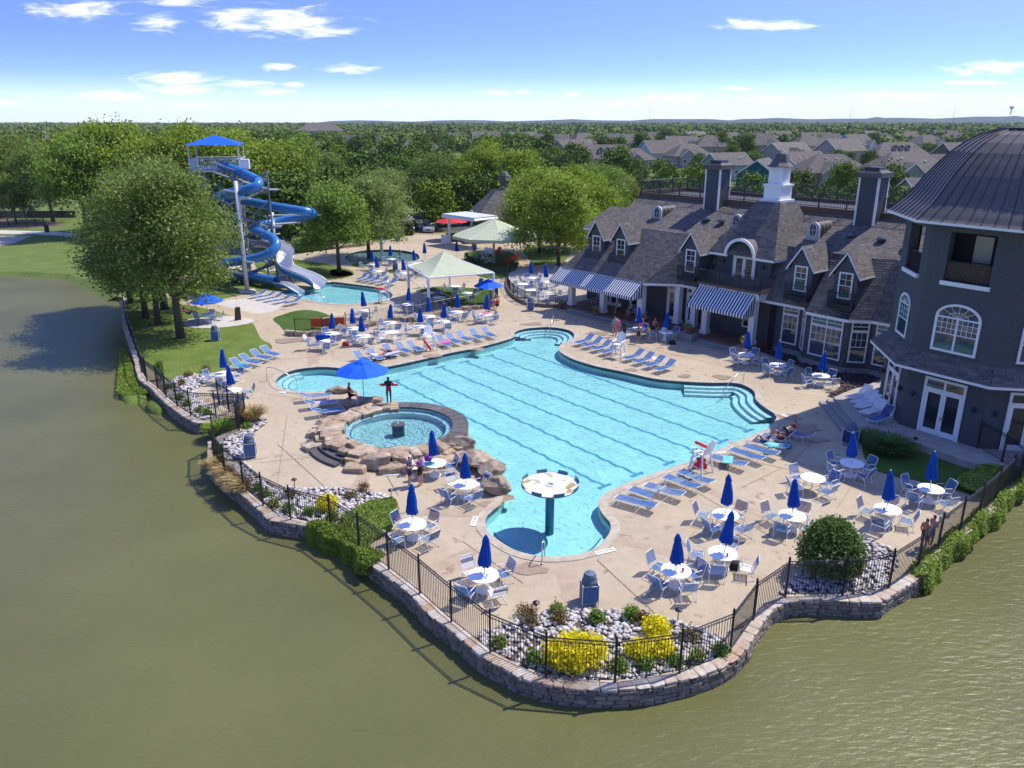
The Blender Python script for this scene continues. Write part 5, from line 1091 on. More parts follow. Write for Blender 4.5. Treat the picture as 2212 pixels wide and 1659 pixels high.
def door(o, u, nrm, w, h, parent=None, leaves=2, transom=.0):
    up = Vector((0, 0, 1)); t = parent or club; F = lambda a, z, d=0.: o + u * a + up * z + nrm * d; fr = MB()
    def bar(a0, a1, z0, z1, d=.07, m=fr): m.extr([F(a0, z0, 0), F(a1, z0, 0), F(a1, z1, 0), F(a0, z1, 0)], nrm * d)
    H = h + transom; bar(-w / 2 - .14, -w / 2, 0, H + .14); bar(w / 2, w / 2 + .14, 0, H + .14); bar(-w / 2, w / 2, H, H + .14)
    if transom: bar(-w / 2, w / 2, h, h + .12); bar(-.06, .06, h + .12, H)
    d0 = fr.build('door', 'white_trim', t)
    if transom: MB().add([F(-w / 2, h + .12, .02), F(w / 2, h + .12, .02), F(w / 2, H, .02), F(-w / 2, H, .02)], [(0, 1, 2, 3)]).build('transom_pane', 'glass_dark', d0)
    for k in range(leaves):
        a0 = -w / 2 + w * k / leaves + .01; a1 = -w / 2 + w * (k + 1) / leaves - .01; lf = MB(); st = .13
        bar(a0, a0 + st, .02, h - .01, .05, lf); bar(a1 - st, a1, .02, h - .01, .05, lf); bar(a0 + st, a1 - st, .02, .32, .05, lf); bar(a0 + st, a1 - st, h - .16, h - .01, .05, lf); lf.build('door_leaf', 'white_paint', d0)
        MB().add([F(a0 + st, .32, .02), F(a1 - st, .32, .02), F(a1 - st, h - .16, .02), F(a0 + st, h - .16, .02)], [(0, 1, 2, 3)]).build('pane', 'glass_dark', d0)
    p = F(.09, 1.05, .09); MB().box(p, (.05, .05, .16)).build('handle', 'chrome', d0)
# dormers
def dormer(s, t=1.05, w=1.7):
    h0, h1, hp = 4.9, 7.15, 8.55; tb = 4.6; root = bpy.data.objects.new('dormer', None); COL.objects.link(root); root.parent = club; hw = w / 2
    mb = MB(); mb.add([B(s - hw, t, h0), B(s + hw, t, h0), B(s + hw, t, h1), B(s, t, hp - .1), B(s - hw, t, h1), B(s - hw, tb, h1), B(s + hw, tb, h1), B(s - hw, tb, h0), B(s + hw, tb, h0), B(s, tb, hp - .1)], [(0, 1, 2, 3, 4), (1, 8, 6, 2), (7, 0, 4, 5)]); mb.build('dormer_wall', 'charcoal_siding', root)
    ov = .28; e0, e1 = t - ov, 5.6
    pl = [[B(s - hw - ov, e0, h1 - .3), B(s, e0, hp), B(s, e1, hp), B(s - hw - ov, 3.6, h1 - .3)], [B(s + hw + ov, e0, h1 - .3), B(s, e0, hp), B(s, e1, hp), B(s + hw + ov, 3.6, h1 - .3)]]
    shingled('dormer_roof', pl, root, .2, .36)
    for sg in (-1, 1):
        a, b = B(s + sg * (hw + ov), e0, h1 - .3), B(s, e0, hp); MB().extr([a, b, b + Vector((0, 0, -.17)), a + Vector((0, 0, -.17))], BN * .07).build('bargeboard', 'white_trim', root)
        a, b = B(s + sg * (hw + ov), e0, h1 - .32), B(s + sg * (hw + ov), 3.5, h1 - .32); MB().extr([a, b, b + Vector((0, 0, -.1)), a + Vector((0, 0, -.1))], BE * .05).build('fascia', 'white_trim', root)
    window(B(s, t, 5.35), BE, -BN, .82, 1.65, cols=2, rows=2, parent=root)
    mb = MB(); z0, z1 = 4.95, 5.75; rt = t - .55
    for k in range(15): p = B(s - .85 + 1.7 * k / 14, rt); mb.box((p.x, p.y, (z0 + z1) / 2), (.022, .022, z1 - z0))
    for sg in (-1, 1):
        mb.tube([B(s + sg * .88, rt, z0 - .25), B(s + sg * .88, rt, z1 + .1)], .04, 4); mb.tube([B(s + sg * .88, rt, z1), B(s + sg * .88, t, z1)], .025, 4)
        for k in range(1, 4): p = B(s + sg * .88, rt + .55 * k / 4); mb.box((p.x, p.y, (z0 + z1) / 2), (.022, .022, z1 - z0))
    for z in (z0, z1): mb.tube([B(s - .88, rt, z), B(s + .88, rt, z)], .028, 4)
    mb.build('balconet_rail', 'iron_black', root); mb = MB(); mb.prism([B(s - .9, rt - .02), B(s + .9, rt - .02), B(s + .9, t), B(s - .9, t)], 4.6, 4.93); mb.build('balconet_floor', 'charcoal_deep', root)
for s in (2.0, 5.0, 12.7, 22.6, 26.0): dormer(s)
# oval barrel dormers on the upper slope
def barrel(s, t=5.0, z=8.75):
    root = bpy.data.objects.new('barrel_dormer', None); COL.objects.link(root); root.parent = club; n = 10; r = .5; mb = MB(); A = [math.pi * k / n for k in range(n + 1)]
    pts = lambda tt, k=1.: [B(s - r * k, tt, z - .35)] + [B(s - r * k * math.cos(a), tt, z + .5 + r * k * math.sin(a)) for a in A] + [B(s + r * k, tt, z - .35)]
    f, b = pts(t), pts(t + 2.4); m = len(f); mb.add(f + b, [(k, k + 1, m + k + 1, m + k) for k in range(m - 1)]); mb.build('barrel_shell', 'metal_roof', root)
    for tt in (t + .5, t + 1.0, t + 1.5):
        a, b = pts(tt, 1.0), pts(tt, 1.0); mb = MB(); mb.tube(pts(tt, 1.015), .03, 4); mb.build('seam', 'metal_roof_seam', root)
    MB().add(pts(t - .03, 1.06), [tuple(range(m))]).extr(pts(t - .03, 1.06), BN * .1).build('front_plate', 'white_trim', root)
    O = [B(s + .3 * math.cos(2 * math.pi * k / 20), t - .05, z + .42 + .5 * math.sin(2 * math.pi * k / 20)) for k in range(20)]; MB().add(O, [tuple(range(20))]).build('pane', 'glass_dark', root)
    mb = MB(); mb.tube(O, .03, 4, True); mb.tube([B(s, t - .06, z - .08), B(s, t - .06, z + .92)], .018, 4); mb.tube([B(s - .3, t - .06, z + .42), B(s + .3, t - .06, z + .42)], .018, 4); mb.build('oval_frame', 'white_trim', root)
for s in (5.6, 14.0, 20.9): barrel(s)
for s, t in ((10.6, 5.6), (12.1, 5.6), (23.6, 5.6), (26.0, 5.4), (28.0, 5.3)):
    p = B(s, t, 8.92); MB().lathe([(.34, 0), (.34, .1), (.24, .2), (.02, .25)], 14, c=p).build('roof_vent', 'glass_blue', club, True)
# central pavilion roof, arched door, balcony, cupola
e = [(13.9, 1.7), (19.9, 1.7), (19.9, 8.4), (13.9, 8.4)]; tp = [(16.0, 4.6), (18.1, 4.6), (18.1, 7.0), (16.0, 7.0)]
shingled('pavilion_roof', [[B(*e[i], 7.05), B(*e[(i + 1) % 4], 7.05), B(*tp[(i + 1) % 4], 11.0), B(*tp[i], 11.0)] for i in range(4)], club)
for i in (0, 1, 3):
    a, b = B(*e[i], 7.03), B(*e[(i + 1) % 4], 7.03)
    if i == 0:
        for q0, q1 in ((0, .3), (.7, 1.0)): MB().extr([a.lerp(b, q0), a.lerp(b, q1), a.lerp(b, q1) + Vector((0, 0, -.18)), a.lerp(b, q0) + Vector((0, 0, -.18))], BN * .1).build('fascia', 'white_trim', club)
    else: MB().extr([a, b, b + Vector((0, 0, -.18)), a + Vector((0, 0, -.18))], Vector((0, 0, -.0)) + (BE if i == 3 else -BE) * .08).build('fascia', 'white_trim', club)
def arch_dormer():
    s, n, r = 16.9, 14, 1.25; A = [math.pi * k / n for k in range(n + 1)]; t0, t1 = 1.55, 5.0
    root = bpy.data.objects.new('arched_hood', None); COL.objects.link(root); root.parent = club
    arc = lambda t, k: [B(s - (r + k) * math.cos(a), t, 7.0 + (r + k) * math.sin(a)) for a in A]
    a0, a1 = arc(t0, .14), arc(t1, .14); MB().add(a0 + a1, [(k, k + 1, n + 2 + k, n + 1 + k) for k in range(n)]).build('hood_shell', 'shingle', root)
    i0 = arc(t0 - .03, -.06); o0 = arc(t0 - .03, .16); mb = MB()
    for k in range(n): mb.extr([i0[k], i0[k + 1], o0[k + 1], o0[k]], BN * .12)
    mb.build('arch_trim', 'white_trim', root); i1 = arc(t0 + .02, -.05); i2 = arc(2.45, -.05); MB().add(i1 + i2, [(n + 1 + k, n + 2 + k, k + 1, k) for k in range(n)]).build('hood_soffit', 'charcoal_siding', root)
    MB().add(arc(2.38, .1), [tuple(range(n + 1))]).build('arch_wall', 'charcoal_siding', root); MB().add([B(s - .85 * math.cos(a), 2.34, 7.02 + .85 * math.sin(a)) for a in A], [tuple(range(n + 1))]).build('fan_pane', 'glass_blue', root)
    mb = MB(); mb.tube([B(s - .85 * math.cos(a), 2.32, 7.02 + .85 * math.sin(a)) for a in A], .035, 4)
    mb.tube([B(s - .4 * math.cos(a), 2.32, 7.02 + .4 * math.sin(a)) for a in A], .018, 4)
    for k in (2, 5, 7, 9, 12): mb.tube([B(s, 2.32, 7.02), B(s - .85 * math.cos(A[k]), 2.32, 7.02 + .85 * math.sin(A[k]))], .016, 4)
    mb.build('fan_bars', 'white_trim', root)
arch_dormer()
door(B(16.9, 2.38, 4.75), BE, -BN, 1.75, 2.15)
for s in (15.0, 18.7): MB().lathe([(.06, 0), (.11, .12), (.04, .28)], 8, c=B(s, 2.28, 6.2)).build('wall_lamp', 'iron_black', club)
mb = MB(); mb.prism([B(13.9, .55), B(19.7, .55), B(19.7, 2.6), B(13.9, 2.6)], 4.55, 4.75); mb.build('balcony_floor', 'wood_brown', club)
mb = MB(); mb.prism([B(14.0, .65), B(19.6, .65), B(19.6, 2.6), B(14.0, 2.6)], 4.05, 4.55); mb.build('balcony_beam', 'white_trim', club)
def railing(pts, z, h, name, mat, parent, gap=.14, posts=1.9):
    mb = MB(); ps = MB()
    for a, b in zip(pts[:-1], pts[1:]):
        d = b - a; L = d.length; m = max(1, int(L / gap)); ang = math.atan2(d.y, d.x)
        for k in range(m): q = a + d * (k / m); mb.box((q.x, q.y, z + h / 2), (.024, .024, h - .06), ang)
        for zz in (z + h, z + .08): mb.tube([Vector((a.x, a.y, zz)), Vector((b.x, b.y, zz))], .028, 4)
        k = max(1, round(L / posts))
        for j in range(k + 1):
            q = a + d * (j / k); MB().box((q.x, q.y, z + (h + .1) / 2 - .15), (.09, .09, h + .4), ang).build('rail_post', mat, parent)
    o = mb.build(name, mat, parent); return o
railing([B(13.95, 2.5), B(13.95, .6), B(19.65, .6), B(19.65, 2.5)], 4.75, 1.0, 'balcony_rail', 'rail_green_black', club, .12)
railing([B(.7, 15.4), B(.65, 8.4), B(30.8, 8.4)], ZT + .42, 1.05, 'deck_rail', 'rail_green_black', club, .15, 2.3); railing([B(.7, 15.45), B(30.8, 15.45)], ZT + .42, 1.05, 'deck_rail', 'rail_green_black', club, .15, 2.3)
def cupola():
    p = B(17.05, 5.8); root = bpy.data.objects.new('cupola', None); COL.objects.link(root); root.parent = club; root.location = (p.x, p.y, 0); root.rotation_euler = (0, 0, BANG); root.scale = (.76, .76, 1)
    for c, d, nm in (((0, 0, 11.0), (2.5, 2.7, .3), 'cupola_base'), ((0, 0, 11.65), (1.95, 2.1, 1.1), 'cupola_drum'), ((0, 0, 12.25), (2.2, 2.35, .14), 'cupola_cornice'), ((0, 0, 12.95), (1.5, 1.6, 1.4), 'cupola_lantern')): MB().box(c, d).build(nm, 'white_paint', root)
    for sx, sy in ((0, -1), (1, 0), (-1, 0)):
        MB().box((sx * .76, sy * .81, 12.9), (.8 if sy else .03, .8 if sx else .03, .95)).build('louvre_panel', 'white_trim', root)
    MB().lathe([(1.35, 13.62), (1.28, 13.7), (.98, 13.95), (.8, 14.3), (.62, 14.62), (.3, 14.85), (.02, 14.9)], 8, a0=R(22.5)).build('bell_roof', 'metal_roof', root)
cupola()
def chimney(s, t):
    p = B(s, t); root = bpy.data.objects.new('chimney', None); COL.objects.link(root); root.parent = club; root.location = (p.x, p.y, 0); root.rotation_euler = (0, 0, BANG)
    MB().box((0, 0, 11.0), (1.5, 1.5, 4.2)).build('chimney_stack', 'charcoal_siding', root)
    for sx in (-1, 1):
        for sy in (-1, 1): MB().box((sx * .72, sy * .72, 11.0), (.14, .14, 4.18)).build('corner_board', 'white_trim', root)
    MB().box((0, 0, 13.25), (1.95, 1.95, .35)).build('chimney_cap', 'metal_roof', root); mb = MB(); mb.lathe([(1.25, 13.42), (.8, 13.6), (.75, 13.8), (.02, 13.85)], 4, a0=R(45)); mb.build('chimney_crown', 'metal_roof_seam', root)
chimney(9.7, 8.0); chimney(23.6, 8.0)
# awnings with stripes standing proud
def awning(s0, s1, t0, z0, t1, z1, side=True):
    root = MB(); drop = .28; root.add([B(s0, t0, z0), B(s1, t0, z0), B(s1, t1, z1), B(s0, t1, z1), B(s0, t1, z1 - drop), B(s1, t1, z1 - drop)], [(3, 2, 1, 0), (2, 3, 4, 5)])
    root.add([B(s0, t0, z0), B(s0, t1, z1), B(s0, t1, z1 - drop), B(s0, t0, z1 - drop)], [(0, 1, 2, 3)]); root.add([B(s1, t0, z0), B(s1, t1, z1), B(s1, t1, z1 - drop), B(s1, t0, z1 - drop)], [(3, 2, 1, 0)])
    aw = root.build('awning', 'strap_white', club); n = int((s1 - s0) / .13); w = (s1 - s0) / n; up = (B(0, t0, z0) - B(0, t1, z1)).normalized().cross(BE); up = up if up.z > 0 else -up
    for k in range(0, n, 2):
        a, b = s0 + k * w, s0 + (k + 1) * w; q = up * .006; MB().add([B(a, t0, z0) + q, B(b, t0, z0) + q, B(b, t1, z1) + q, B(a, t1, z1) + q, B(a, t1 - .006, z1), B(b, t1 - .006, z1), B(b, t1 - .006, z1 - drop), B(a, t1 - .006, z1 - drop)], [(3, 2, 1, 0), (4, 5, 6, 7)]).build('awning_stripe', 'awning_navy', aw)
    m = int((t0 - t1) / .15)
    for sg, s in ((1, s1 + .006), (-1, s0 - .006)):
        mb = MB()
        for k in range(0, m + 1, 2):
            ta, tb_ = t0 - k * .15, max(t1, t0 - (k + 1) * .15); f = lambda t: z1 + (z0 - z1) * (t - t1) / (t0 - t1); mb.add([B(s, ta, f(ta)), B(s, tb_, f(tb_)), B(s, tb_, z1 - drop), B(s, ta, z1 - drop)], [(0, 1, 2, 3)])
        o = mb.build('side_stripes', 'awning_navy', aw); o['kind'] = 'stuff'
awning(-1.3, 9.0, -.45, 3.95, -1.75, 2.9); awning(14.0, 19.3, .6, 4.45, -.75, 3.1)
# openings on the porch wall and windows to the right
door(B(9.9, 2.68, .45), BE, -BN, 1.0, 2.6, leaves=1, transom=.4); door(B(12.0, 2.68, .45), BE, -BN, 1.0, 2.6, leaves=1, transom=.4); door(B(5.9, 2.68, .45), BE, -BN, 1.7, 2.4, transom=.4); door(B(2.5, 2.68, .45), BE, -BN, 1.7, 2.4, transom=.4)
window(B(17.6, 2.68, 1.35), BE, -BN, .95, 1.2, cols=1, rows=1)
bbox(19.5, 20.1, 2.55, 2.72, .2, 3.8, 'side_door', 'charcoal_deep')
def wwin(p, q, f, w, z0, h, mull=1):
    u = (q - p).normalized(); nr = Vector((u.y, -u.x, 0)); o = p.lerp(q, f) + nr * .01; window(Vector((o.x, o.y, z0)), u, nr, w, h, cols=3, rows=2, mull=mull, glass='glass_blue'); window(Vector((o.x, o.y, z0 + h + .18)), u, nr, w, .5, cols=2, rows=1, mull=mull, glass='glass_blue', name='transom_window')
V0, V1, V2, V3, V4, V5 = B(20.2, 2.5), B(22.3, 2.5), B(23.4, 1.25), B(26.6, 1.15), B(27.8, 2.2), B(30, 2.25)
wwin(V0, V1, .55, 1.15, .85, 2.1); wwin(V1, V2, .5, .8, .85, 2.1); wwin(V2, V3, .5, 2.3, .85, 2.1, 2); wwin(V3, V4, .5, 1.0, .85, 2.1); wwin(V4, V5, .45, 1.2, .85, 2.1)
# porch clutter and planters
def planter(p, label, z):
    t = thing('planter', label, 'planter', (p.x, p.y, z), group='terracotta planters'); MB().lathe([(.22, 0), (.3, .4), (.33, .42), (.3, .44), (.05, .42)], 14).build('pot', 'terracotta', t); foliage('leaves', [(0, 0, .6, .38, .38, .28)], 26, 7, .1, .12, parent=t, seed=3, tint=(1.3, 1.2, .8), shell=.3); foliage('flowers', [(0, 0, .68, .36, .36, .24)], 12, 3, .06, .09, 'strap_white', t, 5)
planter(B(14.1, -.5), 'flower pot on the left pier of the portico steps', .62); planter(B(19.5, -.5), 'flower pot on the right pier of the portico steps', .62); planter(B(4.0, -.85), 'flower pot by the second porch column', .3); planter(B(-.9, -.6), 'flower pot at the left porch corner', 0); planter(B(9.5, -.75), 'flower pot by the third porch column', .5)
for k, (s, t, lab) in enumerate(((1.6, 1.6, 'dark rocking chair left on the porch'), (2.4, 2.0, 'dark rocking chair deep in the porch shade'), (6.8, 1.0, 'dark chair in the porch beside the middle column'))):
    c = chair_a(B(s, t, .45), BANG + math.pi + .2 * k, lab, 'porch chairs')
mb = MB(); mb.box((0, 0, .4), (.9, .6, .06));
for sx in (-.38, .38):
    for sy in (-.24, .24): mb.box((sx, sy, .19), (.06, .06, .38))
o = mb.build('side_table', 'wood_brown'); p = B(2.6, .3, .45); o.location = p; tag(o, 'low brown table on the porch floor', 'side table')

# ================================================================== ROUND TOWER
TC = Vector((27.8, 43.1, 0)); TR = 5.62; TA = R(216)
tower = thing('tower', 'charcoal octagonal tower with bell-shaped metal roof and white arched windows', 'tower', (TC.x, TC.y, 0))
def oc(k, r, z): a = TA + R(22.5 + 45 * k); return Vector((r * math.cos(a), r * math.sin(a), z))
def octa(r0, z0, r1, z1, name, mat, caps=False):
    mb = MB(); mb.add([oc(k, r0, z0) for k in range(8)] + [oc(k, r1, z1) for k in range(8)], [(k, (k + 1) % 8, 8 + (k + 1) % 8, 8 + k) for k in range(8)] + ([tuple(range(7, -1, -1)), tuple(range(8, 16))] if caps else [])); return mb.build(name, mat, tower)
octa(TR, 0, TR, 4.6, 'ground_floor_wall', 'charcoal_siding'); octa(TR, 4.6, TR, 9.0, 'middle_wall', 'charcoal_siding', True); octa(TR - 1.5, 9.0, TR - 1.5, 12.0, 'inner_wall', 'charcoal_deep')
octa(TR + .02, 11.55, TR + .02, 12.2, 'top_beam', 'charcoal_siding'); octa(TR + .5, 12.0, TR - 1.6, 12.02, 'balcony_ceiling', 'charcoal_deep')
r_ = shingled('skirt_roof', [[oc(k, TR + .95, 4.2), oc((k + 1) % 8, TR + .95, 4.2), oc((k + 1) % 8, TR - .02, 5.0), oc(k, TR - .02, 5.0)] for k in range(8)], tower)
for k in range(8):
    a, b = oc(k, TR + .96, 4.2), oc((k + 1) % 8, TR + .96, 4.2); nr = Vector((math.cos(TA + R(45 * (k + 1))), math.sin(TA + R(45 * (k + 1))), 0))
    MB().extr([a, b, b + Vector((0, 0, -.16)), a + Vector((0, 0, -.16))], -nr * .1).build('fascia', 'white_trim', tower)
    a2, b2 = oc(k, TR + 1.12, 12.1), oc((k + 1) % 8, TR + 1.12, 12.1); MB().extr([a2, b2, b2 + Vector((0, 0, -.14)), a2 + Vector((0, 0, -.14))], -nr * .1).build('eave_trim', 'white_trim', tower)
    c0, c1 = oc(k, TR, 9.0), oc((k + 1) % 8, TR, 9.0); u = (c1 - c0).normalized(); L = (c1 - c0).length; up = Vector((0, 0, 1))
    for q0, q1 in ((0, 1.0), (L - 1.0, L)):
        a, b = c0 + u * q0, c0 + u * q1; MB().extr([a, b, b + up * 3.0, a + up * 3.0], -nr * .5).build('pier', 'charcoal_siding', tower)
    m = (c0 + c1) / 2
    if k in (6, 7, 0, 1):
        a, b = c0 + u * .9, c0 + u * (L - .9); MB().extr([a + nr * .14, b + nr * .14, b + nr * .14 + up * -.22, a + nr * .14 + up * -.22], -nr * .3).build('balcony_sill', 'white_trim', tower)
        a, b = c0 + u * 1.0 - nr * .15, c0 + u * (L - 1.0) - nr * .15; mb = MB(); d = b - a
        for j in range(19): q = a + d * (j / 18); mb.box((q.x, q.y, 9.55), (.025, .025, 1.0))
        mb.tube([a + up * 1.08, b + up * 1.08], .035, 4); mb.build('balcony_rail', 'iron_black', tower)
        mb = MB(); mb.extr([a + up * .05 - nr * .06, b + up * .05 - nr * .06, b + up * 1.0 - nr * .06, a + up * 1.0 - nr * .06], -nr * .02); mb.build('balcony_screen', 'wood_brown' if k == 7 else 'charcoal_siding', tower)
        mi = (oc(k, TR - 1.5, 9.0) + oc((k + 1) % 8, TR - 1.5, 9.0)) / 2
        if k == 7: MB().extr([mi - u * .45 + nr * .02, mi + u * .45 + nr * .02, mi + u * .45 + nr * .02 + up * 2.3, mi - u * .45 + nr * .02 + up * 2.3], nr * .05).build('balcony_door', 'shade_tan', tower)
        else: window(mi + nr * .02 + up * .9, u, nr, .9, 1.3, cols=2, rows=2, parent=tower)
        m2 = m + nr * .02; m2.z = 5.35; w = 2.1 if k in (7, 0) else 1.5; window(m2, u, nr, w, 1.75, cols=4, rows=3, frame=.13, mull=2 if w > 1.8 else 1, arch=True, glass='glass_blue', parent=tower)
        m3 = m + nr * .02; m3.z = .45; door(m3, u, nr, 1.95, 2.55, tower, 2, .55)
        for sg in (-1, 1): MB().lathe([(.07, 0), (.13, .16), (.03, .3)], 8, c=m3 + u * sg * 1.65 + nr * .12 + up * 1.9).build('wall_lamp', 'iron_black', tower)
PROF = [(6.75, 12.08), (6.55, 12.22), (6.3, 12.48), (5.9, 12.85), (5.55, 13.3), (5.2, 13.85), (4.85, 14.35), (4.4, 14.9), (3.9, 15.45), (3.3, 15.95), (2.6, 16.35), (1.85, 16.6)]
mb = MB(); mb.lathe(PROF, 8, a0=TA + R(22.5), caps=False); dome = mb.build('bell_roof', 'metal_roof', tower)
MB().lathe([(1.95, 16.58), (1.95, 16.7), (.02, 16.72)], 8, a0=TA + R(22.5)).build('roof_cap', 'metal_roof_seam', tower)
for k in range(8):
    a0, a1 = TA + R(22.5 + 45 * k), TA + R(67.5 + 45 * k)
    for j in range(8):
        f = j / 8; mb = MB(); pts = []
        for r, z in PROF:
            p = Vector((r * math.cos(a0), r * math.sin(a0), z)).lerp(Vector((r * math.cos(a1), r * math.sin(a1), z)), f); pts.append(p + Vector((0, 0, .02)))
        cut = 12 if j % 2 == 0 else 9
        mb.tube(pts[:cut], .03 if j else .045, 4); mb.build('roof_seam', 'metal_roof_seam', tower)
# tower patio and steps
patio = ccw([zM(490, 250, .45), zM(560, 340, .45), zM(735, 545, .45), zM(1000, 592, .45), zM(1200, 645, .45), zM(1500, 755, .45), zM(1740, 838, .45), zM(2020, 855, .45), Vector((34, 36, 0)), Vector((34, 50, 0)), Vector((26, 52, 0)), zM(900, 100, .45)])
struct(MB().prism(patio, -.02, .45).build('tower_patio', 'concrete_patio'))
sa, sb = zM(490, 250, .45), zM(735, 545, .45); sd = (sb - sa).normalized(); sn = Vector((sd.y, -sd.x, 0)); sn = sn if sn.x < 0 else -sn
for k in range(2):
    w0, w1 = .02 + .42 * k, .44 + .42 * k; MB().prism([sa + sn * w0, sb + sn * w0, sb + sn * w1, sa + sn * w1][::1], 0, .3 - .15 * k).build('patio_step', 'concrete_grey', None)
for o in bpy.data.objects:
    if o.name.startswith('patio_step'): o['kind'] = 'structure'

# ================================================================== WATER SLIDES
DY = 2.6
def slide_path(rows): return [zB.Y(x, y, Y + DY) for x, y, Y in rows]
s1 = slide_path([(375, 525, 84), (500, 562, 83), (610, 612, 81), (675, 648, 79.4), (672, 690, 78.2), (590, 718, 78.2), (480, 742, 79.4), (385, 766, 81.5), (345, 785, 84.5), (420, 800, 86.5), (560, 815, 86), (750, 850, 85), (920, 880, 84), (1070, 902, 83.3), (1130, 918, 85), (1100, 940, 87.5), (960, 965, 88.5), (800, 990, 88), (690, 1018, 86), (645, 1045, 83.5), (700, 1080, 81.3), (790, 1118, 80), (830, 1168, 79),
                 (795, 1232, 78.4), (700, 1276, 78.4), (560, 1306, 79), (430, 1325, 80.6), (360, 1350, 83), (370, 1395, 84.8), (460, 1408, 84), (600, 1425, 82.3), (740, 1445, 80.6), (830, 1468, 79.6)])
for i in range(1, len(s1)):
    if s1[i].z > s1[i - 1].z - .02: s1[i].z = s1[i - 1].z - .02
sl = thing('tube_slide', 'long blue tube slide winding down from the tower into the slide pool', 'water slide')
def half_pipe(mb, pts, r, a0, a1, n=8, thick=.06):
    vs = []; up = Vector((0, 0, 1)); k = len(pts)
    for i, p in enumerate(pts):
        t = (pts[min(i + 1, k - 1)] - pts[max(i - 1, 0)]).normalized(); x = t.cross(up).normalized(); y = x.cross(t)
        for rr in (r, r + thick):
            for j in range(n + 1): a = a0 + (a1 - a0) * j / n; vs.append(p + x * math.cos(a) * rr + y * math.sin(a) * rr)
    m = 2 * (n + 1); fi = []; fo = []
    for i in range(k - 1):
        for j in range(n): q = i * m + j; fi.append((q, q + 1, q + m + 1, q + m)); q2 = q + n + 1; fo.append((q2 + m, q2 + m + 1, q2 + 1, q2))
        for e in (0, n): q = i * m + e; fi.append((q, q + m, q + m + n + 1, q + n + 1))
    mb.add(vs, fi); mb.m = mb.m[:-len(fi)] + [0] * len(fi); o = len(mb.v) - len(vs); mb.f += [tuple(i + o for i in f) for f in fo]; mb.m += [1] * len(fo)
def build_slide():
    c = catmull(s1, .45); acc = along(c); L = acc[-1]; n = round(L / 3.4); idx = [min(range(len(c)), key=lambda i: abs(acc[i] - L * k / n)) for k in range(n + 1)]
    for k in range(n):
        seg = c[idx[k]:idx[k + 1] + 1]
        if len(seg) < 2: continue
        MB().tube(seg, .48, 14, caps=False).build('tube_section', 'slide_blue', sl, True)
        i = idx[k]; d = (c[min(i + 1, len(c) - 1)] - c[max(i - 1, 0)]).normalized(); MB().tube([c[i] - d * .05, c[i] + d * .05], .55, 14).build('flange', 'slide_blue', sl)
    for sg in (-1, 1):
        pts = []
        for i, p in enumerate(c): d = (c[min(i + 1, len(c) - 1)] - c[max(i - 1, 0)]).normalized(); x = d.cross(Vector((0, 0, 1))).normalized(); pts.append(p + x * sg * .5)
        MB().tube(pts[::2], .035, 4).build('side_seam', 'slide_blue_pale', sl)
    e = zB.Y(915, 1505, 78.8 + DY); e2 = zB.Y(985, 1535, 78.2 + DY); e.z = max(e.z, .75); e2.z = .35; run = catmull([c[-1] + Vector((0, 0, -.1)), e, e2, e2 + (e2 - e).normalized() * .9], .5)
    mb = MB(); half_pipe(mb, run, .5, math.pi, 2 * math.pi); mb.build('exit_trough', ['white_paint', 'slide_blue'], sl, True)
build_slide()
s2 = slide_path([(660, 1130, 86.5), (760, 1140, 85.5), (860, 1175, 84), (905, 1215, 83), (905, 1265, 82.2), (890, 1310, 81.6), (920, 1355, 81), (1000, 1392, 80.4), (1090, 1425, 79.9), (1160, 1462, 79.5), (1190, 1490, 79.2)])
for i, z in enumerate(np.linspace(6.4, .45, len(s2))): s2[i] = zB.Y(*[(660, 1130), (760, 1140), (860, 1175), (905, 1215), (905, 1265), (890, 1310), (920, 1355), (1000, 1392), (1090, 1425), (1160, 1462), (1190, 1490)][i], [90, 88.5, 87.4, 86.6, 85.6, 84.6, 84.2, 83.8, 83.2, 82.6, 82.2][i])
sl2 = thing('body_slide', 'wide open white body slide with blue outside curving into the slide pool', 'water slide')
c2 = catmull(s2, .5); mb = MB(); half_pipe(mb, c2, .85, math.pi * .95, math.pi * 2.05, 10, .08); mb.build('flume', ['white_paint', 'slide_blue'], sl2, True)
for sg in (-1, 1):
    pts = []
    for i, p in enumerate(c2): d = (c2[min(i + 1, len(c2) - 1)] - c2[max(i - 1, 0)]).normalized(); x = d.cross(Vector((0, 0, 1))).normalized(); pts.append(p + x * sg * .9)
    MB().tube(pts, .06, 5).build('lip', 'white_paint', sl2)
for i in (3, 9, 16, 24):
    if i < len(c2): p = c2[i]; MB().tube([(p.x, p.y, 0), (p.x, p.y, max(.2, p.z - .8))], .12, 8).build('support_leg', 'steel_white', sl2)
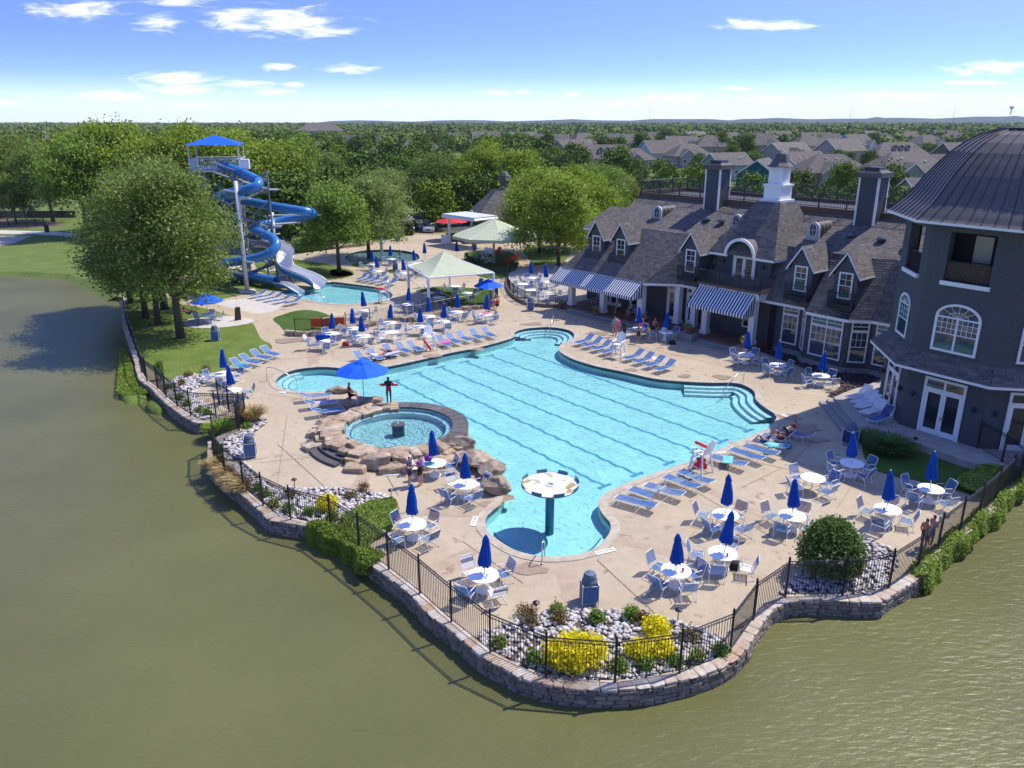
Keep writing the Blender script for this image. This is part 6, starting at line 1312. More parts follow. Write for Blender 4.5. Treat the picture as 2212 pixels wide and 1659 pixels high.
# supports
def pole(label, base, top, r, arms):
    t = thing('slide_pole', label, 'pole', (base.x, base.y, 0), group='white slide support poles'); b = Vector((0, 0, 0)); u = top - base
    MB().tube([b, Vector((0, 0, u.z))], [r, r * .85], 12).build('mast', 'steel_white', t, True); MB().box((0, 0, .06), (1.7, 1.7, .12), .5).build('footing', 'concrete_pale', t)
    for z, dx, dy in arms: MB().tube([Vector((0, 0, z)), Vector((dx, dy, z + .1))], .1, 6).build('arm', 'steel_white', t)
pb = zB(590, 1565); pt = zB.Y(485, 650, pb.y); pole('tall white pole standing in front of the slide tower', pb, Vector((pb.x, pb.y, pt.z)), .22, ((9.6, 1.6, -1), (10.2, -1.8, 1.5), (7.6, -1.6, 2.2), (3.2, 1.5, -1.4), (1.9, -3.4, 1.5)))
pb = zB(845, 1440); pt = zB.Y(795, 910, pb.y); pole('white pole carrying the right loop of the tube slide', pb, Vector((pb.x, pb.y, pt.z)), .2, ((pt.z - .3, 5.6, -.3), (pt.z - 1.3, 4.2, 1.8), (pt.z - .6, -.8, 1.4)))
pb = zB(795, 1390); pole('white pole behind the body slide', pb, Vector((pb.x, pb.y, 5.0)), .26, ((4.2, 1.2, .6),))
# slide tower
st = thing('slide_tower', 'steel slide tower with stairs and a blue pyramid roof', 'slide tower', (-32.2, 88.5, 0), R(12))
def slide_tower():
    Hf = 12.1; h = 2.55
    MB().box((0, 0, Hf - .15), (5.3, 5.3, .3)).build('platform', 'steel_grey', st); MB().box((0, 0, Hf + .01), (5.1, 5.1, .02)).build('platform_mat', 'slide_blue_pale', st)
    for sx in (-1, 1):
        for sy in (-1, 1):
            MB().tube([(sx * 2.5, sy * 2.5, Hf), (sx * 2.5, sy * 2.5, Hf + h)], .06, 8).build('roof_post', 'steel_white', st); MB().tube([(sx * 1.9, sy * 1.9, 0), (sx * 1.9, sy * 1.9, Hf)], .2, 8).build('leg', 'steel_grey', st)
    MB().add([(-2.75, -2.75, Hf + h), (2.75, -2.75, Hf + h), (2.75, 2.75, Hf + h), (-2.75, 2.75, Hf + h), (0, 0, Hf + h + .95), (0, 0, Hf + h - .05)], [(0, 1, 4), (1, 2, 4), (2, 3, 4), (3, 0, 4), (1, 0, 5), (2, 1, 5), (3, 2, 5), (0, 3, 5)]).build('pyramid_roof', 'canopy_blue', st)
    c = [(-2.6, -2.6), (2.6, -2.6), (2.6, 2.6), (-2.6, 2.6), (-2.6, -2.6)]
    for (a, b) in zip(c[:-1], c[1:]):
        mb = MB()
        for k in range(26): f = k / 26; mb.box((a[0] + (b[0] - a[0]) * f, a[1] + (b[1] - a[1]) * f, Hf + .55), (.03, .03, 1.1))
        mb.tube([(*a, Hf + 1.1), (*b, Hf + 1.1)], .035, 4); mb.tube([(*a, Hf + .1), (*b, Hf + .1)], .03, 4); mb.build('guard_rail', 'steel_white', st)
    for k in range(6):                                                 # zigzag stairs
        z0, z1 = k * 2.0, (k + 1) * 2.0; d = 1 if k % 2 == 0 else -1; y = -2.6 if k % 2 == 0 else -3.6; mb = MB(); xo = 2.6
        for j in range(11): f = j / 10; mb.box((d * (-2.6 + 5.2 * f), y, z0 + (z1 - z0) * f), (.5, .95, .05))
        for yy in (-.5, .5): mb.tube([(d * -2.8, y + yy, z0), (d * 2.8, y + yy, z1)], .1, 4); mb.tube([(d * -2.8, y + yy, z0 + 1.0), (d * 2.8, y + yy, z1 + 1.0)], .03, 4)
        for j in range(16): f = j / 15; mb.box((d * (-2.7 + 5.4 * f), y - .5, z0 + (z1 - z0) * f + .5), (.02, .02, 1.0))
        mb.v = [(q[0] + xo, q[1], q[2]) for q in mb.v]; mb.build('stair_flight', 'steel_grey', st); MB().box((d * 3.1 + xo, -3.1, z1), (1.2, 2.2, .08)).build('landing', 'steel_grey', st)
    for k in range(4):
        z0, z1 = k * 3.0, k * 3.0 + 3.0
        for x_ in (1.9, 5.4): MB().tube([(x_, -4.1, z0), (x_, -4.1, z1)], .09, 6).build('stair_post', 'steel_grey', st)
        MB().tube([(1.9, -4.1, z0), (5.4, -4.1, z1)], .06, 5).build('cross_brace', 'steel_grey', st)
        for a, b in (((-1.9, -1.9), (1.9, -1.9)), ((1.9, -1.9), (1.9, 1.9)), ((-1.9, 1.9), (-1.9, -1.9))):
            MB().tube([(*a, z0), (*b, z1)], .07, 5).build('cross_brace', 'steel_grey', st); MB().tube([(*b, z0), (*a, z1)], .07, 5).build('cross_brace', 'steel_grey', st); MB().tube([(*a, z1), (*b, z1)], .08, 5).build('girt', 'steel_grey', st)
    MB().box((3.0, -1.2, Hf + .5), (.8, 1.2, 1.0)).build('slide_entry_box', 'white_paint', st)
slide_tower()
p = zB(912, 1470); t = thing('notice_board', 'white notice board on posts beside the body slide', 'sign', (p.x, p.y, 0), .15)
MB().box((0, 0, 1.5), (1.5, .08, 2.1)).build('panel', 'sign_white', t); MB().box((0, -.05, 2.3), (1.2, .02, .12)).build('heading_bar', 'cloth_grey', t)
for x in (-.6, .6): MB().tube([(x, .06, 0), (x, .06, 2.5)], .05, 6).build('post', 'steel_white', t)
# spray post in the wading pool
p = zC(325, 875); t = thing('spray_post', 'white curved spray post standing in the wading pool', 'water feature', (p.x, p.y, 0)); MB().tube([(0, 0, -.3), (0, 0, 5.4)], .2, 10).build('post', 'white_paint', t, True); MB().lathe([(.2, 5.35), (.5, 5.5), (.5, 5.58), (.1, 5.75)], 12).build('head', 'white_paint', t); MB().tube([(-1.4, .3, 4.6), (-.7, .1, 5.3), (0, 0, 5.2)], .09, 6).build('side_arm', 'white_paint', t)
p = zC(480, 738)
# ================================================================== SHADES, PAVILION
def sail():
    c = [zC(575, 985, 3.2), zC(975, 890, 3.2), zC(1400, 1050, 3.2), zC(770, 1100, 3.2)]
    t = thing('shade_sail', 'large square sage-green shade sail on white posts over the tables', 'shade canopy'); m = (c[0] + c[1] + c[2] + c[3]) / 4 + Vector((0, 0, 1.7))
    for k in range(4):
        a, b = c[k], c[(k + 1) % 4]; mb = MB(); n = 6; rows = []
        for i in range(n + 1):
            f = i / n; row = []
            for j in range(n + 1):
                g = j / n; e = a.lerp(b, g); e = e + (m - e) * (.06 * math.sin(math.pi * g)) ; p_ = e.lerp(m, f); p_.z -= .28 * math.sin(math.pi * f) * .8; row.append(p_)
            rows.append(row)
        vs = [q for r in rows for q in r]; mb.add(vs, [(i * (n + 1) + j, i * (n + 1) + j + 1, (i + 1) * (n + 1) + j + 1, (i + 1) * (n + 1) + j) for i in range(n) for j in range(n)]); mb.build('fabric_panel', 'sage_fabric', t, True)
        MB().tube([a, b], .09, 6).build('edge_beam', 'white_paint', t); MB().tube([(a.x, a.y, 0), a], .13, 8).build('post', 'white_paint', t)
sail()
def mushroom():
    p = zC(1405, 960); t = thing('garden_parasol', 'round sage-green shade umbrella on one post above the turf seating', 'shade canopy', (p.x, p.y, 0)); n = 8; Rr, h = 5.6, 3.6
    Rr = 5.2
    for k in range(n):
        a, b = R(45 * k + 12), R(45 * k + 57); P1 = lambda r, w, z: (r * math.cos(w), r * math.sin(w), z); mb = MB(); m = (a + b) / 2
        mb.add([P1(.1, a, h + 2.0), P1(Rr * .5, a, h + .95), P1(Rr * .5, b, h + .95), P1(Rr, a, h), P1(Rr, b, h), P1(Rr, a, h - .4), P1(Rr * .95, m, h - .3), P1(Rr, b, h - .4), P1(Rr * .95, m, h)], [(0, 1, 2), (1, 3, 8, 2), (2, 8, 4), (3, 5, 6, 8), (8, 6, 7, 4)]); mb.build('fabric_panel', 'sage_fabric', t)
    MB().tube([(0, 0, 0), (0, 0, h + 1.9)], .14, 8).build('post', 'shade_tan', t)
    for k in range(8): a = R(45 * k + 12); MB().tube([(0, 0, h + 1.8), (Rr * math.cos(a), Rr * math.sin(a), h - .02)], .04, 4).build('rib', 'steel_white', t)
mushroom()
def adirondack(mat):
    def f():
        t = thing('lawn_chair', '', 'chair')
        for sx in (-.34, .34):
            MB().tube([(sx, .4, 0), (sx, .4, .62)], .04, 4).build('leg', mat, t); MB().tube([(sx, -.5, .02), (sx, .42, .42)], .045, 4).build('side_rail', mat, t); MB().box((sx, .02, .63), (.14, .85, .03)).build('armrest', mat, t)
        for k in range(5): MB().box((0, .36 - k * .13, .4 - k * .035), (.62, .11, .025)).build('seat_slat', mat, t)
        for k in range(5):
            x = -.26 + .13 * k; mb = MB(); mb.add([(x - .055, -.22, .25), (x + .055, -.22, .25), (x + .06, -.62, 1.08 - abs(k - 2) * .06), (x - .06, -.62, 1.08 - abs(k - 2) * .06), (x - .055, -.25, .25), (x + .055, -.25, .25), (x + .06, -.65, 1.08 - abs(k - 2) * .06), (x - .06, -.65, 1.08 - abs(k - 2) * .06)], [(0, 1, 2, 3), (7, 6, 5, 4), (0, 4, 5, 1), (1, 5, 6, 2), (2, 6, 7, 3), (3, 7, 4, 0)]); mb.build('back_slat', mat, t)
        return t
    return f
AD = {k: Maker(adirondack(m)) for k, m in (('red', 'paint_red'), ('white', 'white_paint'), ('dark', 'rail_green_black'))}
for i, (k, x, y, rz, lab) in enumerate((('red', 1545, 965, 1.2, 'red lawn chair nearest the path'), ('red', 1600, 935, .9, 'red lawn chair behind the nearest red one'), ('red', 1440, 880, 2.6, 'dark red lawn chair behind the shade post'), ('white', 1320, 885, 2.8, 'white lawn chair farthest left under the round shade'), ('white', 1365, 890, 3.1, 'white lawn chair left of the shade post'), ('white', 1310, 930, 4.0, 'white lawn chair at the turf front'), ('white', 1350, 955, 5.0, 'white lawn chair nearest the shade post'), ('dark', 1180, 940, 4.4, 'dark lawn chair holding a resting person'), ('dark', 1235, 955, 2.0, 'dark lawn chair on the turf left side'), ('dark', 1430, 1050, 1.6, 'dark lawn chair beside the right sail post'))):
    AD[k](zC(x, y), rz, lab, 'lawn chairs on the turf')
# snack pavilion
def pavilion():
    base = zC(1440, 770); t = thing('snack_pavilion', 'small shingled pavilion with hipped roof and lantern behind the shades', 'building', (base.x + 1.0, base.y + 6.0, 0), R(12))
    MB().box((0, 0, 1.7), (9.5, 8, 3.4)).build('wall', 'charcoal_siding', t)
    e = 5.3; ee = 4.6; pl = [[Vector((sx * e, sy * ee, 3.3)) for sx, sy in pr] for pr in (((-1, -1), (1, -1)), ((1, -1), (1, 1)), ((1, 1), (-1, 1)), ((-1, 1), (-1, -1)))]; tp = [[Vector((sx * 1.6, sy * 1.2, 7.2)) for sx, sy in pr] for pr in (((-1, -1), (1, -1)), ((1, -1), (1, 1)), ((1, 1), (-1, 1)), ((-1, 1), (-1, -1)))]
    shingled('roof', [[a[0], a[1], b[1], b[0]] for a, b in zip(pl, tp)], t, .3, .6); MB().add([(-1.6, -1.2, 7.2), (1.6, -1.2, 7.2), (1.6, 1.2, 7.2), (-1.6, 1.2, 7.2), (0, 0, 7.7)], [(0, 1, 4), (1, 2, 4), (2, 3, 4), (3, 0, 4)]).build('roof_crown', 'shingle', t)
    MB().lathe([(.75, 7.4), (.75, 8.6), (1.0, 8.65), (.8, 9.3), (.5, 9.75), (.1, 9.95)], 8).build('roof_lantern', 'metal_roof', t)
    for x in (2.2, 3.6): MB().box((x, -4.03, 1.2), (.9, .06, 2.2)).build('door', 'white_trim', t)
    MB().box((-1.5, -4.04, 1.7), (2.4, .06, 1.3)).build('serving_window', 'charcoal_deep', t); MB().tube([(2.2, -4.06, 3.2), (2.2, -4.2, 3.2), (4.6, -4.2, 1.2)], .07, 5).build('white_brace', 'white_paint', t)
    q = thing('pergola', 'white flat-roofed shelter with posts in front of the snack pavilion', 'pergola'); c = [zC(905, 487, 4.3), zC(1135, 465, 4.3), zC(1440, 505, 4.3), zC(1215, 528, 4.3)]
    mb = MB(); mb.prism([Vector((p.x, p.y, 0)) for p in c], 4.25, 4.4); mb.build('roof_panel', 'steel_white', q)
    for a, b in ((0, 3), (3, 2)): MB().tube([c[a] + Vector((0, 0, -.25)), c[b] + Vector((0, 0, -.25))], .18, 4).build('beam', 'white_paint', q)
    for x, y in ((978, 770), (1195, 725), (1310, 640)): p = zC(x, y); MB().tube([(p.x, p.y, 0), (p.x, p.y, 4.25)], .2, 6).build('post', 'white_paint', q)
    n = 7
    for k in range(n): a = c[0].lerp(c[3], (k + .5) / n); b = c[1].lerp(c[2], (k + .5) / n); MB().tube([a + Vector((0, 0, -.12)), b + Vector((0, 0, -.12))], .08, 4).build('rafter', 'white_paint', q)
pavilion()
red_u = Maker(lambda: mk_open('red_fabric', 2.5, 'steel_white', 3.3)); red_u(zC(1000, 735), .2, 'big red umbrella under the white pergola')
p = zC(935, 775); t = thing('sandwich_board', 'white standing board at the pergola post', 'sign', (p.x, p.y, 0)); MB().box((0, 0, .7), (1.1, .06, 1.3)).build('panel', 'sign_white', t)
for x in (-.45, .45): MB().tube([(x, .3, 0), (x, 0, 1.35)], .03, 4).build('leg', 'white_paint', t)
p = zC(1090, 745); t = thing('counter', 'dark stone snack counter under the pergola', 'counter', (p.x, p.y, 0), .2); MB().box((0, 0, .55), (4.2, 1.0, 1.1)).build('base', 'wall_stone', t); MB().box((0, 0, 1.13), (4.5, 1.2, .07)).build('countertop', 'slate_coping', t)
# stone seat wall behind the wading pool, barrier
t = thing('seat_wall', 'low pale stone seat wall behind the wading pool', 'stone wall'); low_wall(t, catmull([zB(1070, 1215), zB(1300, 1210), zB(1480, 1195), zB(1620, 1175)], .6), .5, 'wall_stone', 'cap_stone', .5)
p = zI(545, 545); t = thing('barrier', 'orange plastic barrier on the turf behind the tables', 'barrier', (p.x, p.y, .05), R(10)); MB().box((0, 0, .5), (2.9, .08, .75)).build('panel', 'barrier_orange', t)
for x in (-1.2, 1.2): MB().box((x, 0, .15), (.12, .6, .2)).build('foot', 'barrier_orange', t)
for k in range(6): MB().box((-1.2 + k * .48, -.045, .5), (.05, .02, .6)).build('rib', 'barrier_orange', t)
p = zH(1195, 480); t = thing('easel_sign', 'leaning black frame sign beside the lawn path', 'sign', (p.x, p.y, 0), .6); MB().add([(-.3, 0, 0), (.3, 0, 0), (.22, -.3, 1.3), (-.22, -.3, 1.3), (-.3, .05, 0), (.3, .05, 0), (.22, -.25, 1.3), (-.22, -.25, 1.3)], [(0, 1, 2, 3), (7, 6, 5, 4), (0, 4, 5, 1), (1, 5, 6, 2), (2, 6, 7, 3), (3, 7, 4, 0)]).build('board', 'iron_black', t)
MB().tube([(0, .5, 0), (0, -.2, 1.4)], .03, 4).build('prop', 'iron_black', t)
# garden path lights
def mk_light(): t = thing('path_light', '', 'path light'); MB().tube([(0, 0, 0), (0, 0, .55)], .02, 5).build('stem', 'iron_black', t); MB().lathe([(.14, .52), (.13, .56), (.03, .62)], 10).build('hat', 'iron_black', t); return t
pl_ = Maker(mk_light)
for q, lab in ((zN(1435, 790), 'dark path light at the rock bed beside the bin'), (zO(565, 885), 'dark path light at the right end of the yellow shrub bed'), (zJ(915, 830), 'dark path light in the left rock bed'), (zJ(1712, 920), 'dark path light at the ivy patch'), (zM(1195, 690), 'dark path light on the tower lawn')): pl_(q, 0, lab, 'dark path lights')
# playground and park furniture
def mk_picnic():
    t = thing('picnic_table', '', 'picnic table'); MB().box((0, 0, .74), (1.8, .75, .06)).build('tabletop', 'rail_green_black', t)
    for sy in (-1, 1): MB().box((0, sy * .72, .44), (1.8, .28, .05)).build('bench', 'rail_green_black', t)
    for sx in (-.6, .6):
        for sy in (-1, 1): MB().tube([(sx, sy * .7, 0), (sx, sy * .2, .72)], .04, 4).build('leg', 'rail_green_black', t)
        MB().tube([(sx, -.75, .4), (sx, .75, .4)], .03, 4).build('cross_bar', 'rail_green_black', t)
    return t
pic = Maker(mk_picnic)
for q, lab in ((zA(215, 805), 'dark picnic table far left on the park lawn'), (zA(290, 885), 'dark picnic table behind the swing frame'), (zA(340, 850), 'dark picnic table by the leaning trunk'), (zC(950, 420), 'dark picnic table under the oaks beyond the car park'), (zC(1940, 860), 'dark picnic table on the small lawn behind the fence')): pic(q, .3, lab, 'park picnic tables', 1.2)
a, b = zA(40, 1030), zA(265, 1030); d = b - a; t = thing('swing_set', 'dark green swing frame on the mulch playground', 'swing set', a, math.atan2(d.y, d.x)); Ls = d.length
for x in (0, Ls):
    MB().tube([(x, -1.2, 0), (x, -.9, 2.6), (x, 0, 3.3), (x, .9, 2.6), (x, 1.2, 0)], .09, 6).build('end_arch', 'rail_green_black', t)
MB().tube([(0, 0, 3.25), (Ls, 0, 3.25)], .08, 6).build('top_bar', 'rail_green_black', t)
for k in range(4):
    x = Ls * (k + .7) / 4.6
    for dx in (-.25, .25): MB().tube([(x + dx, 0, 3.2), (x + dx, 0, .6)], .02, 4).build('chain', 'steel_grey', t)
    MB().box((x, 0, .58), (.55, .25, .05)).build('swing_seat', 'iron_black', t)
t = thing('playground_panel', 'low brown and green playground barrier behind the swings', 'playground equipment', zA(-20, 960), .05)
for k in range(8): MB().box((k * 1.9, 0, .7), (1.85, .1, 1.3)).build('panel', 'wood_brown' if k % 3 else 'rail_green_black', t)
p = zA(375, 1070); t = thing('lamp_bollard', 'dark green post with a round bin beside the park path', 'post', (p.x, p.y, 0)); MB().tube([(0, 0, 0), (0, 0, 3.2)], .1, 8).build('post', 'rail_green_black', t); MB().lathe([(.35, 0), (.35, 1.1)], 12, c=(.3, 0, 0)).build('bin', 'rail_green_black', t)
# ================================================================== PARKED CARS
def mk_car(suv):
    t = thing('parked_car', '', 'car'); L, W, H = (4.8, 1.9, 1.75) if suv else (4.7, 1.82, 1.45); h = .62 if not suv else .75
    def loft(sec, name, mat):
        mb = MB(); n = len(sec[0]); mb.add([p for s_ in sec for p in s_], [(i * n + j, i * n + (j + 1) % n, (i + 1) * n + (j + 1) % n, (i + 1) * n + j) for i in range(len(sec) - 1) for j in range(n)] + [tuple(range(n - 1, -1, -1)), tuple((len(sec) - 1) * n + j for j in range(n))]); return mb.build(name, mat, t, True)
    S = lambda y, w, z0, z1, k=.9: [(-w, y, z0), (w, y, z0), (w, y, (z0 + z1) / 2), (w * k, y, z1), (-w * k, y, z1), (-w, y, (z0 + z1) / 2)]
    w = W / 2; body = loft([S(-L / 2, w * .82, .35, h * .95), S(-L / 2 + .15, w * .93, .28, h + .12), S(-L / 2 + 1.1, w, .25, h + .28), S(0, w, .25, h + .36), S(L / 2 - .8, w, .25, h + .36), S(L / 2 - .1, w * .93, .28, h + .3), S(L / 2, w * .85, .35, h + .1)], 'body', 'car_paint')
    r0, r1 = (-L / 2 + 1.15, L / 2 - .15) if suv else (-L / 2 + 1.25, L / 2 - .75)
    loft([S(r0, w * .86, h + .2, h + .32), S(r0 + .75, w * .78, h + .25, H, .84), S((r0 + r1) / 2, w * .8, h + .25, H + .02, .84), S(r1 - .6, w * .78, h + .25, H - .03, .84), S(r1, w * .82, h + .2, h + .42)], 'cabin_glass', 'glass_dark')
    mb = MB(); mb.add([(-w * .66, r0 + .72, H - .015), (w * .66, r0 + .72, H - .015), (w * .67, r1 - .55, H - .01), (-w * .67, r1 - .55, H - .01), (0, (r0 + r1) / 2, H + .05)], [(0, 1, 4), (1, 2, 4), (2, 3, 4), (3, 0, 4)]); mb.build('roof', 'car_paint', t)
    for sy in (-1, 1):
        for sx in (-1, 1):
            wh = MB().tube([(sx * (w - .2), sy * L * .3, .33), (sx * (w + .01), sy * L * .3, .33)], .33, 14).build('wheel', 'iron_black', t); MB().tube([(sx * (w - .02), sy * L * .3, .33), (sx * (w + .02), sy * L * .3, .33)], .2, 10).build('rim', 'chrome', wh)
    for sx in (-1, 1): MB().box((sx * w * .62, -L / 2 + .06, h - .02), (.42, .12, .16)).build('headlight', 'sign_white', t); MB().box((sx * w * .72, L / 2 - .04, h + .1), (.3, .1, .18)).build('tail_light', 'paint_red', t); MB().box((sx * (w + .08), r0 + .6, h + .38), (.18, .1, .12)).build('mirror', 'car_paint', t)
    MB().box((0, -L / 2 + .03, h - .12), (.7, .08, .16)).build('grille', 'iron_black', t); return t
CARS = {True: Maker(lambda: mk_car(True)), False: Maker(lambda: mk_car(False))}
for x, y, suv, colr, rz, lab in ((557, 578, True, (.42, .38, .34), -.05, 'beige minivan parked farthest back'), (440, 630, False, (.85, .85, .87), -.05, 'white car half hidden behind the oak'), (612, 640, False, (.02, .028, .045), .0, 'dark blue sedan behind the hedge'), (780, 655, True, (.55, .58, .62), .05, 'silver sport utility car behind the gate'), (300, 660, False, (.7, .7, .72), -.1, 'pale car behind the spray post')):
    c = CARS[suv](zC(x, y, -.09), rz, lab, 'cars in the parking lot')
    for k in c.children:
        if k.name.split('.')[0] in ('body', 'roof', 'mirror'): k.color = (*colr, 1)

# ================================================================== TREES AND PLANTS
def trunk(mb, h, r, limbs, seed, spread, lean=0.):
    rs = random.Random(seed); a = rs.uniform(0, 6.3); pts = [Vector((0, 0, -.1)), Vector((lean * .2, 0, h * .3)), Vector((lean * .6 + rs.uniform(-.1, .1), rs.uniform(-.1, .1), h * .62)), Vector((lean, rs.uniform(-.2, .2), h))]
    mb.tube(catmull(pts, h / 5), [r * 1.5, r * 1.1] + [r * (1 - .75 * i / 12) for i in range(2, len(catmull(pts, h / 5)))], 8)
    for k in range(limbs):
        b = a + k * 2.4; z0 = h * rs.uniform(.3, .75); s = pts[1].lerp(pts[3], (z0 / h - .3) / .7); L = spread * rs.uniform(.6, .95)
        mb.tube([s, s + Vector((math.cos(b) * L * .5, math.sin(b) * L * .5, L * .45)), s + Vector((math.cos(b) * L, math.sin(b) * L, L * rs.uniform(.55, .9)))], [r * .5, r * .3, r * .1], 5)
def lobes_for(h, w, seed, base=.32, n=9):
    rs = random.Random(seed); out = [(0, 0, h * (base + .96) / 2, w * .27, w * .27, h * (1 - base) * .42)]
    for k in range(n):
        a = k * 2.4 + rs.uniform(-.4, .4); f = (k + .5) / n * .85 + rs.uniform(.02, .15); r = w * .5 * (1.05 - abs(f - .35) * 1.1) * rs.uniform(.45, .92); z = h * (base + (1 - base) * f * .86); s = w * rs.uniform(.13, .24)
        out.append((math.cos(a) * r, math.sin(a) * r, z, s, s, s * rs.uniform(.75, 1.0)))
    return out
def mk_tree(name, h, w, seed, clumps, per, leaf, base=.32, lean=0., limbs=7, r=None, sig=.42, mat='leaf', n=9):
    def f():
        t = thing(name, '', 'tree'); mb = MB(); trunk(mb, h * .72, r or h * .017, limbs, seed, w * .36, lean); mb.build('trunk', 'bark', t, True)
        foliage('crown', lobes_for(h, w, seed, base, n), clumps, per, sig, leaf, mat, t, seed); return t
    return Maker(f)
def put(mk, p, rz, label, group, tint, scale=1., z=0.):
    o = mk(Vector((p.x, p.y, z)), rz, label, group, scale)
    for c in o.children:
        if c.name.startswith('crown'): c.color = (*tint, 1)
    return o
T_near = [mk_tree('shade_tree', 15.2, 9.3, 21, 440, 66, .25, .2, n=16, sig=.62), mk_tree('shade_tree', 14.5, 10, 22, 380, 66, .25, .18, .8, n=15, sig=.62), mk_tree('shade_tree', 14.5, 10.5, 23, 380, 66, .25, .16, -.5, n=15, sig=.62)]
T_mid = [mk_tree('broadleaf_tree', 12, 11, 31, 400, 58, .3, .22, sig=.62), mk_tree('broadleaf_tree', 11, 10, 32, 380, 58, .3, .2, sig=.62), mk_tree('broadleaf_tree', 10, 7, 33, 320, 54, .28, .2, sig=.5, n=8), mk_tree('broadleaf_tree', 12, 9, 34, 370, 58, .3, .24, sig=.62)]
T_far = [mk_tree('street_tree', 10, 10, 41 + k, 150, 36, .6, .12, limbs=4, sig=.8, mat='leaf_far', n=8) for k in range(5)]
OLIVE, BRIGHT, DARK, MIDG, GREY = (1.12, 1.16, 1.05), (1.5, 1.55, .65), (.95, 1.1, 1.0), (1.2, 1.4, .9), (1.35, 1.35, 1.6)
GN = 'trees round the pool'
put(T_near[0], zH(690, 635), .2, 'big shade tree with a single thick trunk on the left lawn', GN, OLIVE, 1.0)
put(T_near[1], zH(490, 515), 1.2, 'slender leaning shade tree left of the thick trunk', GN, OLIVE, .82); put(T_near[2], zH(385, 462), 2.4, 'shade tree standing closest to the lake fence', GN, OLIVE, .88); put(T_near[1], zH(550, 380), 3.4, 'shade tree farthest back on the left lawn', GN, OLIVE, 1.04); put(T_near[0], zH(250, 330), 4.4, 'shade tree leaning out over the lake shore', GN, OLIVE, .72, -.1)
near = [(T_mid[0], P(250, 500), 'tall bright green tree left behind the shade trees', BRIGHT, 1.5), (T_mid[3], P(190, 508), 'tall dark green tree at the lake bend', MIDG, 1.3), (T_mid[1], P(330, 505), 'tall bright tree behind the slide tower roof', BRIGHT, 1.38), (T_mid[3], P(400, 500), 'bright tree left of the blue slide roof', BRIGHT, 1.4),
        (T_mid[0], P(520, 505), 'tall yellow-green tree right of the blue slide roof', BRIGHT, 1.4), (T_mid[1], P(590, 515), 'bright green tree behind the tube slide loop', BRIGHT, 1.35), (T_mid[3], P(640, 505), 'green tree behind the right slide loop', MIDG, 1.25), (T_mid[2], P(733, 588), 'upright green tree beside the body slide', MIDG, 1.12), (T_mid[0], P(797, 556), 'grey-green oak beside the wading pool', GREY, .92), (T_mid[1], P(835, 505), 'grey-green oak behind the spray post', GREY, .95),
        (T_mid[1], P(1206, 580), 'bright maple beside the clubhouse awning', BRIGHT, 1.05), (T_mid[0], P(1166, 546), 'bright maple behind the small picnic lawn', BRIGHT, 1.0), (T_mid[3], P(1255, 540), 'bright maple behind the clubhouse wing', BRIGHT, .95), (T_mid[0], P(1290, 505), 'green maple rising over the clubhouse wing', MIDG, .95), (T_mid[3], P(1040, 470), 'bright tree behind the snack pavilion', BRIGHT, 1.15), (T_mid[1], P(1110, 470), 'green tree right of the pavilion lantern', BRIGHT, 1.15),
        (T_mid[1], P(925, 465), 'dark oak on the lawn beyond the car park', DARK, 1.0), (T_mid[0], P(955, 462), 'dark spreading oak left of the pavilion roof', DARK, 1.0), (T_mid[0], P(115, 478), 'leaning dark tree on the park lawn', DARK, 1.15), (T_mid[1], P(30, 462), 'broad olive tree at the far left edge', OLIVE, 1.35), (T_mid[3], P(-40, 470), 'olive tree at the left picture edge', OLIVE, 1.25), (T_mid[2], P(35, 482), 'small olive tree by the swings', OLIVE, .8), (T_mid[1], P(700, 455), 'oak between the slides and the house', DARK, 1.1),
        (T_mid[2], P(1350, 470), 'crape myrtle behind the clubhouse corner', (1.5, 1.25, 1.1), .8), (T_mid[2], P(1320, 455), 'tall crape myrtle beside the clubhouse wing', (1.5, 1.25, 1.1), .85)]
for mk, p, lab, tint, sc in near: put(mk, p, random.uniform(0, 6.3), lab, GN, tint, sc, -.1 if p.y > 95 else 0)
# shrubs, ivy, grasses
def shrub(name, label, p, lob, clumps, per, sig, leaf, tint, cat='shrub', group=None, seed=1, z=0., shell=.6):
    t = thing(name, label, cat, (p.x, p.y, z), group=group); foliage('leaves', lob, clumps, per, sig, leaf, 'leaf', t, seed, tint, shell); mb = MB()
    for k in range(3): a = k * 2.1; mb.tube([(0, 0, 0), (math.cos(a) * lob[0][3] * .4, math.sin(a) * lob[0][3] * .4, lob[0][2])], [.04, .015], 5)
    mb.build('stem', 'bark', t); return t
YEL = (4.6, 3.1, .35)
shrub('yellow_shrub', 'large rounded yellow shrub at the front fence', zN(1730, 1190), [(0, .1, .55, .95, .8, .5), (-.45, 0, .5, .55, .5, .42), (.5, .1, .6, .55, .5, .45)], 620, 9, .1, .1, YEL, group='yellow shrubs', seed=2)
shrub('yellow_shrub', 'small round yellow shrub behind the middle one', zO(418, 985), [(0, 0, .4, .42, .38, .34)], 200, 9, .09, .1, YEL, group='yellow shrubs', seed=3)
shrub('yellow_shrub', 'low spreading yellow shrub at the fence post', zO(375, 1120), [(-.3, 0, .32, .45, .4, .28), (.35, .1, .32, .4, .36, .28)], 330, 9, .09, .1, YEL, group='yellow shrubs', seed=4)
shrub('yellow_shrub', 'small yellow shrub in the left rock bed', zJ(1182, 1010), [(0, 0, .38, .42, .4, .36)], 220, 9, .08, .1, YEL, group='yellow shrubs', seed=5)
shrub('round_holly', 'big dark green rounded holly in the right rock bed', zO(1580, 570), [(0, 0, 1.05, 1.12, 1.1, 1.1), (0, 0, 1.75, .72, .72, .62)], 1900, 9, .12, .12, (.62, .8, .75), seed=6, shell=.75)
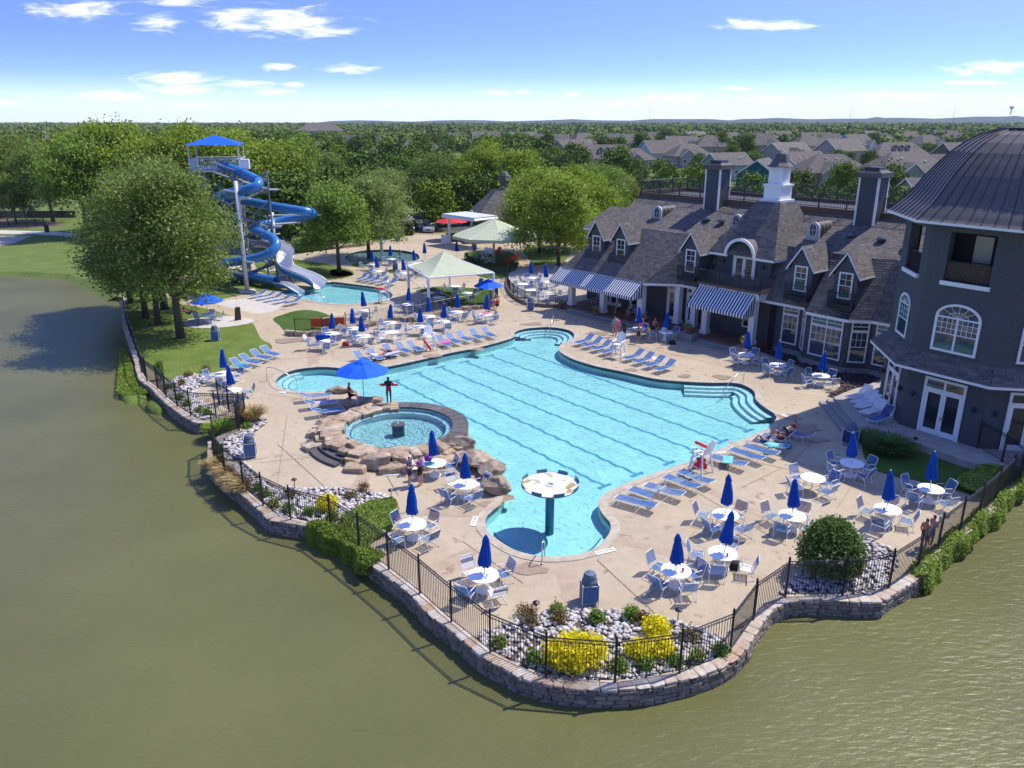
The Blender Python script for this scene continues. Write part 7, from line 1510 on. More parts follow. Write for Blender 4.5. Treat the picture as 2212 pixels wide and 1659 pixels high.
smalls = [(zN, 1155, 1040, 'green tuft by the fence left of the yellow shrub'), (zN, 1420, 1160, 'green tuft between the fence and yellow shrub'), (zN, 2065, 1215, 'green tuft between the two yellow shrubs'), (zO, 165, 1215, 'green tuft at the front fence under the rocks'), (zO, 360, 1200, 'green tuft below the spreading yellow shrub'), (zO, 555, 1180, 'green tuft right of the yellow shrubs'), (zO, 690, 1150, 'green tuft near the curve of the fence'), (zO, 850, 1110, 'green tuft at the right end of the front bed'),
          (zN, 1890, 840, 'small green plant behind the yellow shrub'), (zN, 2170, 820, 'small green plant at the deck edge'), (zO, 20, 890, 'small leafy plant beside the bin side bed'), (zO, 255, 860, 'small leafy plant at the deck edge, right bed'), (zN, 1590, 780, 'orange-tipped plant beside the bin'),
          (zJ, 610, 850, 'green tuft left in the left rock bed'), (zJ, 670, 900, 'second green tuft in the left rock bed'), (zJ, 745, 985, 'third green tuft in the left rock bed'), (zJ, 865, 1020, 'fourth green tuft in the left rock bed'), (zJ, 1035, 1050, 'fifth green tuft in the left rock bed'), (zJ, 1225, 1085, 'green tuft beside the small yellow shrub'), (zJ, 525, 335, 'green tuft with orange flowers by the dry grass'),
          (zH, 520, 1000, 'upright dark shrub inside the upper fence'), (zH, 590, 1090, 'green tuft in the upper rock bed'), (zH, 680, 1180, 'second green tuft in the upper rock bed'), (zH, 750, 1240, 'third green tuft in the upper rock bed'), (zH, 860, 1300, 'green tuft near the inlet corner'), (zH, 930, 1320, 'green tuft at the inlet corner'), (zH, 1010, 1620, 'green tuft by the lower fence start'), (zJ, 290, 540, 'green shrub inside the lower fence')]
for i, (sv, x, y, lab) in enumerate(smalls):
    tall = 'upright' in lab; shrub('green_tuft', lab, sv(x, y), [(0, 0, .7 if tall else .2, .24, .24, .75 if tall else .24)], 130 if tall else 60, 8, .07, .1, (1.0, 1.25, .9) if i % 3 else (1.3, 1.3, 1.0), 'plant', 'small green plants in the rock beds', 10 + i, shell=.3)
for i, (sv, x, y, lab) in enumerate(((zN, 1400, 860, 'purple-leaved shrub left in the front bed'), (zN, 1620, 850, 'purple-leaved shrub behind the large yellow one'), (zO, 330, 890, 'brown-purple shrub at the back of the right bed'), (zO, 640, 1000, 'purple shrub right of the yellow shrubs'), (zJ, 1380, 910, 'purple-leaved shrub beside the ivy'), (zJ, 1490, 850, 'second purple-leaved shrub beside the ivy'), (zJ, 880, 900, 'brown shrub in the left rock bed'), (zH, 760, 980, 'reddish shrub at the lawn edge'), (zH, 915, 930, 'reddish shrub beside the lawn table'), (zH, 700, 1050, 'purple shrub in the upper rock bed'), (zN, 1360, 790, 'small purple shrub at the deck edge'))):
    shrub('purple_shrub', lab, sv(x, y), [(0, 0, .22, .3, .28, .22)], 60, 8, .09, .08, (1.15, .6, 1.1), 'shrub', 'purple-leaved shrubs', 60 + i, shell=.2)
def grass_clump(label, p, r, h, n, tint, seed, lean=(0, 0), group=None, z=0.):
    rs = np.random.RandomState(seed); V = []; a = rs.uniform(0, 6.3, n); q = rs.uniform(0, 1, n) ** .5; b0 = np.stack([np.cos(a) * q * r * .3, np.sin(a) * q * r * .3, np.zeros(n)], 1); hh = h * rs.uniform(.6, 1.1, n)
    d = np.stack([np.cos(a) * q * r + lean[0], np.sin(a) * q * r + lean[1], hh], 1); m = b0 + d * np.array([.45, .45, .75]); e = b0 + d; e[:, 2] *= .92; w = np.stack([-np.sin(a), np.cos(a), np.zeros(n)], 1) * .022
    V = np.stack([b0 - w, b0 + w, m + w, m - w, e + w * .3, e - w * .3], 1).reshape(-1, 3); k = np.arange(n)[:, None] * 6; F = np.concatenate([k + np.array([[0, 1, 2, 3]]), k + np.array([[3, 2, 4, 5]])])
    t = thing('ornamental_grass', label, 'grass clump', (p.x, p.y, z), group=group); o = np_mesh('blades', V, F, 'grass_blade', t); o.color = (*tint, 1)
GG = 'ornamental grasses'; STRAW = (1.5, 1.5, 1.25)
grass_clump('straw-coloured grass clump at the inlet fence corner', zH(1320, 1370), .9, .9, 700, STRAW, 1, group=GG)
for i, (x, y, lab) in enumerate(((300, 650, 'first straw grass drooping over the lake wall'), (370, 720, 'second straw grass drooping over the lake wall'), (450, 790, 'third straw grass drooping over the lake wall'), (500, 840, 'last straw grass drooping over the lake wall'))): grass_clump(lab, zJ(x, y), .6, .6, 420, STRAW, 5 + i, (-.25, -.3), GG)
grass_clump('large drooping green fountain grass on the tower lawn', zM(970, 740), 1.25, .8, 1500, (.35, .75, .35), 12, group=GG); grass_clump('green fountain grass next to the tower bin', zM(800, 640), .8, .6, 500, (.4, .75, .35), 13, group=GG)
grass_clump('bright green reeds in the fenced inlet', zH(1050, 1440), .9, .9, 700, (.7, 1.5, .2), 14, group=GG, z=-.4); grass_clump('green reeds left in the fenced inlet', zH(990, 1450), .7, .8, 500, (.6, 1.3, .2), 15, group=GG, z=-.4)
def leaf_mat(name, label, pts, n, leaf, tint, zf, mat='leaf', seed=1):
    l = ccw(catmull(pts, .4, True)); rs = np.random.RandomState(seed); xs = [p.x for p in l]; ys = [p.y for p in l]; out = []
    while len(out) < n:
        x, y = rs.uniform(min(xs), max(xs)), rs.uniform(min(ys), max(ys))
        if inside((x, y), l): out.append((x, y, zf(x, y) + rs.uniform(-.06, .08)))
    p = np.array(out); v, f = leaf_quads(p, np.tile(np.array([[0, -.25, 1.]]), (n, 1)), leaf, .9, rs); o = np_mesh(name, v, f, mat); o.color = (*tint, 1); stuff(o, label, 'ground cover'); return o
leaf_mat('ivy_cover', 'green ivy covering the corner by the left fence', [zJ(1300, 1090), zJ(1430, 1000), zJ(1600, 930), zJ(1720, 915), zJ(1770, 1000), zJ(1760, 1090), zJ(1690, 1200), zJ(1570, 1265), zJ(1480, 1330), zJ(1350, 1200)], 9000, .13, (1.25, 1.35, .9), lambda x, y: .16 + .08 * math.sin(x * 2.3) * math.sin(y * 2.9))
def drape(name, label, line, n, tint, seed, width=.9, down=.62, leaf=.13, top=.35, bulge=1.):
    """leaves spilling over the wall from the cap to the water"""
    rs = np.random.RandomState(seed); acc = along(line); out = []; nr = []
    for k in range(n):
        s = rs.uniform(0, acc[-1]); p, a = at_len(line, acc, s); q = Vector((math.sin(a), -math.cos(a), 0)); f = rs.uniform(0, 1); bul = (.28 + .22 * math.sin(s * 1.7) + .1 * math.sin(s * 5)) * bulge
        if f < .4: d = -width * .6 + f / .4 * (width * .6 + bul); z = CAP_Z + top * .55 + .12 * math.sin(s * 2.1 + d * 3)
        else: d = bul + .25 * (f - .4); z = CAP_Z + top * .5 - (f - .4) / .6 * (down + .3 * math.sin(s * .9))
        out.append((p.x + q.x * d, p.y + q.y * d, max(LAKE_Z - .02, z + rs.uniform(-.07, .07)))); nr.append((q.x * (.3 + f), q.y * (.3 + f), 1.1 - f))
    p = np.array(out); v, f = leaf_quads(p, np.array(nr), leaf, 1.0, rs); o = np_mesh(name, v, f, 'leaf'); o.color = (*tint, 1); stuff(o, label, 'creeper')
def part_of_wall(a, b):
    i0 = min(range(len(WALL)), key=lambda k: (WALL[k] - P(*a, CAP_Z)).length); i1 = min(range(len(WALL)), key=lambda k: (WALL[k] - P(*b, CAP_Z)).length); return WALL[i0:i1 + 1]
drape('creeper', 'green creeper spilling over the left lake wall', part_of_wall((668, 1136), (800, 1215)), 9000, (1.3, 1.4, .75), 3, bulge=.7, top=.25)
drape('creeper', 'green creeper covering the right lake wall', part_of_wall((1975, 1252), (2290, 985)), 16000, (1.45, 1.5, 1.0), 4, .9, .62, .13, .16, .55)
leaf_mat('ivy_cover', 'pale ivy along the right fence below the tower lawn', [zM(1560, 1050), zM(1620, 980), zM(1750, 920), zM(1960, 890), zM(2060, 930), zM(1900, 1060), zM(1760, 1140), zM(1650, 1110)], 5000, .14, (1.7, 1.65, 1.3), lambda x, y: .3 + .12 * math.sin(x * 2) * math.sin(y * 2.4), seed=8)
# clipped grass bank below the upper-left wall
bank = ccw(catmull([zH(170, 760, -.6), zH(150, 950, -.6), zH(140, 1080, -.6), zH(160, 1180, -.6), zH(240, 1240, -.6), zH(340, 1225, -.6), zH(425, 1160, -.6), zH(440, 1100, -.6), zH(330, 1000, -.6), zH(260, 900, -.6), zH(215, 780, -.6)], .5, True)); mb = MB(); cen = sum((Vector((p.x, p.y, 0)) for p in bank), Vector()) / len(bank); n = len(bank); inn = [Vector((p.x, p.y, 0)).lerp(cen, .12) for p in bank]
mb.add([(p.x, p.y, LAKE_Z - .1) for p in bank] + [(p.x, p.y, -.2) for p in inn] + [(cen.x, cen.y, -.12)], [(i, (i + 1) % n, n + (i + 1) % n, n + i) for i in range(n)] + [(n + i, n + (i + 1) % n, 2 * n) for i in range(n)]); struct(mb.build('grass_bank', 'lawn_grass', None, True))
b2 = ccw(catmull([zH(380, 1240, -.6), zH(450, 1195, -.6), zH(530, 1230, -.6), zH(570, 1310, -.6), zH(500, 1325, -.6), zH(410, 1300, -.6)], .5, True)); cen = sum((Vector((p.x, p.y, 0)) for p in b2), Vector()) / len(b2); n = len(b2); inn = [Vector((p.x, p.y, 0)).lerp(cen, .15) for p in b2]
mb = MB(); mb.add([(p.x, p.y, LAKE_Z - .1) for p in b2] + [(p.x, p.y, -.3) for p in inn] + [(cen.x, cen.y, -.22)], [(i, (i + 1) % n, n + (i + 1) % n, n + i) for i in range(n)] + [(n + i, n + (i + 1) % n, 2 * n) for i in range(n)]); struct(mb.build('grass_bank', 'lawn_grass', None, True))
leaf_mat('bank_grass', 'clipped grass tufts on the bank below the left wall', [Vector((p.x, p.y, 0)) for p in bank[::6]], 7000, .12, (1.3, 1.45, .6), lambda x, y: -.17, seed=11)
def hedge(label, a, b, w, h, n, tint, seed):
    t = thing('hedge', label, 'hedge', group='clipped hedges'); d = b - a; L = d.length; ang = math.atan2(d.y, d.x); m = (a + b) / 2; MB().box((m.x, m.y, h / 2 - .1), (L - .1, w - .15, h - .1), ang).build('inner_branches', 'bark', t)
    rs = np.random.RandomState(seed); u = rs.uniform(-.5, .5, n) * L; v = rs.uniform(-.5, .5, n) * w; z = rs.uniform(0, h, n); s = rs.randint(0, 3, n); v = np.where(s == 0, -w / 2, np.where(s == 2, w / 2, v)); z = np.where(s == 1, h, z); q = np.stack([m.x + u * math.cos(ang) - v * math.sin(ang), m.y + u * math.sin(ang) + v * math.cos(ang), z - .1], 1) + rs.normal(size=(n, 3)) * .07
    V, F = leaf_quads(q, np.tile([[0, -.3, 1.]], (n, 1)), .22, .6, rs); o = np_mesh('leaves', V, F, 'leaf', t); o.color = (*tint, 1)
hedge('clipped hedge in front of the parked cars', P(828, 509), P(893, 507), 1.6, 2.0, 5000, DARK, 1); hedge('clipped hedge behind the tube slide', P(615, 550), P(720, 536), 1.4, 1.6, 4500, DARK, 2); hedge('low hedge at the dark planter by the car park', P(793, 515), P(825, 511), 1.2, 1.2, 1600, DARK, 3)

# ================================================================== NEIGHBOURHOOD
FOOT = []
def house(label, xs, Y, w, d, rot, wall, roof_tint=(1, 1, 1), wh=3.4, rh=3.6, kind='hip', gables=(), dormers=0, dcol=None):
    X = (xs - 1106) / FOCAL * (Y * _c + (CAM_H - 5) * _s); t = thing('house', label, 'house', (X, Y, -.1), R(rot), 'houses of the neighbourhood'); FOOT.append((X, Y, max(w, d) * .62, label))
    def wl(mb, name='wall', p=None):
        o = mb.build(name, 'house_wall', p or t); o.color = (wall[0] / .3, wall[1] / .28, wall[2] / .24, 1); return o
    def rf(polys, name='roof'):
        mb = MB(); [mb.add(pl, [tuple(range(len(pl)))]) for pl in polys]; o = mb.build(name, 'house_shingle', t); o.color = (*roof_tint, 1); return o
    wl(MB().box((0, 0, wh / 2), (w, d, wh))); o = .5; a, b = w / 2 + o, d / 2 + o; z = wh - .15; rid = max(.5, a - b * .9) if kind == 'hip' else a
    rf([[(-a, -b, z), (a, -b, z), (rid, 0, z + rh), (-rid, 0, z + rh)], [(a, b, z), (-a, b, z), (-rid, 0, z + rh), (rid, 0, z + rh)]] + ([[(a, -b, z), (a, b, z), (rid, 0, z + rh)], [(-a, b, z), (-a, -b, z), (-rid, 0, z + rh)]] if kind == 'hip' else []))
    if kind == 'gable':
        for sg in (-1, 1): wl(MB().add([(sg * w / 2, -d / 2, wh - .2), (sg * w / 2, d / 2, wh - .2), (sg * w / 2, 0, wh + rh * .88)], [(0, 1, 2)]), 'gable_wall')
        for sg in (-1, 1):
            for sy in (-1, 1): MB().extr([Vector((sg * a, sy * b, z)), Vector((sg * a, 0, z + rh)), Vector((sg * a, 0, z + rh - .35)), Vector((sg * a, sy * b, z - .35))], Vector((-sg * .12, 0, 0))).build('bargeboard', 'white_trim', t)
    for gx, gw, gd, gh in gables:                                       # cross gable towards -y
        y0 = -d / 2 - gd; wl(MB().box((gx, (y0 - 0) / 2, wh / 2), (gw, abs(y0), wh))); e = gw / 2 + .4
        rf([[(gx - e, y0 - .4, z), (gx, y0 - .4, z + gh), (gx, 0, z + gh), (gx - e, 0, z)], [(gx + e, y0 - .4, z), (gx, y0 - .4, z + gh), (gx, 0, z + gh), (gx + e, 0, z)]], 'cross_gable_roof'); wl(MB().add([(gx - gw / 2, y0 - .01, wh - .2), (gx + gw / 2, y0 - .01, wh - .2), (gx, y0 - .01, wh + gh * .85)], [(0, 1, 2)]), 'gable_wall')
        for sg in (-1, 1): MB().extr([Vector((gx + sg * e, y0 - .42, z)), Vector((gx, y0 - .42, z + gh)), Vector((gx, y0 - .42, z + gh - .35)), Vector((gx + sg * e, y0 - .42, z - .35))], Vector((0, .1, 0))).build('bargeboard', 'white_trim', t)
        for k in (-1, 1):
            if gw > 4: wn = MB().box((gx + k * gw * .22, y0 - .04, wh * .55), (1.1, .08, 1.6)).build('window', 'white_trim', t); MB().box((gx + k * gw * .22, y0 - .09, wh * .55), (.85, .04, 1.35)).build('pane', 'glass_dark', wn)
    for k in range(3):
        x = -w * .32 + k * w * .32
        if any(abs(x - g[0]) < g[1] / 2 + .8 for g in gables): continue
        wn = MB().box((x, -d / 2 - .04, wh * .52), (1.5, .08, 1.5)).build('window', 'white_trim', t); MB().box((x, -d / 2 - .09, wh * .52), (1.25, .04, 1.25)).build('pane', 'glass_dark', wn)
    for k in range(2): wn = MB().box((-w / 2 - .04, -d * .2 + k * d * .4, wh * .52), (.08, 1.3, 1.4)).build('window', 'white_trim', t); MB().box((-w / 2 - .09, -d * .2 + k * d * .4, wh * .52), (.04, 1.05, 1.15)).build('pane', 'glass_dark', wn)
    for k in range(dormers):
        x = (k - (dormers - 1) / 2) * 2.6; y = -b * .55; zz = z + rh * .4; wl(MB().box((x, y + .6, zz + .5), (1.5, 1.6, 1.3)), 'dormer_wall'); rf([[(x - 1, y - .4, zz + 1.1), (x, y - .4, zz + 2.0), (x, y + 2.2, zz + 2.0), (x - 1, y + 1.5, zz + 1.1)], [(x + 1, y - .4, zz + 1.1), (x, y - .4, zz + 2.0), (x, y + 2.2, zz + 2.0), (x + 1, y + 1.5, zz + 1.1)]], 'dormer_roof'); wn = MB().box((x, y - .22, zz + .55), (.9, .06, .95)).build('window', 'white_trim', t); MB().box((x, y - .26, zz + .55), (.65, .04, .7)).build('pane', 'glass_dark', wn)
    rs = random.Random(int(xs * 7 + Y))
    for k in range(rs.randint(1, 3)): f = rs.uniform(.35, .8); MB().lathe([(.16, 0), (.16, .35), (.26, .38), (.02, .5)], 8, c=(rs.uniform(-.5, .5) * w * .6, b * (1 - f) * -1, z + rh * f)).build('roof_vent', 'steel_white', t)
    return t
TAN, BEIGE, SAGE, GREYW, BLUEW, TEAL, CREAM, BRN = (.5, .4, .25), (.36, .29, .23), (.26, .27, .21), (.34, .31, .29), (.46, .5, .56), (.02, .13, .14), (.52, .45, .37), (.17, .13, .115)
h1 = house('teal house with white trim left of the cupola', 1645, 195, 13, 9, 62, TEAL, wh=5.2, rh=3.6, kind='gable')
house('pale green gabled house behind the first chimney', 1570, 245, 13, 9, 28, (.3, .38, .33), wh=4.8, rh=3.6, kind='gable'); house('tan house with two dormers and a front gable', 1300, 292, 17, 10, 8, TAN, wh=4.6, rh=4.8, kind='gable', gables=((4.5, 7, 2.5, 3.6),), dormers=2)
for i, a in enumerate((('brown-roofed house left of the tan dormer house', 1238, 345, 17, 12, 40, BEIGE, (.95, .9, .9), 4.6, 5.5, 'gable'), ('house with dark ridge behind the tan dormer house', 1290, 385, 18, 12, 10, BEIGE, (.85, .8, .8), 4.6, 5, 'hip'), ('small roofed house right of the tan dormer house', 1372, 305, 12, 10, 20, BEIGE, (.95, .92, .9), 3.6, 4.2, 'hip'), ('blue-white gabled house over the chimney', 1428, 335, 17, 12, 25, BLUEW, (1, 1, 1.05), 5, 5, 'gable'), ('wide hip roof house beside the blue-white one', 1485, 318, 16, 12, 12, GREYW, (.95, .95, 1), 4.5, 4.5, 'hip'), ('distant hip roof above the blue-white house', 1470, 430, 18, 12, 20, BLUEW, (.95, .9, .9), 5, 5, 'gable'), ('distant brown roof right of the blue-white house', 1535, 420, 18, 13, 5, BEIGE, (.85, .78, .76), 5, 5.5, 'hip'),
        ('big brown house left of the cupola roofline', 1640, 430, 21, 14, 10, BEIGE, (.85, .78, .76), 5.5, 6, 'hip'), ('grey-blue roofed house behind the cupola', 1700, 335, 20, 12, 35, GREYW, (.85, .9, 1), 4.4, 4.8, 'gable'), ('distant house with white gables behind the cupola', 1745, 440, 19, 12, 15, CREAM, (.95, .9, .9), 5, 5, 'hip'), ('beige hip-roofed house right of the cupola', 1790, 222, 19, 13, 8, BEIGE, (1, 1, 1), 4.2, 4.6, 'hip'), ('grey low house behind the beige hip roof', 1730, 260, 16, 11, 30, GREYW, (.95, 1, 1.02), 4, 4.2, 'gable'),
        ('tall gabled house right of the far trees', 1815, 345, 19, 12, 32, GREYW, (.95, .92, .92), 5.4, 5, 'gable'), ('grey gabled house left of the triple dormers', 1845, 415, 20, 13, 40, BLUEW, (.95, .95, .98), 5.6, 5.6, 'gable'), ('sage house with the widest hip roof', 1955, 212, 21, 14, 6, SAGE, (.95, .95, .98), 4.6, 5.2, 'hip'), ('second hip roof beside the widest one', 2030, 222, 16, 12, -8, SAGE, (.95, .92, .95), 4.2, 4.6, 'hip'),
        ('near brown roof beside the right chimney', 2050, 155, 17, 12, 4, BEIGE, (1.05, .95, .88), 3.2, 3.8, 'gable'), ('brown house behind the dome edge', 2075, 300, 18, 12, 20, BRN, (.85, .78, .76), 5, 5, 'gable'), ('far house behind the dome edge', 2110, 390, 19, 12, 12, BEIGE, (.95, .9, .88), 5, 5, 'hip'), ('far light roof beyond the triple dormers', 2000, 470, 20, 13, 25, CREAM, (1, .95, .92), 5, 5, 'hip'), ('far grey roof above the sage house', 1900, 530, 20, 13, 5, BEIGE, (.95, .9, .9), 5, 5, 'hip'), ('far roof above the beige hip house', 1760, 560, 20, 13, 5, CREAM, (.95, .9, .9), 5, 5, 'gable'), ('far tan roof near the right skyline', 2060, 560, 22, 13, 5, TAN, (.95, .9, .88), 5, 5, 'hip'),
        ('brown-roofed house behind the middle oaks', 728, 290, 16, 12, 5, BEIGE, (.9, .8, .78), 3.2, 4.6, 'hip'), ('white-gabled house behind the middle oaks', 822, 315, 16, 12, -6, CREAM, (.92, .84, .82), 3.4, 4.6, 'hip'), ('distant roof left of the middle oaks', 668, 400, 15, 11, 10, CREAM, (.95, .88, .85), 3.6, 4, 'gable'), ('distant roof right of the middle oaks', 905, 380, 20, 12, 15, BEIGE, (.92, .85, .83), 4.5, 5, 'hip'), ('small pale roof far left of the slide', 150, 420, 20, 12, 15, CREAM, (1, .9, .86), 5, 5, 'gable'), ('second pale roof at far left', 108, 480, 20, 12, 5, CREAM, (1, .9, .86), 5, 5, 'hip'), ('pale house left of the blue slide roof', 400, 460, 18, 12, 10, CREAM, (1, .9, .86), 5, 5, 'hip'), ('far roof over the middle trees', 780, 430, 20, 12, 5, CREAM, (.95, .9, .88), 5, 5.4, 'gable'))):
    house(*a, gables=(((a[2] * 0 + (3 if i % 2 else -3), 6, 1.8, 2.8),) if i % 3 else ()))
house('house with three white dormers on its roof', 1935, 318, 22, 12, 4, GREYW, (.9, .84, .82), 4.6, 5, 'hip', dormers=3)
for i, (xs, Y) in enumerate(((1190, 470), (1260, 520), (1345, 480), (1410, 560), (1500, 600), (1580, 540), (1680, 620), (1795, 480), (1880, 640), (1960, 600), (2040, 660), (2140, 620), (1130, 560), (980, 520), (1050, 600))):
    house('distant brown roof, %s from the right in the far row' % ['twelfth', 'eleventh', 'tenth', 'ninth', 'eighth', 'seventh', 'sixth', 'fifth', 'fourth', 'third', 'second', 'first', 'thirteenth', 'fifteenth', 'fourteenth'][i], xs, Y, 20, 13, (i * 37) % 50 - 10, (BEIGE, CREAM, GREYW)[i % 3], ((1, .92, .88), (.9, .86, .86), (1.05, .98, .92))[i % 3], 4.8, 5.6, 'hip' if i % 2 else 'gable')
bt = house('large distant teal-roofed hall on the skyline', 692, 900, 52, 34, 10, (.3, .34, .32), (.7, 2.6, 2.6), 7, 9, 'hip')
# ---- trees of the neighbourhood
TR_ = []
rs = random.Random(77)
open_lawn = [(P(60, 470), 50), (P(90, 425), 40), (P(893, 430), 16), (P(895, 468), 12), (P(740, 382), 14)]
tints = [MIDG, OLIVE, BRIGHT, DARK, (1.2, 1.25, 1.0), (1.0, 1.1, .85)]
count = 0; used = {}
def tree_label(X, Y, sc, h):
    dx, dy = X - h[0], Y - h[1]; side = ('right of' if dx > 0 else 'left of') if abs(dx) > abs(dy) else ('behind' if dy > 0 else 'in front of'); name = h[3].split(' with ')[0].split(' in the')[0]
    for pre in (('tall ' if sc > 1 else ''), 'rounded ', 'spreading ', 'bushy ', 'leafy ', 'full ', 'dense '):
        for far in ('', 'well ', 'far '):
            s = '%sgreen tree %s%s the %s' % (pre, far, side, name)
            if s not in used: used[s] = 1; return s
    return 'green tree among many beyond the ' + name
while count < 300:
    Y = 112 + 400 * rs.random() ** 1.5; xs = rs.uniform(-80, 2290); X = (xs - 1106) / FOCAL * (Y * _c + 12 * _s)
    if Y < 165 and xs > 1180 and xs < 1400: continue
    if Y < 130 and xs > 660 and xs < 1130: continue
    if Y < 138 and xs < 500: continue
    if any(abs(X - fx) < fr + 3.2 and -fr - 12 < Y - fy < fr + 3 for fx, fy, fr, _l in FOOT): continue
    if any((Vector((X, Y)) - Vector((c.x, c.y))).length < r for c, r in open_lawn): continue
    if any(abs(X - a) + abs(Y - b) * .7 < 5.2 for a, b in TR_): continue
    if xs < 1150 and Y > 150 and rs.random() < .25: continue
    if xs > 1300 and rs.random() < .55: continue
    TR_.append((X, Y)); count += 1
    near_h = min(FOOT, key=lambda f: math.hypot(f[0] - X, f[1] - Y))
    sc = rs.uniform(.75, 1.2) * (.68 if xs > 1350 and Y < 420 else 1.0) * (1.1 if xs < 700 else 1)
    put(T_far[rs.randrange(5)], Vector((X, Y, 0)), rs.uniform(0, 6.3), tree_label(X, Y, sc, near_h), 'neighbourhood trees', tints[rs.randrange(6)], sc, -.1)
for i, (xs, Y, sc, lab) in enumerate(((1440, 205, .62, 'round green tree left of the first chimney'), (1500, 200, .62, 'round green tree in front of the first chimney'), (1380, 200, .6, 'round green tree behind the roof rail corner'), (1560, 420, 1.15, 'tall tree between the blue-white and brown houses'), (1720, 165, .55, 'bushy tree just right of the cupola'), (1790, 158, .5, 'yellow-green tree behind the roof rail'), (1860, 160, .6, 'green tree left of the second chimney'), (1960, 140, .5, 'green tree right of the second chimney'), (1755, 290, .6, 'dark round tree in front of the tall gabled house'), (1980, 290, .62, 'dark tree before the triple dormers'), (1650, 160, .5, 'pale flowering tree left of the cupola base'), (1830, 145, .48, 'pale green bush behind the roof rail'), (1905, 138, .45, 'low bush beside the second chimney'), (2080, 255, .6, 'dark tree beside the dome edge'), (1610, 400, 1.1, 'broad tree left of the big brown house'), (1340, 420, 1.0, 'tall tree behind the tan dormer house'), (1345, 225, .5, 'pink crape myrtle behind the clubhouse'))):
    X = (xs - 1106) / FOCAL * (Y * _c + 12 * _s); put(T_far[i % 5], Vector((X, Y, 0)), i, lab, 'neighbourhood trees', (MIDG, BRIGHT, (1.15, 1.2, .9))[i % 3], sc, -.1)
# ---- woods to the horizon: crowns that read as one mass
def woods():
    rs = np.random.RandomState(5); v0, f0 = unit_rock(3, .25, True); V = []; F = []; n = 0; LP = []; LO = []; LS = []
    for (y0, y1, cnt, s0, s1, lv) in ((440, 900, 1500, 8, 12, 46), (900, 2000, 2600, 10, 15, 16), (2000, 5200, 3200, 16, 34, 7)):
        Y = y0 + (y1 - y0) * rs.rand(cnt) ** 1.2; X = (rs.rand(cnt) * 1.5 - .75) * Y * 1.02
        for x, y in zip(X, Y):
            if any(abs(x - fx) < fr + 2 and -30 < y - fy < fr for fx, fy, fr, _l in FOOT): continue
            s = rs.uniform(s0, s1); h = s * rs.uniform(.75, 1.05) if y < 2000 else s * .42; w = v0 * np.array([s, s, h]) * (.84 + rs.uniform(-.1, .1, (12, 1))); c = np.array([x, y, h * .42 - .3])
            V.append(w + c); F.append(f0 + n); n += 12
            d = rs.normal(size=(lv, 3)); d[:, 2] = np.abs(d[:, 2]) * .9 - .1; d[:, 1] -= .5; d /= np.linalg.norm(d, axis=1)[:, None]
            LP.append(c + d * np.array([s, s, h]) * .5 * rs.uniform(.85, 1.08, (lv, 1))); LO.append(d); LS.append(np.full((lv, 1), s * (.22 if lv > 40 else .32)))
    o = np_mesh('far_woods', np.concatenate(V), np.concatenate(F), 'leaf_far', None, False); o.color = (.8, .86, .7, 1); stuff(o, 'distant green woods reaching to the horizon', 'woods')
    v, f = leaf_quads(np.concatenate(LP), np.concatenate(LO), np.concatenate(LS), 1.0, rs); k = np_mesh('far_foliage', v, f, 'leaf_far', o); k.color = (1.3, 1.3, 1.0, 1); k['kind'] = 'stuff'
woods()
sheet([[Vector((-4500, 480, 0)), Vector((4500, 480, 0)), Vector((6500, 8500, 0)), Vector((-6500, 8500, 0))]], -.05).build('woodland_ground', 'woodland_floor')['kind'] = 'structure'
mb = MB(); n = 40
pts = [(-1500 + k * 180, 6800 + 300 * math.sin(k), 20 + (k / n) ** 1.6 * 50 + 6 * math.sin(k * 1.3) + 4 * math.sin(k * 3.1)) for k in range(n + 1)]
mb.add([(x, y - 900, -2) for x, y, z in pts] + pts + [(x, y + 900, -2) for x, y, z in pts], [(i, i + 1, n + 2 + i, n + 1 + i) for i in range(n)] + [(n + 1 + i, n + 2 + i, 2 * n + 3 + i, 2 * n + 2 + i) for i in range(n)]); struct(mb.build('far_hills', 'woodland_floor', None, True))
def mast(label, xs, Y, h): X = (xs - 1106) / FOCAL * Y * _c; t = thing('radio_mast', label, 'mast', (X, Y, 0), group='radio masts'); MB().tube([(0, 0, 0), (0, 0, h)], [.7, .35], 4).build('lattice', 'steel_grey', t)
mast('thin radio mast right of the second chimney', 1836, 2600, 75); mast('thin radio mast near the dome', 2058, 2600, 85); mast('thin radio mast above the middle trees', 1402, 3000, 70)
X = (2180 - 1106) / FOCAL * 5600 * _c; t = thing('water_tower', 'tiny pale water tower on the far ridge', 'water tower', (X, 5600, 60)); MB().lathe([(6, 0), (4, 6), (4, 34), (14, 42), (15, 52), (7, 58)], 14).build('tank', 'steel_white', t)

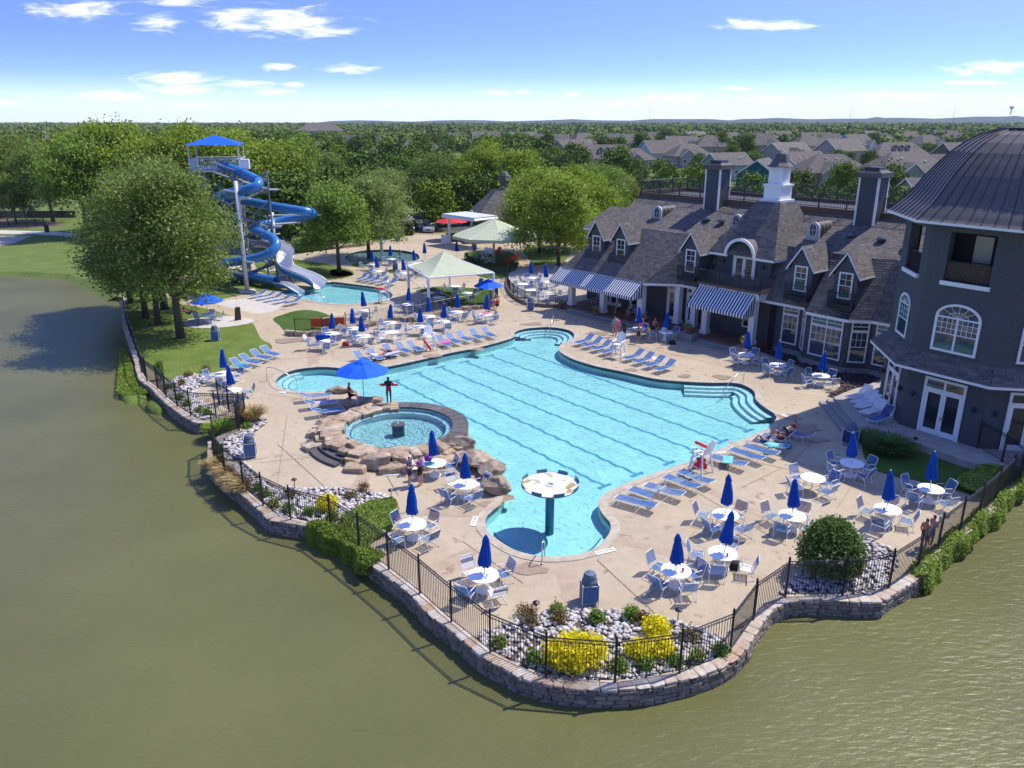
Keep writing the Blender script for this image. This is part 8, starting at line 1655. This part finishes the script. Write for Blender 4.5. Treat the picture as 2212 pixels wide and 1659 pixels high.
# ================================================================== PEOPLE
def person(label, p, rz, pose, top, legs, skin='skin_light', hair='hair_dark', scale=1., z=0., bare_top=False, hat=None, long_hair=False, brief=False):
    """one continuous skinned body; faces take the material of the nearest bone"""
    J = {'pel': (0, 0, .95), 'waist': (0, 0, 1.1), 'chest': (0, .01, 1.3), 'neck': (0, 0, 1.46), 'head': (0, .025, 1.58), 'crown': (0, .01, 1.71)}
    for s, k in ((-1, 'l'), (1, 'r')):
        J.update({'sh' + k: (s * .18, 0, 1.4), 'el' + k: (s * .23, -.02, 1.13), 'wr' + k: (s * .24, .1, .92), 'ha' + k: (s * .23, .16, .84), 'hi' + k: (s * .095, 0, .9), 'kn' + k: (s * .1, .03, .5), 'an' + k: (s * .1, -.02, .09), 'to' + k: (s * .11, .14, .035)})
    if pose == 'sit' or pose == 'sit_up':
        for k, s in (('l', -1), ('r', 1)): J['kn' + k] = (s * .13, .44, .93); J['an' + k] = (s * .13, .46, .5); J['to' + k] = (s * .13, .6, .46); J['el' + k] = (s * .25, .1, 1.15); J['wr' + k] = (s * .16, .32, 1.05); J['ha' + k] = (s * .13, .4, 1.02)
    if pose == 'lunge':
        J.update({'knr': (.12, .42, .92), 'anr': (.12, .5, .5), 'tor': (.12, .66, .46), 'knl': (-.1, .08, .5), 'anl': (-.1, .0, .09), 'elr': (.24, .14, 1.2), 'wrr': (.18, .38, 1.08), 'har': (.16, .44, 1.02), 'wrl': (-.2, .2, .98), 'hal': (-.18, .28, .95)})
    if pose == 'arms_out':
        for k, s in (('l', -1), ('r', 1)): J['el' + k] = (s * .3, -.04, 1.15); J['wr' + k] = (s * .26, .2, 1.12); J['ha' + k] = (s * .2, .27, 1.13)
    if pose == 'talk':
        for k, s in (('l', -1), ('r', 1)): J['el' + k] = (s * .24, .03, 1.14); J['wr' + k] = (s * .1, .24, 1.14); J['ha' + k] = (s * .05, .3, 1.18)
    if pose == 'lie':
        q = lambda y, zz, x=0.: (x, y, zz)
        J = {'pel': q(0, .12), 'waist': q(-.16, .14), 'chest': q(-.34, .2), 'neck': q(-.5, .29), 'head': q(-.6, .36), 'crown': q(-.72, .42)}
        for s, k in ((-1, 'l'), (1, 'r')): J.update({'sh' + k: (s * .18, -.44, .26), 'el' + k: (s * .36, -.62, .3), 'wr' + k: (s * .2, -.72, .4), 'ha' + k: (s * .1, -.68, .43), 'hi' + k: (s * .095, .05, .12), 'kn' + k: (s * .11, .46, .16), 'an' + k: (s * .1, .86, .1), 'to' + k: (s * .12, .9, .22)})
    if pose == 'recline':
        q = lambda y, zz, x=0.: (x, y, zz)
        J = {'pel': q(0, .12), 'waist': q(-.12, .22), 'chest': q(-.26, .42), 'neck': q(-.36, .58), 'head': q(-.36, .7), 'crown': q(-.38, .83)}
        for s, k in ((-1, 'l'), (1, 'r')): J.update({'sh' + k: (s * .18, -.32, .5), 'el' + k: (s * .26, -.12, .34), 'wr' + k: (s * .2, .1, .36), 'ha' + k: (s * .18, .18, .36), 'hi' + k: (s * .095, .04, .12), 'kn' + k: (s * .14, .38, .5 if s > 0 else .3), 'an' + k: (s * .12, .66, .08), 'to' + k: (s * .12, .8, .06)})
    RAD = {'pel': .125, 'waist': .112, 'chest': .135, 'neck': .055, 'head': .092, 'crown': .068, 'sh': .06, 'el': .042, 'wr': .03, 'ha': .034, 'hi': .09, 'kn': .058, 'an': .038, 'to': .036}
    ED = [('pel', 'waist'), ('waist', 'chest'), ('chest', 'neck'), ('neck', 'head'), ('head', 'crown')]
    for k in 'lr': ED += [('chest', 'sh' + k), ('sh' + k, 'el' + k), ('el' + k, 'wr' + k), ('wr' + k, 'ha' + k), ('pel', 'hi' + k), ('hi' + k, 'kn' + k), ('kn' + k, 'an' + k), ('an' + k, 'to' + k)]
    names = list(J); ix = {n: i for i, n in enumerate(names)}; me = bpy.data.meshes.new('person'); me.from_pydata([J[n] for n in names], [(ix[a], ix[b]) for a, b in ED], []); o = bpy.data.objects.new('tmp', me); COL.objects.link(o)
    sk = o.modifiers.new('skin', 'SKIN'); sk.use_smooth_shade = True; o.modifiers.new('sub', 'SUBSURF').levels = 1
    for i, n in enumerate(names):
        r = RAD.get(n) or RAD[n[:2]]; v = me.skin_vertices[0].data[i]; wide = 1.25 if n in ('chest', 'waist', 'pel') else 1.; v.radius = (r * wide, r); v.use_root = (n == 'pel')
    dg = bpy.context.evaluated_depsgraph_get(); ev = o.evaluated_get(dg); m2 = bpy.data.meshes.new_from_object(ev); bpy.data.objects.remove(o)
    mats = [skin, top, legs, hair]
    m2.materials.clear()
    for m in mats: m2.materials.append(MATS[m])
    co = {n: Vector(J[n]) for n in names}; bone = [(a, b, 0 if (a in ('neck', 'head') or (a[:2] in ('el', 'wr', 'kn', 'an'))) else (2 if (a[:2] == 'hi' or (a == 'pel')) else 1)) for a, b in ED]
    fwd = 1
    for pl in m2.polygons:
        c = pl.center; best = (9, 0, '')
        for a, b, k in bone:
            A, Bv = co[a], co[b]; d = Bv - A; tt = max(0, min(1, (c - A).dot(d) / max(1e-6, d.length_squared))); q = (c - (A + d * tt)).length
            if q < best[0]: best = (q, k, a, tt)
        k = best[1]
        if best[2][:2] == 'sh' and (best[3] > .5 or bare_top): k = 0
        if best[2][:2] == 'hi' and best[3] > (.12 if brief else .75): k = 0
        if bare_top and k == 1: k = 0
        if best[2] in ('head', 'neck'):
            up = (co['crown'] - co['head']).normalized(); rel = c - co['head']
            if best[2] == 'head' and (rel.dot(up) > .06 or (rel.y if pose not in ('lie',) else rel.y) < .0): k = 3
            if long_hair and best[2] == 'neck' and rel.y < .02: k = 3
        pl.material_index = k
    ob = link('person', m2); ob.location = (p.x, p.y, z); ob.rotation_euler = (0, 0, rz); ob.scale = (scale,) * 3; tag(ob, label, 'person', None)
    if hat: h = MB().lathe([(.2, 0), (.2, .015), (.11, .03), (.1, .11), (.02, .13)], 14).build('hat', hat, ob); hp = co['head'].lerp(co['crown'], .5); h.location = hp
    return ob
def feet(pt, dz=0.): return pt
person('lifeguard standing on the spa wall in a red and black swimsuit', P(841, 872, .62), R(10), 'arms_out', 'cloth_black', 'cloth_red', 'skin_dark', 'hair_dark', 1.02, .62, brief=True)
q = P(841, 872, .62); rescue_tube((q.x, q.y + .24, .62 + 1.12), 0, 'red rescue tube held by the standing lifeguard', 0)
q = P(757, 884, 0); person('lifeguard in maroon shirt resting one leg on a rock', q, R(-70), 'lunge', 'cloth_maroon', 'cloth_black', 'skin_light', 'hair_brown', 1.04, 0)
q = zJ(1865, 800); person('person in navy print dress at the spa table', q, R(-110), 'talk', 'cloth_navy', 'cloth_navy', 'skin_light', 'cloth_navy', .93)
q = zJ(1955, 800); person('woman in purple top and black shorts by the spa table', q, R(60), 'talk', 'cloth_purple', 'cloth_black', 'skin_light', 'hair_brown', .97)
person('boy in dark trunks standing at the right lake fence', zM(1265, 1600), R(-60), 'stand', 'cloth_red', 'cloth_maroon', 'skin_tan', 'hair_dark', .88, bare_top=True); person('second boy in a blue cap at the right lake fence', zM(1330, 1560), R(-80), 'talk', 'cloth_navy', 'cloth_blue', 'skin_tan', 'cloth_navy', .86, bare_top=True)
person('child in dark blue shirt sitting on a sun lounger', zL(1500, 640, .4), R(70), 'recline', 'cloth_navy', 'cloth_navy', 'skin_light', 'hair_dark', .8, .3); person('person in red top sitting behind the reclining man', zL(1715, 560, .4), R(100), 'recline', 'cloth_red', 'cloth_black', 'skin_light', 'hair_dark', .95, .3); person('man in straw hat reclining with knees raised', zL(1655, 615, .4), R(60), 'recline', 'cloth_maroon', 'cloth_maroon', 'skin_light', 'hair_brown', 1.0, .3, hat='straw')
person('sunbather in white lying on a far lounger', zI(965, 785, .4), R(-140 + 270), 'lie', 'cloth_white', 'cloth_white', 'skin_light', 'hair_blond', 1.0, .3, brief=True); person('sunbather in black swimsuit lying on a towel', zI(1085, 748, .4), R(125), 'lie', 'cloth_black', 'cloth_black', 'skin_light', 'hair_brown', 1.0, .3, brief=True)
for ob in [o for o in bpy.data.objects if o.name.startswith('person') and 'lying' in o.get('label', '')]: ob.rotation_euler.z = R(-42)
for i, a in enumerate((('man in grey shirt and khaki shorts standing before the awning', (722, 1235), 10, 'stand', 'cloth_grey', 'cloth_khaki', 'skin_light', 'hair_brown', 1.05), ('child in pink beside the man in grey', (748, 1215), 200, 'stand', 'cloth_pink', 'cloth_pink', 'skin_light', 'hair_brown', .85), ('big man dressed in black before the awning', (803, 1275), -60, 'stand', 'cloth_black', 'cloth_black', 'skin_dark', 'hair_dark', 1.06), ('woman in bright pink at the table before the awning', (948, 1215), 150, 'talk', 'cloth_pink', 'cloth_pink', 'skin_light', 'hair_blond', .98),
        ('boy in dark trunks with his back to the pool', (930, 1292), 170, 'stand', 'cloth_black', 'cloth_black', 'skin_tan', 'hair_brown', .9), ('small child in teal trunks near the cooler table', (1016, 1285), 120, 'stand', 'cloth_teal', 'cloth_teal', 'skin_light', 'hair_brown', .8), ('person in black standing by the porch steps', (1000, 1165), 90, 'stand', 'cloth_black', 'cloth_black', 'skin_tan', 'hair_dark', .95))):
    person(a[0], zE(*a[1]), R(a[2]), a[3], a[4], a[5], a[6], a[7], a[8], bare_top=('boy' in a[0] or 'teal' in a[0]))
person('bare-chested man seated at the cooler table', zE(1072, 1195), R(-150), 'sit', 'cloth_black', 'cloth_black', 'skin_light', 'hair_brown', 1., -.45, bare_top=True)
person('person in white shirt seated in the porch shade', B(5.6, .6), R(60), 'sit', 'cloth_white', 'cloth_black', 'skin_light', 'hair_dark', 1., .0); person('person in pale shirt seated beside the porch column', B(6.4, 1.2), R(120), 'sit', 'cloth_grey', 'cloth_black', 'skin_light', 'hair_dark', 1., .0)
person('person in red reclining at the lawn table', zH(765, 470), R(-70), 'recline', 'cloth_red', 'cloth_navy', 'skin_dark', 'hair_dark', 1., .42)
for i, (x, y, c, lab) in enumerate(((1385, 1420, 'cloth_purple', 'person in purple seated beside the open umbrella'), (1410, 1400, 'cloth_pink', 'woman in pink swimsuit seated beside the open umbrella'), (1440, 1410, 'cloth_red', 'person in red seated by the sail post'))): person(lab, zC(x, y), R(150 - 60 * i), 'sit', c, 'cloth_black', 'skin_light', 'hair_brown', .95, -.42)
person('person with brown hair seated under the square sail', zC(910, 1330), R(20), 'sit', 'cloth_grey', 'cloth_navy', 'skin_tan', 'hair_brown', 1., -.42); person('child in teal shirt wading in the shallow pool', zC(500, 905, -.1), R(160), 'stand', 'cloth_teal', 'cloth_teal', 'skin_light', 'hair_brown', .8, -.3); person('swimmer standing half hidden behind the square sail', zC(655, 1105), R(200), 'stand', 'cloth_black', 'cloth_black', 'skin_tan', 'hair_dark', .95); person('person resting in a dark lawn chair on the turf', zC(1175, 945), R(-60), 'recline', 'cloth_maroon', 'cloth_navy', 'skin_tan', 'hair_dark', 1., .3)
# small belongings
def thing_box(name, label, cat, p, d, mat, z=0., rz=0.): o = MB().box((0, 0, d[2] / 2), d).build(name, mat); o.location = (p.x, p.y, z); o.rotation_euler = (0, 0, rz); tag(o, label, cat)
def cloth_heap(name, label, p, r, h, mat, z):
    rs = random.Random(int(p.x * 90)); mb = MB(); mb.lathe([(r, 0), (r * .9, h * .5), (r * .5, h), (.02, h * .8)], 14, lobe=lambda j, zz: 1 + .25 * math.sin(j * 2.2 + zz * 9)); o = mb.build(name, mat, None, True); o.location = (p.x, p.y, z); tag(o, label, 'towel')
q = zJ(2050, 615, .75); cloth_heap('towel', 'crumpled teal towel on the spa table', Vector((q.x - .12, q.y, 0)), .26, .06, 'towel_teal', .75); q = zJ(2010, 575, .75); cloth_heap('bag', 'purple bag on the far edge of the spa table', Vector((q.x + .05, q.y - .1, 0)), .2, .3, 'cloth_purple', .75)
q = zC(1325, 1440, .75); cloth_heap('towel', 'bright pink towel on the table by the open umbrella', q, .3, .07, 'cloth_pink', .75); q = zL(1565, 670, .4); cloth_heap('towel', 'pale teal towel heaped on the near lounger', q, .4, .12, 'towel_teal', .36); q = zE(1160, 1175, .75); cloth_heap('cooler_towel', 'white and blue bag on the table before the porch', q, .22, .25, 'cloth_white', .75)
for i, (p1, lab) in enumerate(((zI(1100, 765, .35), 'striped towel spread under the sunbather in black'), (zI(960, 790, .35), 'striped towel spread under the sunbather in white'))):
    o = MB().box((0, 0, .0), (.58, 1.5, .012)).build('towel', 'towel_stripe'); o.location = (p1.x, p1.y, .365); o.rotation_euler = (0, 0, R(-42) ); tag(o, lab, 'towel')
# towels thrown over loungers, cups and bags on tables
for i, (p1, a, m, lab) in enumerate(((zL(1180, 800, .36), -18, 'towel_teal', 'teal towel on the lounger beside the near lifeguard chair'), (zE(1075, 1425, .36), 40, 'cloth_white', 'white towel on the sixth clubhouse lounger'), (zI(1580, 665, .36), -42, 'cloth_pink', 'pink towel on a far lounger past the guard chair'), (zH(1210, 868, .36), -40, 'cloth_teal', 'teal towel on the nearest lawn lounger'), (zI(470, 1200, .36), 100, 'towel_stripe', 'striped towel on the middle lounger by the spa'))):
    o = MB().box((0, 0, 0), (.5, .95, .014)).build('towel', m); o.location = (p1.x, p1.y, .362); o.rotation_euler = (0, 0, R(a)); tag(o, lab, 'towel')
for i, (sv, x, y, m, lab) in enumerate(((zO, 600, 540, 'cloth_red', 'red cup on the table nearest the lake fence'), (zO, 900, 440, 'slide_blue', 'blue cup on the second table from the lake fence'), (zN, 1060, 500, 'cloth_white', 'white cup on the table by the left fence'), (zM, 930, 1250, 'cloth_teal', 'teal cup on the table beside the two boys'), (zI, 860, 622, 'cloth_red', 'red cup on the second front middle table'), (zI, 1540, 490, 'cloth_white', 'white cup on the fifth front middle table'), (zF, 300, 1200, 'cloth_red', 'red cup on the middle bay window table'))):
    q = sv(x, y, .745); o = MB().lathe([(.035, 0), (.045, .14), (.04, .14), (.03, .01)], 10).build('cup', m); o.location = (q.x, q.y, .743); tag(o, lab, 'cup')
for i, (sv, x, y, m, lab) in enumerate(((zO, 960, 520, 'cloth_black', 'black bag on the deck by the second table'), (zL, 1700, 700, 'cloth_teal', 'teal bag under the near loungers'), (zI, 1000, 830, 'cloth_navy', 'navy bag beside the sunbathers'), (zE, 1230, 1300, 'cloth_black', 'black bag beside the cooler table'), (zI, 700, 700, 'cloth_red', 'red bag by the front middle chairs'))):
    q = sv(x, y); o = MB().lathe([(.2, 0), (.24, .1), (.2, .28), (.08, .33), (.02, .3)], 12, lobe=lambda j, z: 1 + .2 * math.cos(j * math.pi / 3)).build('bag', m, None, True); o.location = (q.x, q.y, .01); tag(o, lab, 'bag')
# ================================================================== AIR
hz = MB().box((0, 4400, 70), (16000, 9300, 144)); hz = hz.build('haze', 'white_paint'); hm = bpy.data.materials.new('haze_air'); hm.use_nodes = True; nt = hm.node_tree; nt.nodes.remove(nt.nodes['Principled BSDF']); pv = nt.nodes.new('ShaderNodeVolumePrincipled'); pv.inputs['Color'].default_value = (.75, .86, 1, 1); pv.inputs['Density'].default_value = HAZE; nt.links.new(pv.outputs[0], nt.nodes['Material Output'].inputs['Volume']); hz.data.materials[0] = hm; hz['kind'] = 'stuff'
